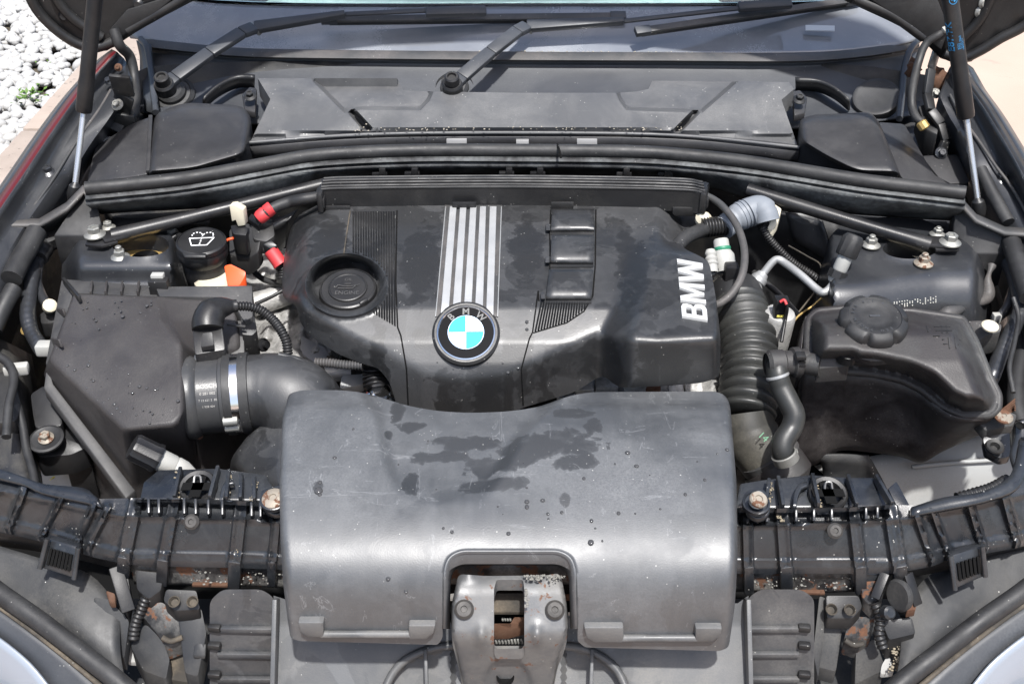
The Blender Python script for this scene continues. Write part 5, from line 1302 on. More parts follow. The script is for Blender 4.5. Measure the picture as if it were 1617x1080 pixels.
bm = bmesh.new(); q0 = W(1339, 555, .845) + nz*.0078
for a in (.6, 2.2): bar_bm(bm, q0 - (xa*math.cos(a) + ya*math.sin(a))*.008, q0 + (xa*math.cos(a) + ya*math.sin(a))*.008, .003, .002, nz)
fin('screw_cross', bm, M['black'], tk)
tube('outlet_stub', [(1296, 577, .825), (1275, 574, .823), (1256, 572, .822)], .013, M['tank'], tk, n=20, smooth_path=False)
slab('stub_web', rnd([(1292, 565, .834), (1336, 562, .836), (1342, 578, .826), (1290, 582, .824)], 4), .02, M['tank'], tk, bev=.004)
slab('step_block', rnd([(1298, 542, .848), (1326, 542, .849), (1322, 560, .838), (1292, 562, .836)], 3), .012, M['tank'], tk, bev=.003)
# embossed print on the crown: small schematic strokes
bm = bmesh.new()
def T_(x, y, l=.0006): return W(x, y, float(hT(np.array([float(x)]), np.array([float(y)]))[0]) + l)
for (x0, y0, x1, y1) in ((1463, 515, 1466, 524), (1475, 516, 1500, 516), (1478, 522, 1503, 522), (1486, 514, 1488, 526), (1494, 514, 1496, 526), (1488, 536, 1516, 537), (1490, 543, 1514, 544), (1498, 532, 1500, 550), (1508, 533, 1510, 550), (1474, 530, 1484, 530)):
    bar_bm(bm, T_(x0, y0), T_(x1, y1), .0011, .0008)
fin('embossed_marks', bm, M['rubber'], tk)['label'] = 'faint embossed strokes on the tank crown'
# fixing lugs
lg = slab('lug', rnd([(1520, 508, .81), (1545, 506, .815), (1582, 512, .815), (1580, 524, .81), (1556, 530, .803), (1535, 548, .79)], 4), .03, M['tank'], tk, bev=.004)
lathe('lug_screw', W(1563, 516, .82), (0, -.2, 1), [(.0105, 0), (.0105, .002), (.008, .004), (.003, .004), (.0025, .003), (0, .003)], M['cream'], tk, 24)
slab('lug', rnd([(1540, 660, .755), (1580, 645, .765), (1606, 655, .76), (1600, 672, .75), (1556, 680, .745)], 4), .014, M['tank'], tk, bev=.003)
lathe('lug_screw', W(1584, 659, .768), (0, -.2, 1), [(.011, 0), (.011, .002), (.0085, .004), (.003, .004), (.003, .003), (0, .003)], M['rust_bolt'], tk, 24)
# ------------------------------------------------------------------ hoses at the tank
h1 = thing('coolant_hose', 'black bent coolant hose running down from the expansion tank', 'coolant hose', W(1240, 730, .7))
tube('hose', [(1228, 575, .822), (1228, 592, .815), (1234, 612, .802), (1246, 636, .79), (1254, 655, .78), (1250, 675, .768), (1238, 695, .758), (1236, 712, .748), (1244, 728, .735)], .0128, M['hose'], h1, n=18, res=6)
lathe('quick_coupling', W(1228, 574, .822), W(1270, 571, .822) - W(1228, 574, .822), [(.013, -.014), (.0165, -.010), (.0165, .006), (.0145, .008), (.0145, .016), (.018, .018), (.018, .026), (.0155, .028), (.0155, .036), (0, .036)], M['tank'], h1, 24)
bar('coupling_clip', W(1256, 562, .84), W(1272, 562, .84), .012, .006, M['black'], h1)
bm = bmesh.new(); g = W(1264, 578, .833)
for k in range(3): bar_bm(bm, W(1262, 566 + k*6, .838 - k*.005), W(1272, 566 + k*6, .838 - k*.005), .0016, .003)
fin('coupling_ribs', bm, M['black'], h1)
lathe('hose_clamp', W(1240, 722, .742), W(1244, 728, .735) - W(1237, 712, .748), [(.0135, -.006), (.0152, -.005), (.0152, .005), (.0135, .006)], M['zinc'], h1, 24)
box('clamp_ear', W(1253, 716, .746), (.009, .008, .010), M['zinc'], h1)
lathe('white_band', W(1228, 594, .814), W(1234, 612, .802) - W(1228, 592, .815), [(.0128, -.002), (.0137, -.001), (.0137, .001), (.0128, .002)], M['alu_pipe'], h1, 24)
h2 = thing('intake_hose', 'large corrugated black intake hose beside the engine cover', 'intake hose', W(1185, 660, .65))
corrugated('corrugated_section', [(1168, 488, .80), (1176, 515, .795), (1182, 545, .785), (1184, 580, .772), (1182, 620, .757), (1178, 655, .742)], lambda t: .037, .0135, .0065, M['hose'], h2, 28)
lathe('upper_collar', W(1163, 478, .80), W(1176, 515, .795) - W(1160, 470, .804), [(.02, -.03), (.036, -.02), (.0375, 0), (.037, .012), (.0345, .014)], M['rubber'], h2, 32)
tube('lower_elbow', [(1176, 652, .742), (1180, 675, .728), (1192, 700, .712), (1212, 722, .698), (1228, 745, .68)], [.034]*8 + [.035]*8 + [.036]*9, M['hose_brown'], h2, n=28)
lathe('band', W(1214, 720, .70), W(1228, 745, .68) - W(1205, 712, .705), [(.035, -.008), (.0385, -.006), (.0385, .006), (.035, .008)], M['rubber_grey'], h2, 32)
lathe('coupling', W(1222, 738, .688), W(1232, 752, .68) - W(1212, 722, .698), [(.038, -.006), (.040, 0), (.040, .02), (.03, .03), (0, .03)], M['tank'], h2, 32)
for k in range(4):
    a, b = W(1140, 578 + k*14, .76 - .006*k), W(1152, 580 + k*14, .765 - .006*k); bar('fixing_tooth', a, b, .006, .01, M['cast'], h2)
text_obj('green_print', '14', W(1205, 690, .748), (.5, -.4, -.3), (.4, .6, .5), .012, plain('green_print', (.04, .16, .08), .6), h2)
# ------------------------------------------------------------------ engine lifting pot, refrigerant pipe, rear right connectors
pp = thing('solenoid_pot', 'small grey metal pot with a black plug and red wire', 'solenoid', W(1232, 560, .7))
c0 = W(1232, 494, .818)
lathe('pot', c0, (.05, -.1, 1), [(.0, -.11), (.020, -.10), (.0205, -.05), (.0205, -.004), (.0185, .0), (.012, .002), (0, .002)], M['cast'], pp, 28)
box('black_plug', W(1233, 484, .832), (.017, .015, .026), M['black_clean'], pp, bev=.002); box('yellow_clip', W(1231, 497, .822), (.009, .009, .004), M['yellow'], pp)
tube('wire', [(1233, 476, .845), (1240, 474, .848), (1243, 486, .838), (1240, 505, .82), (1234, 540, .80)], .0022, M['black'], pp, n=8)
tube('red_wire', [(1232, 477, .846), (1238, 474, .849), (1242, 481, .845)], .0019, M['red'], pp, n=8)
rp = thing('refrigerant_pipe', 'bent aluminium pipe with a capped service valve before the right tower', 'pipe', W(1240, 440, .7))
tube('pipe', [(1196, 444, .815), (1206, 431, .824), (1220, 414, .838), (1229, 410, .842), (1240, 416, .84), (1265, 435, .838), (1290, 457, .832), (1300, 462, .832), (1310, 456, .836), (1318, 444, .844)], .0052, M['alu_pipe'], rp, n=16, res=7)
lathe('crimp', W(1180, 466, .80), W(1206, 431, .824) - W(1180, 466, .80), [(.008, 0), (.0115, .002), (.0115, .008), (.0095, .010), (.0115, .012), (.0115, .018), (.0095, .020), (.0115, .022), (.0115, .028), (.009, .031), (.0075, .036), (0, .036)], M['alu_pipe'], rp, 20)
a, b = W(1317, 446, .843), W(1341, 392, .885); d = (b - a).normalized()
lathe('valve', a, d, [(.008, 0), (.010, .004), (.010, .014), (.0085, .016), (.0095, .018), (.0095, .036), (0, .036)], M['white'], rp, 20)
lathe('valve_cap', a + d*.036, d, [(.0125, 0), (.0135, .002), (.0135, .024), (.010, .029), (0, .030)], M['rubber'], rp, 24, rfun=lambda r, a_, h: r*(1 + .05*math.cos(a_*10)) if r > .011 else r)
lathe('valve_holder', a + d*.006, d, [(.013, 0), (.013, .010), (0, .010)], M['black'], rp, 8)
cg = thing('connector_boot', 'blue-grey rubber connector boot with broken cream plastic by the bulkhead', 'connector', W(1200, 350, .8))
corrugated('boot_ribs', [(1108, 360, .868), (1128, 358, .868), (1146, 356, .868)], .0138, .0042, .0022, M['black'], cg, 20)
tube('boot', [(1142, 360, .866), (1158, 348, .872), (1176, 338, .878), (1196, 330, .884), (1208, 336, .882), (1212, 350, .872)], [.0165]*8 + [.019]*8 + [.0185]*8 + [.0165]*7, M['bluegrey'], cg, n=22)
for x, y, z in ((1170, 341, .876), (1176, 338, .878), (1182, 336, .88)): lathe('boot_ridge', W(x, y, z), W(1186, 334, .88) - W(1160, 347, .872), [(.0165, -.0022), (.0202, -.001), (.0202, .001), (.0165, .0022)], M['bluegrey'], cg, 24)
tube('sleeve', [(1066, 392, .868), (1082, 376, .872), (1100, 367, .87), (1112, 362, .868)], .0095, M['rubber'], cg, n=16)
slab('cream_part', rnd([(1207, 320, .888), (1222, 322, .886), (1234, 330, .88), (1232, 338, .876), (1228, 352, .866), (1220, 364, .858), (1212, 360, .862), (1219, 346, .87), (1214, 334, .88)], 2), .012, M['cream'], cg, bev=.0015)
slab('cream_part', rnd([(1168, 322, .886), (1184, 320, .886), (1184, 328, .882), (1168, 330, .882)], 2), .012, M['cream'], cg, bev=.0015)
corrugated('conduit', [(1202, 356, .864), (1210, 370, .852), (1222, 386, .838), (1246, 410, .818), (1262, 422, .808), (1280, 433, .80), (1298, 449, .785), (1294, 470, .775), (1282, 495, .765), (1272, 510, .755)], .0058, .0038, .0014, M['black'], cg, 12)
lc = tube('loop_cable', [(1112, 308, .90), (1128, 316, .898), (1142, 327, .895), (1160, 350, .888), (1172, 378, .88), (1176, 407, .872), (1171, 437, .862), (1156, 463, .85), (1140, 477, .842), (1130, 482, .838)], .0049, M['rubber_grey'], n=14)
tag(lc, 'grey cable looping from the cable duct to beside the raised letters', 'cable')
fc = thing('fuel_connector', 'white quick connectors and black plug right of the raised letters', 'fuel connector', W(1145, 430, .8))
lathe('white_coupling', W(1143, 415, .845), W(1140, 388, .862) - W(1144, 418, .842), [(.0145, -.012), (.0155, .0), (.015, .010), (.0105, .017), (.010, .03), (.0085, .032), (0, .032)], M['white'], fc, 24)
lathe('green_band', W(1141, 396, .858), W(1140, 388, .862) - W(1144, 418, .842), [(.0105, 0), (.0112, .001), (.0112, .004), (.0105, .005)], M['green'], fc, 24)
lathe('white_nipple', W(1124, 420, .85), W(1121, 388, .866) - W(1124, 420, .848), [(.0075, -.01), (.0075, 0), (.009, .002), (.007, .006), (.0085, .009), (.0065, .013), (.008, .016), (.006, .022), (0, .022)], M['white'], fc, 18)
box('black_plug', W(1154, 434, .838), (.018, .018, .032), M['black_clean'], fc, bev=.003)
tube('wire', [(1126, 428, .842), (1138, 424, .842), (1150, 422, .842)], .003, M['black'], fc, n=8)
tube('loop_seal', [(1134, 436, .825), (1130, 444, .82), (1134, 450, .815)], .004, M['cream'], fc, n=8)
lathe('white_plug', W(1110, 348, .872), (0, -.5, .8), [(.011, 0), (.011, .006), (.006, .012), (0, .012)], M['cream'], fc, 14)
sp2 = thing('sound_panel', 'dark insulation panel on the bulkhead behind the refrigerant pipe', 'insulation panel', W(1260, 420, .6))
sheet('panel', [[(1160, 320, .86), (1220, 330, .86), (1270, 340, .86), (1330, 350, .85)], [(1170, 420, .76), (1220, 430, .75), (1270, 440, .75), (1330, 450, .76)], [(1190, 560, .62), (1230, 570, .60), (1270, 580, .60), (1320, 560, .62)]], M['rubber'], sp2, nu=4, nv=4, thick=.01)
sheet('lighter_patch', [[(1240, 335, .865), (1285, 338, .865), (1300, 350, .86)], [(1255, 380, .82), (1290, 400, .81), (1322, 420, .80)]], M['side_cover'], sp2)
tube('seam', [(1245, 388, .822), (1275, 405, .815), (1296, 420, .81), (1292, 452, .79), (1270, 482, .77), (1255, 500, .76)], .0012, M['mud'], sp2, n=6)
# ------------------------------------------------------------------ right inner wing wiring
wr = thing('wiring_loom', 'taped wiring loom running down the right inner wing beside the tank', 'wiring loom', W(1590, 560, .7))
taped(wr, 'loom_branch', [(1576, 382, .835), (1580, 400, .828), (1594, 425, .82), (1600, 450, .81), (1592, 480, .80), (1578, 500, .79), (1570, 505, .79)], .0058, M['paint'])
taped(wr, 'loom_branch', [(1578, 390, .84), (1594, 420, .83), (1606, 455, .82), (1612, 485, .81), (1604, 510, .80), (1592, 535, .79), (1580, 560, .78), (1568, 590, .77), (1562, 605, .76)], .0098, M['paint'])
lathe('grommet', W(1575, 382, .84), (0, -.3, 1), [(.016, -.01), (.016, .004), (.010, .006), (0, .006)], M['rubber'], wr, 20)
box('connector', W(1573, 502, .792), (.010, .010, .012), M['white'], wr)
st = thing('rubber_strip', 'black rubber edge strip hanging over the right inner wing', 'rubber strip', W(1600, 420, .8))
tube('strip', [(1596, 380, .862), (1604, 405, .855), (1614, 435, .845), (1626, 470, .835)], .0125, M['rubber'], st, n=16)
tube('strip', [(1548, 268, .915), (1568, 308, .895), (1592, 352, .875)], .009, M['rubber'], st, n=14)
cw3 = thing('copper_wires', 'bundle of bare copper coloured wires beside the tank lug', 'wire bundle', W(1600, 645, .7))
for k in range(6): tube('wire', [(1578 + k*2.5, 650 + k*.6, .748), (1590 + k*2, 641 + k*1.5, .752), (1603, 630 + k*3.5, .758)], .0011, M['copper_rust'], cw3, n=6)
rl = thing('right_inner_panel', 'pale grey inner liner and bracket at the lower right', 'liner', W(1480, 780, .55))
sheet('liner', [[(1285, 735, .62), (1400, 715, .64), (1500, 690, .66), (1620, 668, .69)], [(1340, 790, .585), (1430, 770, .60), (1510, 740, .63), (1625, 712, .66)], [(1350, 850, .54), (1440, 830, .55), (1520, 800, .58), (1630, 770, .62)]], M['liner'], rl, nu=4, nv=3)
sheet('liner_shadow', [[(1292, 716, .66), (1330, 716, .66), (1372, 718, .655)], [(1300, 750, .62), (1350, 760, .61), (1400, 770, .60)], [(1300, 800, .58), (1360, 815, .57), (1415, 815, .56)]], M['liner_dark'], rl, nu=3, nv=3)  # tank's cast shadow on the liner, made as a dark sheet
tube('crease', [(1440, 737, .634), (1500, 731, .64), (1585, 725, .652)], .003, M['liner'], rl, n=8)
slab('bracket', rnd([(1552, 690, .735), (1594, 672, .745), (1596, 720, .72), (1580, 724, .72), (1556, 712, .725)], 5), .01, M['carrier'], rl, bev=.002)
lathe('bracket_hole', W(1571, 705, .733), (0, -.3, 1), [(.011, 0), (.010, .002), (.006, .001), (.004, -.004), (0, -.004)], M['black'], rl, 20)
sheet('bracket_arm', [[(1606, 668, .77), (1602, 690, .755), (1594, 720, .735), (1600, 745, .72), (1596, 760, .712)], [(1630, 655, .775), (1624, 690, .758), (1614, 720, .738), (1612, 745, .724), (1610, 762, .716)]], M['paint'], rl, nu=4, nv=2, thick=.005)
lathe('arm_hole', W(1611, 672, .771), (0, -.3, 1), [(.0055, .0005), (.004, -.002), (0, -.002)], M['void'], rl, 16)
rip = thing('right_lower_panel', 'dark lower inner wing panel at the far right edge', 'inner panel', W(1600, 560, .6))
sheet('panel', [[(1640, 470, .78), (1650, 560, .75), (1660, 700, .72)], [(1590, 500, .76), (1596, 570, .735), (1606, 700, .70)], [(1540, 540, .66), (1560, 600, .65), (1580, 720, .62)]], M['paint'], rip, nu=3, nv=3)
tube('vertical_tube', [(1612, 560, .77), (1606, 600, .757), (1604, 640, .745), (1612, 668, .735)], .011, M['rubber'], rip)
# ------------------------------------------------------------------ intake snorkel across the front
sn = thing('intake_snorkel', 'wide satin black intake snorkel with water marks across the front', 'intake snorkel', (0, .0, .64))
so = rnd([(456, 622), (474, 616), (545, 616), (585, 622), (640, 640), (690, 649), (740, 652), (800, 650), (850, 643), (895, 626), (930, 619), (1130, 618), (1146, 624), (1153, 640), (1163, 760), (1165, 880), (1160, 960), (1154, 1000), (1140, 1006),
          (925, 1000), (913, 990), (911, 900), (904, 878), (884, 867), (726, 867), (706, 878), (699, 900), (698, 985), (690, 996), (470, 990), (455, 985), (447, 920), (443, 860), (441, 760), (446, 660)], [6, 12, 20, 20, 20, 20, 20, 20, 20, 20, 20, 8, 8, 8, 10, 10, 10, 6, 6, 4, 4, 6, 8, 10, 10, 8, 6, 6, 4, 4, 6, 10, 10, 10, 10], 3)
def side_profile(row0, z0, rows, angles, end):
    """side view of a moulding: slope angle (degrees below level, facing the front) for each photo row -> height table"""
    rr, zz = [row0], [z0]; p = W(808.5, row0, z0); y, z = p.y, p.z
    for r in range(row0 + 1, end + 1):
        s = R(float(np.interp(r, rows, angles))); v = (540 - r)/FPX; dy, dz = cp + v*sp, -sp + v*cp
        # (y,z) + k(-cos s,-sin s) on the ray CAM + t(dy,dz)
        k = ((z - CAM.z)*dy - (y - CAM.y)*dz)/(math.sin(s)*dy - math.cos(s)*dz)
        y -= k*math.cos(s); z -= k*math.sin(s); rr.append(r); zz.append(z)
    return lin(rr, zz)
zs = side_profile(560, .810, [560, 640, 700, 760, 815, 845, 872, 900, 930, 960, 1040], [-3, -1, 3, 8, 16, 24, 35, 51, 69, 82, 88], 1060)
vdip = [(560, 600), (596, 660), (606, 710), (624, 765), (680, 800), (760, 790), (800, 730), (822, 690), (856, 655), (910, 600)]
def hS(x, y):
    y2 = y; z = 0
    z = zs(y2)
    z = z - .011*smooth(9, -14, sd(x, y, vdip))*smooth(800, 735, y)
    z = z - .004*smooth(645, 634, y)*(1 - smooth(590, 610, x)*(1 - smooth(890, 910, x)))
    e = np.minimum(x - np.interp(y, [616, 660, 760, 860, 1000], [456, 446, 441, 443, 455]), np.interp(y, [618, 640, 760, 880, 1000], [1146, 1153, 1163, 1165, 1154]) - x)
    return z - .010*(1 - np.sqrt(np.clip(1 - (1 - np.clip(e, 0, 12)/12)**2, 0, 1)))
field('shell', so, hS, M['snorkel'], sn, step=5, skirt=.02, sharp=80, rings=[(so, (-3.5,))])
def S_(x, y, l=0): return W(x, y, float(hS(np.array([float(x)]), np.array([float(y)]))[0]) + l)
# turned-in rim of the notch
nr = [(698, 992), (699, 900), (706, 878), (726, 867), (884, 867), (904, 878), (911, 900), (913, 992)]
no = rnd(nr, [0, 12, 14, 14, 14, 14, 12, 0], 4)
outer = [S_(x, y) for x, y in no]; inner = [p + Vector((0, .035 if 720 < no[i][0] < 890 else .03, -.014)) for i, p in enumerate(outer)]
inner = []
for (x, y), p in zip(no, outer):
    cxp, cyp = 806, 960; dr = max(0, (cyp - y))*.22; q = W(x + (cxp - x)*.075, y + dr, p.z - .010 - .0015*dr); inner.append(q)
bm = bmesh.new(); a_ = [bm.verts.new(p) for p in outer]; b_ = [bm.verts.new(p) for p in inner]
for k in range(len(a_) - 1): bm.faces.new([a_[k], a_[k+1], b_[k+1], b_[k]])
fin('notch_rim', bm, M['snorkel'], sn, sharp=70, thick=.003)
# left duct wing
sheet('duct_wing', [[(450, 650, .77), (450, 700, .765), (446, 750, .755), (445, 785, .75)], [(418, 668, .76), (402, 705, .75), (407, 745, .74), (432, 780, .735)], [(390, 690, .745), (368, 722, .73), (377, 745, .722), (420, 782, .718)], [(384, 700, .69), (364, 740, .67), (374, 765, .66), (417, 800, .66)]], M['cover'], sn, nu=4, nv=4)
# clips and rods at the lower edge
for (x0, x1, y0, y1, s) in ((470, 511, 983, 1007, 1), (645, 688, 988, 1010, -1), (922, 985, 991, 1015, 1), (1098, 1141, 992, 1014, -1)):
    yy = S_((x0+x1)/2, 980).y - .008
    q = [(x0, y0), (x1, y0), (x1, y1), (x0 + 16, y1), (x0 + 4, y1 - 8)] if s > 0 else [(x0, y0), (x1, y0), (x1 - 3, y1 - 10), (x1 - 14, y1), (x0, y1)]
    slab('edge_clip', [WY(a, b, yy) for a, b in q], Vector((0, .02, 0)), M['grey_plastic'], sn, bev=.002)
for (xa_, xb_, y_) in ((511, 645, 1001), (985, 1098, 1007)):
    yy = S_((xa_+xb_)/2, 980).y - .004
    tube('edge_rod', [WY(xa_ - 4, y_, yy), WY(xb_ + 4, y_, yy)], .004, M['grey_plastic'], sn, n=10, smooth_path=False)
drops('snorkel_water_drops', 26, [(700, 660), (1140, 660), (1150, 800), (940, 880), (700, 860), (560, 820), (470, 760), (520, 660)], lambda x, y: float(hS(np.array([x]), np.array([y]))[0]), 'scattered clear water drops on the intake snorkel', (.0014, .0034),
      extra=((832, 792, .0035), (857, 790, .0034), (832, 800, .003), (934, 822, .0026), (933, 856, .0042), (803, 842, .003), (503, 775, .006), (505, 781, .003), (613, 913, .0032), (641, 933, .0026), (865, 811, .0022), (866, 819, .0016), (940, 834, .0016), (1148, 710, .003), (991, 715, .004), (1005, 736, .0036)))
# ------------------------------------------------------------------ front carrier (bolster) left and right of the snorkel
fcar = thing('front_carrier', 'ribbed shiny black front carrier crossing under the snorkel', 'front carrier', (0, .02, .62))
Lt = [(-40, 772), (10, 778), (75, 790), (140, 806), (200, 814), (260, 815), (380, 818), (446, 822)]      # upper edge of the face
Lb = [(-40, 816), (16, 828), (73, 842), (145, 864), (200, 876), (260, 879), (380, 881), (446, 884)]      # bright lower edge
Lz = [(-40, 742), (30, 752), (60, 768), (140, 788), (218, 786), (290, 786), (400, 792), (446, 796)]      # rear of the upper strip
Rt = [(1160, 828), (1223, 827), (1337, 824), (1389, 820), (1449, 817), (1480, 809), (1522, 801), (1560, 792), (1650, 772)]
Rb = [(1160, 890), (1223, 890), (1353, 890), (1412, 890), (1472, 879), (1498, 869), (1550, 860), (1605, 850), (1660, 836)]
Rz = [(1160, 802), (1215, 803), (1342, 801), (1402, 797), (1467, 798), (1500, 790), (1550, 778), (1600, 762), (1650, 740)]
def at_(l, x):
    return float(np.interp(x, [p[0] for p in l], [p[1] for p in l]))
RIB_L = [((37, 770), (17, 824), 6, 8), ((97, 784), (70, 838), 4.5, 10), ((147, 797), (124, 852), 5, 8), ((168, 804), (144, 858), 4.5, 8), ((215, 787), (197, 874), 10, 34), ((275, 790), (258, 878), 9, 44), ((381, 794), (371, 881), 10, 46), ((437, 812), (430, 881), 7, 42)]
RIB_R = [((1180, 822), (1182, 889), 8, 46), ((1235, 806), (1241, 889), 10, 50), ((1348, 801), (1358, 889), 9, 46), ((1406, 799), (1420, 888), 11, 30), ((1449, 815), (1472, 880), 5, 10), ((1474, 806), (1497, 868), 5, 10), ((1533, 796), (1552, 860), 5.5, 12), ((1587, 780), (1606, 848), 6.5, 10)]
def carrier_block(Z, T, B, ribs_, chan, name):
    fx = lambda l: (lambda x: np.interp(x, [p[0] for p in l], [p[1] for p in l]))
    fz, ft, fb = fx(Z), fx(T), fx(B)
    def H(x, y):
        z_, t_, b_ = fz(x), ft(x), fb(x)
        zf = .757 - .041*np.clip((y - t_)/(b_ - t_), -1, 1)                          # sloping front face
        ze = .716 - .00093*(y - b_)                                                # steep edge below
        k = 4.0; face = -k*np.log(np.exp(-np.clip(zf/.004, -700, 700) + .757/.004) + np.exp(-np.clip(ze/.004, -700, 700) + .757/.004))*.004/k + .757
        up = .765 - .008*np.clip((y - z_)/np.maximum(t_ - z_, 1), 0, 1)
        f = np.where(y < t_, up, face)
        if chan:
            inside = smooth(chan[0] - 3, chan[0] + 3, x)*smooth(chan[1] + 3, chan[1] - 3, x)
            f = f - .010*inside*smooth(z_ + 2, z_ + 5, y)*smooth(t_ + 1, t_ - 2, y)
            f = f + .004*np.exp(-((y - z_ - 1)/2.2)**2)*inside
        f = f - .0022*smooth(t_ + 3, t_ + 7, y)*smooth(b_ - 5, b_ - 9, y)           # panels sit back between the bands
        for (x0, y0), (x1, y1), w, bl in ribs_:
            xc = x0 + (x1 - x0)*np.clip((y - y0)/(y1 - y0), -.4, 1.2); d = np.abs(x - xc)
            f = f + .0065*smooth(w + 1.6, w - .6, d)*smooth(y0 - 10, y0 - 4, y) - .002*np.exp(-((d)/(w*.45))**4)*smooth(y0 - 2, y0 + 4, y)
        return f
    out = list(Z) + [(x, y + 9) for x, y in reversed(B)]
    cr_ = []
    for (x0, y0), (x1, y1), w, bl in ribs_:
        for s_ in (-1, 1):
            for q in (w - 1, w + 1.8): cr_.append([(x0 + s_*q, y0 + 1), (x1 + s_*q, y1 + 5)])
    for q in (-9, -5, -1, 4): cr_.append([(x, y + q) for x, y in cat(B, 3)])
    field(name, out, H, M['carrier'], fcar, step=4, skirt=.006, creases=cr_, sharp=60)
    for (x0, y0), (x1, y1), w, bl in ribs_:
        if bl < 20: continue
        a_, b_ = W(x1, y1 + 3, .7165), W(x1 + (x1 - x0)*.12, y1 + bl, .7165 - .00093*bl)
        bar('strap', a_, b_, W(x1 + w, y1, .716).x - W(x1 - w, y1, .716).x, .008, M['carrier'], fcar, up=(0, -1, .15), bev=.0016)
carrier_block(Lz, Lt, Lb, RIB_L, (216, 440), 'moulded_face')
carrier_block(Rz, Rt, Rb, RIB_R, (1166, 1402), 'moulded_face')
for x in (236, 252, 292, 310, 330, 352, 398, 412): bar('short_rib', W(x, at_(Lz, x) + 3, .765), W(x, at_(Lt, x) - 2, .757), .0028, .012, M['carrier'], fcar, bev=.0006)
for x in (1196, 1210, 1256, 1284, 1312, 1366, 1384): bar('short_rib', W(x, at_(Rz, x) + 3, .765), W(x, at_(Rt, x) - 2, .757), .0028, .012, M['carrier'], fcar, bev=.0006)
sheet('top_flange', [[(1440, 800, .770), (1489, 785, .772), (1545, 777, .775), (1588, 757, .778), (1604, 730, .782), (1612, 690, .787)], [(1440, 814, .766), (1500, 802, .768), (1556, 791, .771), (1606, 771, .775), (1624, 738, .78), (1634, 690, .785)]], M['carrier'], fcar, nu=4, nv=2, thick=.006)
sheet('top_flange', [[(-30, 730, .778), (36, 752, .776), (70, 764, .774), (132, 770, .772), (152, 786, .770)], [(-30, 750, .772), (32, 764, .772), (66, 778, .77), (134, 792, .768), (160, 800, .766)]], M['carrier'], fcar, nu=3, nv=2, thick=.006)
# worn steel beam below the bead
sheet('steel_beam', [[(205, 886, .70), (300, 888, .70), (380, 889, .70), (452, 892, .70)], [(208, 904, .684), (300, 906, .684), (380, 906, .684), (452, 908, .684)], [(212, 922, .668), (300, 924, .668), (380, 926, .668), (454, 928, .668)]], M['carrier_worn'], fcar, nu=4, nv=3, thick=.006)['label'] = 'flaking rusty steel beam at the left'
sheet('steel_beam', [[(1158, 898, .70), (1240, 900, .70), (1300, 900, .70), (1350, 898, .70)], [(1158, 916, .684), (1240, 918, .684), (1300, 918, .684), (1350, 916, .684)], [(1158, 934, .668), (1240, 936, .668), (1300, 936, .668), (1350, 934, .668)]], M['carrier_worn'], fcar, nu=4, nv=3, thick=.006)['label'] = 'flaking rusty steel beam at the right'
for (x0, x1, y) in ((304, 370, 922), (1258, 1302, 934)): bar('rust_edge', W(x0, y, .671), W(x1, y + 1, .671), .006, .004, M['copper_rust'], fcar)
sheet('steel_beam', [[(1340, 900, .70), (1390, 904, .70), (1412, 902, .70)], [(1345, 925, .68), (1385, 928, .68), (1405, 922, .68)]], M['carrier'], fcar)
sheet('under_lip', [[(205, 884, .70), (150, 868, .70), (75, 848, .70), (0, 836, .70), (-40, 824, .70)], [(205, 906, .675), (150, 890, .675), (70, 872, .67), (0, 862, .67), (-40, 850, .67)]], M['black'], fcar, nu=3, nv=2)
sheet('under_lip', [[(1412, 894, .70), (1472, 884, .70), (1550, 866, .70), (1605, 856, .70), (1660, 842, .70)], [(1405, 916, .675), (1472, 905, .675), (1555, 888, .67), (1610, 876, .67), (1670, 866, .67)]], M['black'], fcar, nu=3, nv=2)
# screws on the face
for (x, y) in ((303, 824), (1318, 838)): lathe('screw', W(x, y, .752), (0, -.7, .7), [(.0085, 0), (.0085, .002), (.006, .0045), (.003, .0045), (.0025, .003), (0, .003)], M['cast_dark'], fcar, 18)
# slotted catch pockets
def pocket(q, n_, z0, z1, lab):
    o = slab('slotted_pocket', [(q[0][0], q[0][1], z0), (q[1][0], q[1][1], z0), (q[2][0], q[2][1], z1), (q[3][0], q[3][1], z1)], Vector((0, .012, -.004)), M['carrier'], fcar, bev=.003)
    o['label'] = lab
    for k in range(n_):
        s = .2 + .62*k/(n_-1)
        a = (q[0][0]*(1-s) + q[1][0]*s, q[0][1]*(1-s) + q[1][1]*s); b = (q[3][0]*(1-s) + q[2][0]*s, q[3][1]*(1-s) + q[2][1]*s)
        A = (a[0]*.72+b[0]*.28, a[1]*.72+b[1]*.28, z0*.72 + z1*.28 + .001); B = (a[0]*.2+b[0]*.8, a[1]*.2+b[1]*.8, z0*.2 + z1*.8 + .001)
        bar('slot', W(*A), W(*B), .0028, .003, M['void'], o, up=(0, -.7, .6), bev=0)
    for i, j in ((0, 3), (1, 2)): tube('pocket_edge', [(q[i][0], q[i][1], z0 + .004), (q[j][0], q[j][1], z1 + .004)], .003, M['carrier'], o, n=8, smooth_path=False)
pocket([(75, 850), (124, 864), (117, 914), (63, 897)], 7, .722, .69, 'slotted catch on the left of the carrier')
pocket([(1501, 877), (1551, 862), (1556, 910), (1508, 931)], 6, .722, .688, 'slotted catch on the right of the carrier')
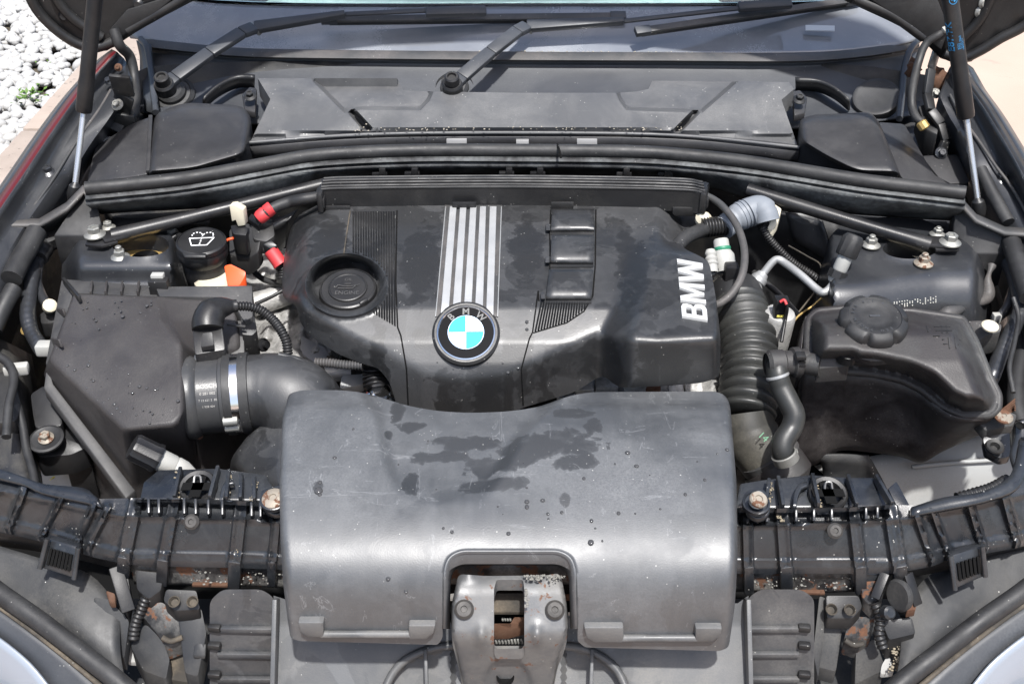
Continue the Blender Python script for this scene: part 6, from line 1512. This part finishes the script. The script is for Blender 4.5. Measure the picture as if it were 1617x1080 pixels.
# upper shelf behind the face: moulded pockets, fixing holes, tabs
def shelf(pts, holes_c, ribsx, zz):
    o = slab('shelf', [(x, y, z) for x, y, z in pts], .02, M['carrier'], fcar, bev=.003)
    for (x, y) in holes_c:
        lathe('mount_hole', W(x, y, zz + .004), (0, -.35, 1), [(.021, -.006), (.021, 0), (.019, .002), (.015, .001), (.014, -.012), (0, -.012)], M['black'], fcar, 24)
        bm = bmesh.new(); c = W(x, y, zz + .0085)
        for a in (0, 1.57): bar_bm(bm, c - Vector((math.cos(a), math.sin(a), 0))*.017, c + Vector((math.cos(a), math.sin(a), 0))*.017, .012, .001)
        fin('cross_slot', bm, M['void'], fcar)
        tube('clip_loop', [(x - 6, y - 6, zz + .012), (x - 4, y - 16, zz + .016), (x + 4, y - 16, zz + .016), (x + 6, y - 6, zz + .012)], .0016, M['carrier'], fcar, n=6)
    for (x0, y0, x1, y1) in ribsx: bar('shelf_rib', W(x0, y0, zz + .008), W(x1, y1, zz + .004), .004, .012, M['carrier'], fcar, bev=.001)
shelf([(250, 740, .768), (345, 738, .768), (420, 748, .766), (446, 790, .76), (220, 788, .76), (226, 760, .764)], [(312, 768)], [(286, 742, 276, 788), (345, 740, 332, 788), (362, 746, 358, 790), (382, 752, 380, 790), (402, 756, 402, 792)], .764)
shelf([(1168, 762, .766), (1205, 756, .768), (1280, 748, .77), (1336, 752, .77), (1380, 752, .77), (1396, 766, .766), (1420, 800, .758), (1160, 802, .758)], [(1308, 778)], [(1214, 760, 1208, 802), (1228, 756, 1236, 802), (1282, 752, 1292, 800), (1338, 754, 1352, 800), (1382, 754, 1408, 798)], .765)
sheet('arched_web', [[(1252, 800, .768), (1254, 778, .772), (1262, 764, .774), (1274, 760, .774)], [(1258, 800, .768), (1260, 782, .772), (1266, 770, .774), (1276, 766, .774)]], M['carrier'], fcar, thick=.006)
sheet('arched_web', [[(346, 790, .768), (350, 770, .772), (358, 758, .774), (368, 756, .774)], [(352, 790, .768), (355, 774, .772), (361, 764, .774), (370, 762, .774)]], M['carrier'], fcar, thick=.006)
# ears with rusty bolts holding the snorkel
for (x, y, s) in ((432, 788, -1), (1194, 794, 1)):
    slab('ear', rnd([(x - 22, y - 14, .782), (x + 12, y - 24, .784), (x + 22, y - 4, .78), (x + 22, y + 18, .772), (x + 4, y + 26, .77), (x - 14, y + 18, .772)], 8), .006, M['carrier'], fcar, bev=.0015)
    lathe('ear_ring', W(x, y, .787), (0, -.25, 1), [(.0145, -.004), (.0145, .001), (.0125, .002), (.0115, .0), (0, .0)], M['carrier'], fcar, 28)
    lathe('rusty_bolt', W(x, y, .788) if s < 0 else W(x + 3, y - 4, .80), (.1*s, -.3, 1), [(.0125 if s < 0 else .0095, 0), (.012 if s < 0 else .0095, .0025), (.008, .0045), (.004, .0045), (.0035, .003), (0, .003)], M['rust_bolt'], fcar, 24)
    if s > 0: lathe('bolt_shank', W(x, y, .788), (.1, -.2, 1), [(.008, 0), (.006, .003), (.005, .014), (0, .014)], M['zinc'], fcar, 14)
# curved arm at the far right top of the carrier
slab('gusset', [(1402, 770, .768), (1416, 758, .77), (1440, 802, .758), (1418, 806, .757)], .012, M['carrier'], fcar, bev=.002)
hrn = corrugated('headlamp_loom', [(1512, 788, .745), (1540, 780, .748), (1566, 772, .75), (1592, 758, .754)], .0078, .0052, .0016, M['black'], None, 12); tag(hrn, 'dark corrugated wiring behind the right end of the carrier', 'conduit')

# ------------------------------------------------------------------ front panel, louvres, latch
fp = thing('grille_panel', 'grey plastic panel below the snorkel with curved ribs', 'front panel', (0, -.08, .5))
def zp(y): return float(np.interp(y, [930, 985, 1090], [.690, .656, .606]))
def FPt(x, y, l=0): return W(x, y, zp(y) + l)
po = [(432, 940), (470, 952), (700, 960), (720, 1000), (880, 1000), (910, 960), (1165, 952), (1182, 940), (1184, 1092), (428, 1092)]
field('panel', po, lambda x, y: np.interp(y, [930, 985, 1090], [.690, .656, .606]) - .010*smooth(4, -4, sd(x, y, [(606, 1095), (622, 1062), (646, 1040), (684, 1026), (716, 1022), (716, 1095)])) - .010*smooth(4, -4, sd(x, y, [(990, 1095), (976, 1062), (952, 1040), (920, 1026), (890, 1022), (890, 1095)])), M['grey_plastic'], fp, step=6, skirt=.02)
for pts in ([(604, 1095), (622, 1060), (646, 1038), (684, 1023), (718, 1018)], [(992, 1095), (976, 1060), (952, 1038), (922, 1024), (890, 1019)]):
    tube('curved_rib', [FPt(x, y, .002) for x, y in pts], .0045, M['grey_plastic'], fp, n=10)
for x in (672, 935): bar('upright_rib', FPt(x, 1024, .003), FPt(x + (2 if x < 800 else -2), 1095, .003), .004, .012, M['grey_plastic'], fp)
for (x0, x1, s, lab) in ((331, 434, 1, 'left'), (1180, 1286, -1, 'right')):
    lv = slab('louvre_panel', rnd([(x0, 948 if s > 0 else 944, .688), (x0 + 20, 930, .70), (x1 - 20, 930, .70), (x1, 944, .69), (x1, 1095, .57), (x0 + (0 if s > 0 else 0), 1095, .57)], 10), .02, M['louvre'], fp, bev=.005)
    lv['label'] = 'louvred panel at the ' + lab
    for y in (993, 1033, 1072):
        zz_ = float(np.interp(y, [930, 1095], [.70, .57]))
        bar('louvre', W(x0 + (12 if s > 0 else 4), y, zz_ + .003), W(x1 - (4 if s > 0 else 24), y + (1 if s > 0 else 0), zz_ + .003), .006, .007, M['louvre'], lv, bev=.0015)
    for y in (990, 1018, 1064):
        zz_ = float(np.interp(y, [930, 1095], [.70, .57])); xx = x0 + 6 if s > 0 else x1 - 18
        bar('louvre_tab', W(xx - 8, y, zz_ + .003), W(xx + 12, y + 2, zz_ + .003), .008, .008, M['black'], lv, bev=.002)
bar('side_edge', FPt(436, 945, .006), FPt(432, 1092, .006), .005, .016, M['grey_plastic'], fp); bar('side_edge', FPt(1180, 945, .006), FPt(1184, 1092, .006), .005, .016, M['grey_plastic'], fp)
# latch bracket
lt = thing('hood_latch', 'bare grey steel hood latch bracket in the snorkel notch', 'hood latch', W(806, 1080, .6))
lo = rnd([(724, 906), (765, 909), (864, 908), (884, 904), (890, 928), (895, 954), (897, 991), (890, 1017), (881, 1037), (870, 1095), (735, 1095), (722, 1032), (713, 998), (713, 954), (719, 928)], 8)
lh = rnd([(784, 915), (826, 915), (828, 930), (828, 1018), (824, 1024), (784, 1024), (780, 1016), (780, 930)], 4)
ov = rnd([(766, 1095), (768, 1062), (780, 1044), (800, 1040), (822, 1044), (836, 1062), (840, 1095)], 8)
def hLt(x, y):
    z = 0
    for d in (-8, 0, 8): z = z + np.interp(y + d, [900, 930, 985, 1005, 1030, 1095], [.742, .738, .712, .702, .675, .600])/3
    z = z + .004*smooth(18, 0, np.abs(x - 740))*smooth(925, 905, y) + .004*smooth(18, 0, np.abs(x - 868))*smooth(925, 905, y)
    z = z - .006*smooth(3, -4, sd(x, y, ov))
    z = z + .006*np.exp(-((x - 760)/9)**2 - ((y - 1004)/16)**2) + .006*np.exp(-((x - 848)/9)**2 - ((y - 1004)/16)**2)
    e = np.minimum(x - np.interp(y, [906, 954, 998, 1032, 1095], [722, 713, 713, 722, 735]), np.interp(y, [906, 954, 991, 1037, 1095], [888, 895, 897, 881, 870]) - x)
    return z - .007*(1 - np.sqrt(np.clip(1 - (1 - np.clip(e, 0, 7)/7)**2, 0, 1)))
steel = grime('bare_steel', (.098, .102, .107), .45, .9, dustcol=(.17, .162, .148), specks=.6, metal=.0, pscale=24, spec=.8, rust=.06)
o = field('bracket', lo, hLt, steel, lt, step=4, skirt=.015, holes=[lh])
def L(x, y, l=0): return W(x, y, float(hLt(np.array([float(x)]), np.array([float(y)]))[0]) + l)
for (x, y) in ((733, 962), (876, 963)): lathe('screw', L(x, y, .0), (0, -.62, .78), [(.010, 0), (.010, .002), (.0075, .005), (.0035, .0055), (.003, .0035), (0, .0035)], M['cast_dark'], lt, 20)
lathe('striker_hole', L(798, 1068, .001), (0, -.7, .7), [(.0095, 0), (.009, .001), (.006, -.004), (0, -.004)], M['void'], lt, 20)
slab('inner_plate', [(778, 936, .705), (830, 936, .705), (830, 966, .69), (778, 966, .69)], .004, M['mud'], lt, bev=.0005)
slab('inner_plate', [(778, 914, .715), (830, 914, .715), (830, 924, .712), (778, 924, .712)], .004, M['cast_dark'], lt, bev=.0005)
slab('rusty_catch', rnd([(780, 984, .688), (806, 984, .69), (812, 974, .695), (832, 974, .695), (832, 988, .686), (800, 996, .68), (780, 996, .68)], 2), .012, M['copper_rust'], lt, bev=.0015)
slab('lower_plate', [(778, 1019, .66), (830, 1019, .66), (830, 1028, .655), (778, 1028, .655)], .004, steel, lt, bev=.0005)
for k in range(9): bar('spring_coil', W(782 + k*5, 1008, .665), W(784 + k*5, 1016, .66), .0022, .003, M['zinc'], lt, bev=.0005)
for k in range(4): bar('spring_coil', W(793 + k*4, 975, .675), W(794 + k*4, 980, .672), .002, .003, M['zinc'], lt, bev=.0005)
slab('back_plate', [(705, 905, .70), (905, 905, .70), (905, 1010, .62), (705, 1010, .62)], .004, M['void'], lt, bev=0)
slab('rear_rail', [(708, 890, .735), (902, 890, .735), (902, 912, .72), (708, 912, .72)], .01, M['carrier_worn'], lt, bev=.001)
for x in (712, 898): slab('rust_tab', [(x - 8, 938, .705), (x + 8, 936, .705), (x + 8, 944, .70), (x - 8, 944, .70)], .004, M['copper_rust'] if x > 800 else M['cast'], lt, bev=.0005)
for k in range(3): slab('mesh_cell', [(897, 966 + k*9, .668 - k*.006), (904, 966 + k*9, .668 - k*.006), (904, 973 + k*9, .662 - k*.006), (897, 973 + k*9, .662 - k*.006)], .003, M['cast'], lt, bev=.0005)

# ------------------------------------------------------------------ headlamps and lower corner clutter
for s, lab in ((1, 'left headlamp with black rubber strip, only its inner corner showing'), (-1, 'right headlamp with black rubber strip, only its inner corner showing')):
    def m_(x): return x if s > 0 else 1612 - x
    def rr3(l): return [(m_(x), y, z) for x, y, z in l]
    t = thing('headlamp', lab, 'headlamp', W(m_(20), 1060, .55), 'headlamps')
    sheet('housing_top', [rr3([(-40, 850, .685), (60, 880, .68), (140, 905, .67), (190, 960, .65)]), rr3([(-40, 900, .67), (60, 930, .66), (120, 975, .65), (190, 1030, .625)]), rr3([(-40, 940, .655), (40, 970, .645), (120, 1025, .625), (200, 1090, .60)])], M['liner_dark'], t, nu=4, nv=4)
    tube('rubber_strip', rr3([(-40, 905, .68), (0, 936, .67), (60, 978, .655), (120, 1024, .638), (170, 1062, .624), (215, 1100, .61)]), .0105, M['rubber'], t, n=14)
    tube('thin_edge', rr3([(-40, 930, .664), (30, 980, .648), (90, 1026, .632), (150, 1075, .615), (180, 1100, .606)]), .0028, M['mud'], t, n=8)
    sheet('bezel', [rr3([(-40, 935, .66), (40, 990, .642), (110, 1045, .622), (170, 1098, .602)]), rr3([(-40, 970, .645), (20, 1012, .63), (70, 1055, .612), (120, 1110, .59)]), rr3([(-40, 1000, .62), (0, 1020, .615), (50, 1062, .60), (90, 1115, .58)])], M['cowl'], t, nu=4, nv=3)
    sheet('lens', [rr3([(-40, 985, .645), (0, 1010, .636), (46, 1048, .62), (84, 1095, .60)]), rr3([(-50, 1040, .60), (-10, 1060, .595), (20, 1085, .585), (50, 1130, .56)]), rr3([(-60, 1120, .52), (-20, 1140, .515), (10, 1160, .505), (40, 1190, .49)])], M['lens'], t, nu=4, nv=4, thick=.003)
    sheet('reflector', [rr3([(-40, 1000, .62), (0, 1025, .61), (40, 1062, .595), (74, 1105, .575)]), rr3([(-60, 1060, .56), (-10, 1090, .55), (20, 1120, .54), (50, 1150, .53)])], M['cast_dark'], t, nu=3, nv=3)
# duct pieces and small brackets hanging under the carrier
def clutter(name, label, cat_, parts_):
    t = thing(name, label, cat_, W(*parts_[0][1][0]))
    for pn, pts, dr, mt in parts_: slab(pn, rnd(pts, 5), dr, M[mt], t, bev=.003)
    return t
t = clutter('air_duct', 'dusty black duct pieces under the left end of the carrier', 'air duct', [
    ('duct_wall', [(148, 942, .66), (172, 946, .66), (204, 980, .645), (196, 1040, .61), (150, 1010, .625)], .02, 'liner_dark'),
    ('duct_wall', [(214, 958, .655), (256, 950, .66), (284, 975, .645), (290, 1010, .625), (262, 1022, .615), (248, 1000, .63)], .02, 'carrier_worn'),
    ('duct_wall', [(206, 1020, .615), (228, 985, .635), (252, 998, .63), (268, 1040, .605), (262, 1072, .59), (226, 1058, .595)], .03, 'liner_dark'),
    ('duct_wall', [(280, 966, .65), (318, 960, .655), (326, 1000, .635), (312, 1068, .595), (292, 1062, .60)], .03, 'liner_dark'),
    ('dusty_plate', [(262, 1022, .60), (290, 1026, .60), (304, 1078, .575), (268, 1072, .578)], .01, 'mud'),
    ('pale_plate', [(206, 1018, .605), (214, 1018, .605), (226, 1046, .59), (200, 1044, .592)], .006, 'liner')])
tube('duct_lip', [(256, 1006, .632), (270, 1012, .628), (288, 1006, .63)], .003, M['mud'], t, n=8)
slab('small_tag', [(306, 1016, .625), (326, 1014, .626), (324, 1036, .615), (304, 1036, .615)], .006, M['liner_dark'], t)
t = clutter('latch_linkage', 'black linkage bracket with an orange clip under the left carrier end', 'bracket', [
    ('plate', [(178, 895, .692), (200, 900, .69), (206, 935, .672), (200, 968, .655), (186, 940, .67)], .02, 'black'),
    ('plate', [(214, 900, .692), (258, 905, .69), (254, 932, .675), (234, 946, .668), (216, 930, .675)], .02, 'black'),
    ('plate', [(262, 930, .676), (310, 932, .676), (316, 962, .66), (276, 964, .66), (258, 948, .667)], .016, 'black')])
slab('orange_clip', [(166, 930, .678), (182, 936, .676), (182, 950, .67), (172, 950, .67)], .01, M['copper_rust'], t)
for x, y in ((275, 950), (304, 950)): lathe('hole', W(x, y, .671), (0, -.5, .9), [(.0065, .001), (.0055, .002), (.004, -.003), (0, -.003)], M['mud'], t, 14)
bar('strut', W(182, 895, .695), W(203, 965, .66), .014, .01, M['black'], t)
t = clutter('air_duct', 'dusty black duct pieces under the right end of the carrier', 'air duct', [
    ('duct_wall', [(1294, 940, .67), (1305, 945, .668), (1300, 1010, .63), (1292, 1070, .595), (1284, 1030, .62)], .02, 'liner_dark'),
    ('duct_wall', [(1302, 980, .64), (1332, 978, .64), (1320, 1060, .595), (1290, 1052, .60)], .02, 'liner_dark'),
    ('duct_wall', [(1342, 972, .65), (1382, 975, .65), (1376, 1000, .635), (1354, 1020, .62), (1332, 1012, .625)], .02, 'carrier_worn'),
    ('duct_wall', [(1352, 1020, .615), (1384, 1008, .622), (1398, 1056, .595), (1350, 1080, .58)], .03, 'liner_dark'),
    ('dirty_plate', [(1408, 1022, .62), (1460, 1008, .63), (1464, 1038, .61), (1420, 1064, .595)], .006, 'mud'),
    ('pale_plate', [(1392, 1050, .60), (1404, 1030, .61), (1412, 1062, .593), (1390, 1064, .592)], .006, 'liner')])
tube('duct_lip', [(1334, 1010, .632), (1348, 1018, .628), (1364, 1016, .63)], .003, M['mud'], t, n=8)
t = clutter('latch_linkage', 'black linkage bracket with a round disc under the right carrier end', 'bracket', [
    ('plate', [(1304, 940, .676), (1356, 940, .676), (1362, 958, .666), (1346, 976, .658), (1306, 976, .658)], .016, 'black'),
    ('plate', [(1360, 918, .69), (1398, 916, .69), (1394, 944, .675), (1378, 960, .667), (1362, 944, .675)], .016, 'carrier_worn'),
    ('plate', [(1418, 908, .695), (1440, 902, .697), (1446, 940, .678), (1440, 960, .668), (1424, 950, .672)], .02, 'black'),
    ('plate', [(1392, 980, .652), (1440, 974, .655), (1446, 1000, .642), (1404, 1010, .637)], .03, 'black')])
lathe('round_disc', W(1419, 940, .69), (-.88, -.42, .2), [(.0165, -.004), (.0175, 0), (.015, .002), (0, .0025)], M['liner_dark'], t, 28)
slab('orange_clip', rnd([(1434, 950, .678), (1448, 946, .68), (1446, 962, .672), (1432, 964, .671)], 2), .01, M['copper_rust'], t)
lathe('pivot', W(1398, 966, .668), (.3, -.7, .6), [(.0075, 0), (.0075, .008), (.005, .010), (0, .010)], M['carrier'], t, 16)
for x, y in ((1313, 962), (1342, 963)): lathe('hole', W(x, y, .669), (0, -.5, .9), [(.0065, .001), (.0055, .002), (.004, -.003), (0, -.003)], M['mud'], t, 14)
bar('strut', W(1430, 905, .70), W(1446, 955, .672), .012, .01, M['black'], t)
bar('strut', W(1382, 945, .68), W(1398, 905, .70), .010, .01, M['black'], t)
# dark backing under the front corner gaps
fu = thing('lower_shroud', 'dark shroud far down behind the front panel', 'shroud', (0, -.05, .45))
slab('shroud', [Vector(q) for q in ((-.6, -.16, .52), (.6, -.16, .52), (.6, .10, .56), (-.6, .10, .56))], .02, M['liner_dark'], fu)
# ------------------------------------------------------------------ crumbs, grit and small loose pieces
def crumbs(name, label, pts, mat, s0, s1):
    dv, df = icos(1); vv = []; ff = []
    for p in pts:
        s = rng.uniform(s0, s1); sc = rng.uniform(.5, 1.4, 3)*s; b = len(vv)
        for q in dv: vv.append((p[0] + q[0]*sc[0], p[1] + q[1]*sc[1], p[2] + q[2]*sc[2]*.6))
        ff += [tuple(int(i) + b for i in f) for f in df]
    me = bpy.data.meshes.new(name); me.from_pydata(vv, [], ff); shade(me, None)
    o = link(name, me, mat); tag(o, label, kind='stuff'); return o
grit = plain('pale_grit', (.30, .27, .22), .9)
pts = []
for k in range(260):
    x = rng.normal(900, 170) if k % 3 else rng.uniform(420, 1240); pts.append(tuple(W(x, 83 + rng.normal(0, 1.2) + .000004*(x-820)**2, .953)))
for k in range(150):
    x = rng.uniform(560, 1080); pts.append(tuple(W(x, 205 - abs(rng.normal(0, 7)) + .00005*(x-820)**2, .917)))
crumbs('cowl_grit', 'pale grit gathered along the windscreen lip and filter housing edge', pts, grit, .0006, .0016)
pts = [tuple(W(rng.uniform(1412, 1462), rng.uniform(1012, 1058), .632 - .0)) for k in range(0)]
for k in range(240):
    x = rng.normal(1436, 14); y = rng.normal(1036, 11) - (x - 1436)*.3
    pts.append(tuple(W(x, y, float(np.interp(y, [1008, 1064], [.6325, .598])))))
crumbs('plate_grit', 'tan grit caked on the plate at the lower right', pts, plain('tan_grit', (.22, .19, .14), .95), .0008, .0022)
pts = []
for x0, y0, x1, y1, z0, z1 in ((280, 745, 285, 788, .772, .764), (362, 750, 360, 790, .772, .764), (404, 758, 400, 792, .77, .764), (1218, 762, 1214, 800, .772, .764), (1290, 756, 1296, 800, .772, .765), (1230, 812, 1236, 824, .762, .758), (372, 812, 376, 880, .752, .72), (1236, 830, 1240, 880, .752, .72), (262, 812, 258, 870, .752, .722)):
    for k in range(26):
        t = rng.random(); pts.append(tuple(W(x0 + (x1-x0)*t + rng.normal(0, 2.2), y0 + (y1-y0)*t, z0 + (z1-z0)*t)))
crumbs('carrier_grit', 'tan dirt lodged beside the carrier ribs', pts, plain('rib_dirt', (.20, .17, .12), .95), .0006, .0016)
# flaked edges on the latch and beams: pale paint chips
pts = []
for k in range(60): pts.append(tuple(W(rng.uniform(828, 892), 908 + abs(rng.normal(0, 4)), .747)))
for k in range(40): pts.append(tuple(W(829 + abs(rng.normal(0, 2)), rng.uniform(914, 960), .737)))
for k in range(70): pts.append(tuple(W(rng.uniform(300, 452), rng.uniform(890, 924), .69)))
for k in range(70): pts.append(tuple(W(rng.uniform(1180, 1350), rng.uniform(900, 932), .69)))
crumbs('paint_flakes', 'pale flakes of corroded paint around latch and steel beam', pts, plain('paint_flake', (.16, .155, .14), .9), .0006, .0018)
# drops on the engine cover
drops('cover_water_drops', 18, [(640, 540), (830, 540), (820, 600), (700, 610), (650, 580)], lambda x, y: float(hE(np.array([x]), np.array([y]))[0]), 'scattered clear water drops on the engine cover front', (.0010, .0024),
      extra=((802, 588, .0032), (818, 581, .003), (832, 508, .003), (832, 520, .0028)))
# extra wiring and pipes
def loose(name, label, cat_, pts, r, mat, corr=None, n=10):
    o = corrugated(name, pts, r, corr[0], corr[1], M[mat], None, n) if corr else tube(name, pts, r, M[mat], None, n=n)
    return tag(o, label, cat_)
loose('wire', 'thin black wire running behind the air filter box latch', 'wire', [(404, 480, .80), (430, 468, .802), (448, 458, .806), (466, 450, .81)], .0026, 'black')
loose('brown_wire', 'thin brown wire hanging down before the right bulkhead panel', 'wire', [(1298, 470, .80), (1282, 484, .79), (1262, 498, .785), (1250, 512, .78)], .0015, 'brass')
loose('right_wire', 'thin black wire along the right inner wing edge', 'wire', [(1600, 470, .835), (1608, 500, .82), (1602, 540, .81), (1594, 580, .80), (1600, 620, .785)], .003, 'rubber')
loose('vacuum_hose', 'slim black hose passing under the refrigerant pipe', 'hose', [(1190, 430, .79), (1216, 452, .785), (1236, 470, .78), (1262, 500, .77)], .0042, 'rubber')
loose('lower_left_conduit', 'ribbed conduit dropping under the left carrier end', 'conduit', [(232, 940, .668), (224, 960, .655), (214, 985, .64), (210, 1010, .625)], .0062, 'black', (.005, .0016))
loose('lower_right_conduit', 'ribbed conduit dropping under the right carrier end', 'conduit', [(1380, 950, .672), (1390, 975, .658), (1388, 1000, .645), (1394, 1022, .632)], .0062, 'black', (.005, .0016))
loose('left_edge_cable', 'black cable along the far left edge of the bay', 'cable', [(-6, 560, .79), (14, 575, .785), (22, 600, .78), (14, 640, .77), (10, 690, .755)], .0055, 'rubber')
yc = lathe('yellow_plug', W(42, 522, .775), (0, -.6, .7), [(.007, 0), (.007, .003), (.004, .005), (0, .005)], M['brass'], None, 14); tag(yc, 'small yellow plug low on the left inner wing', 'plug')
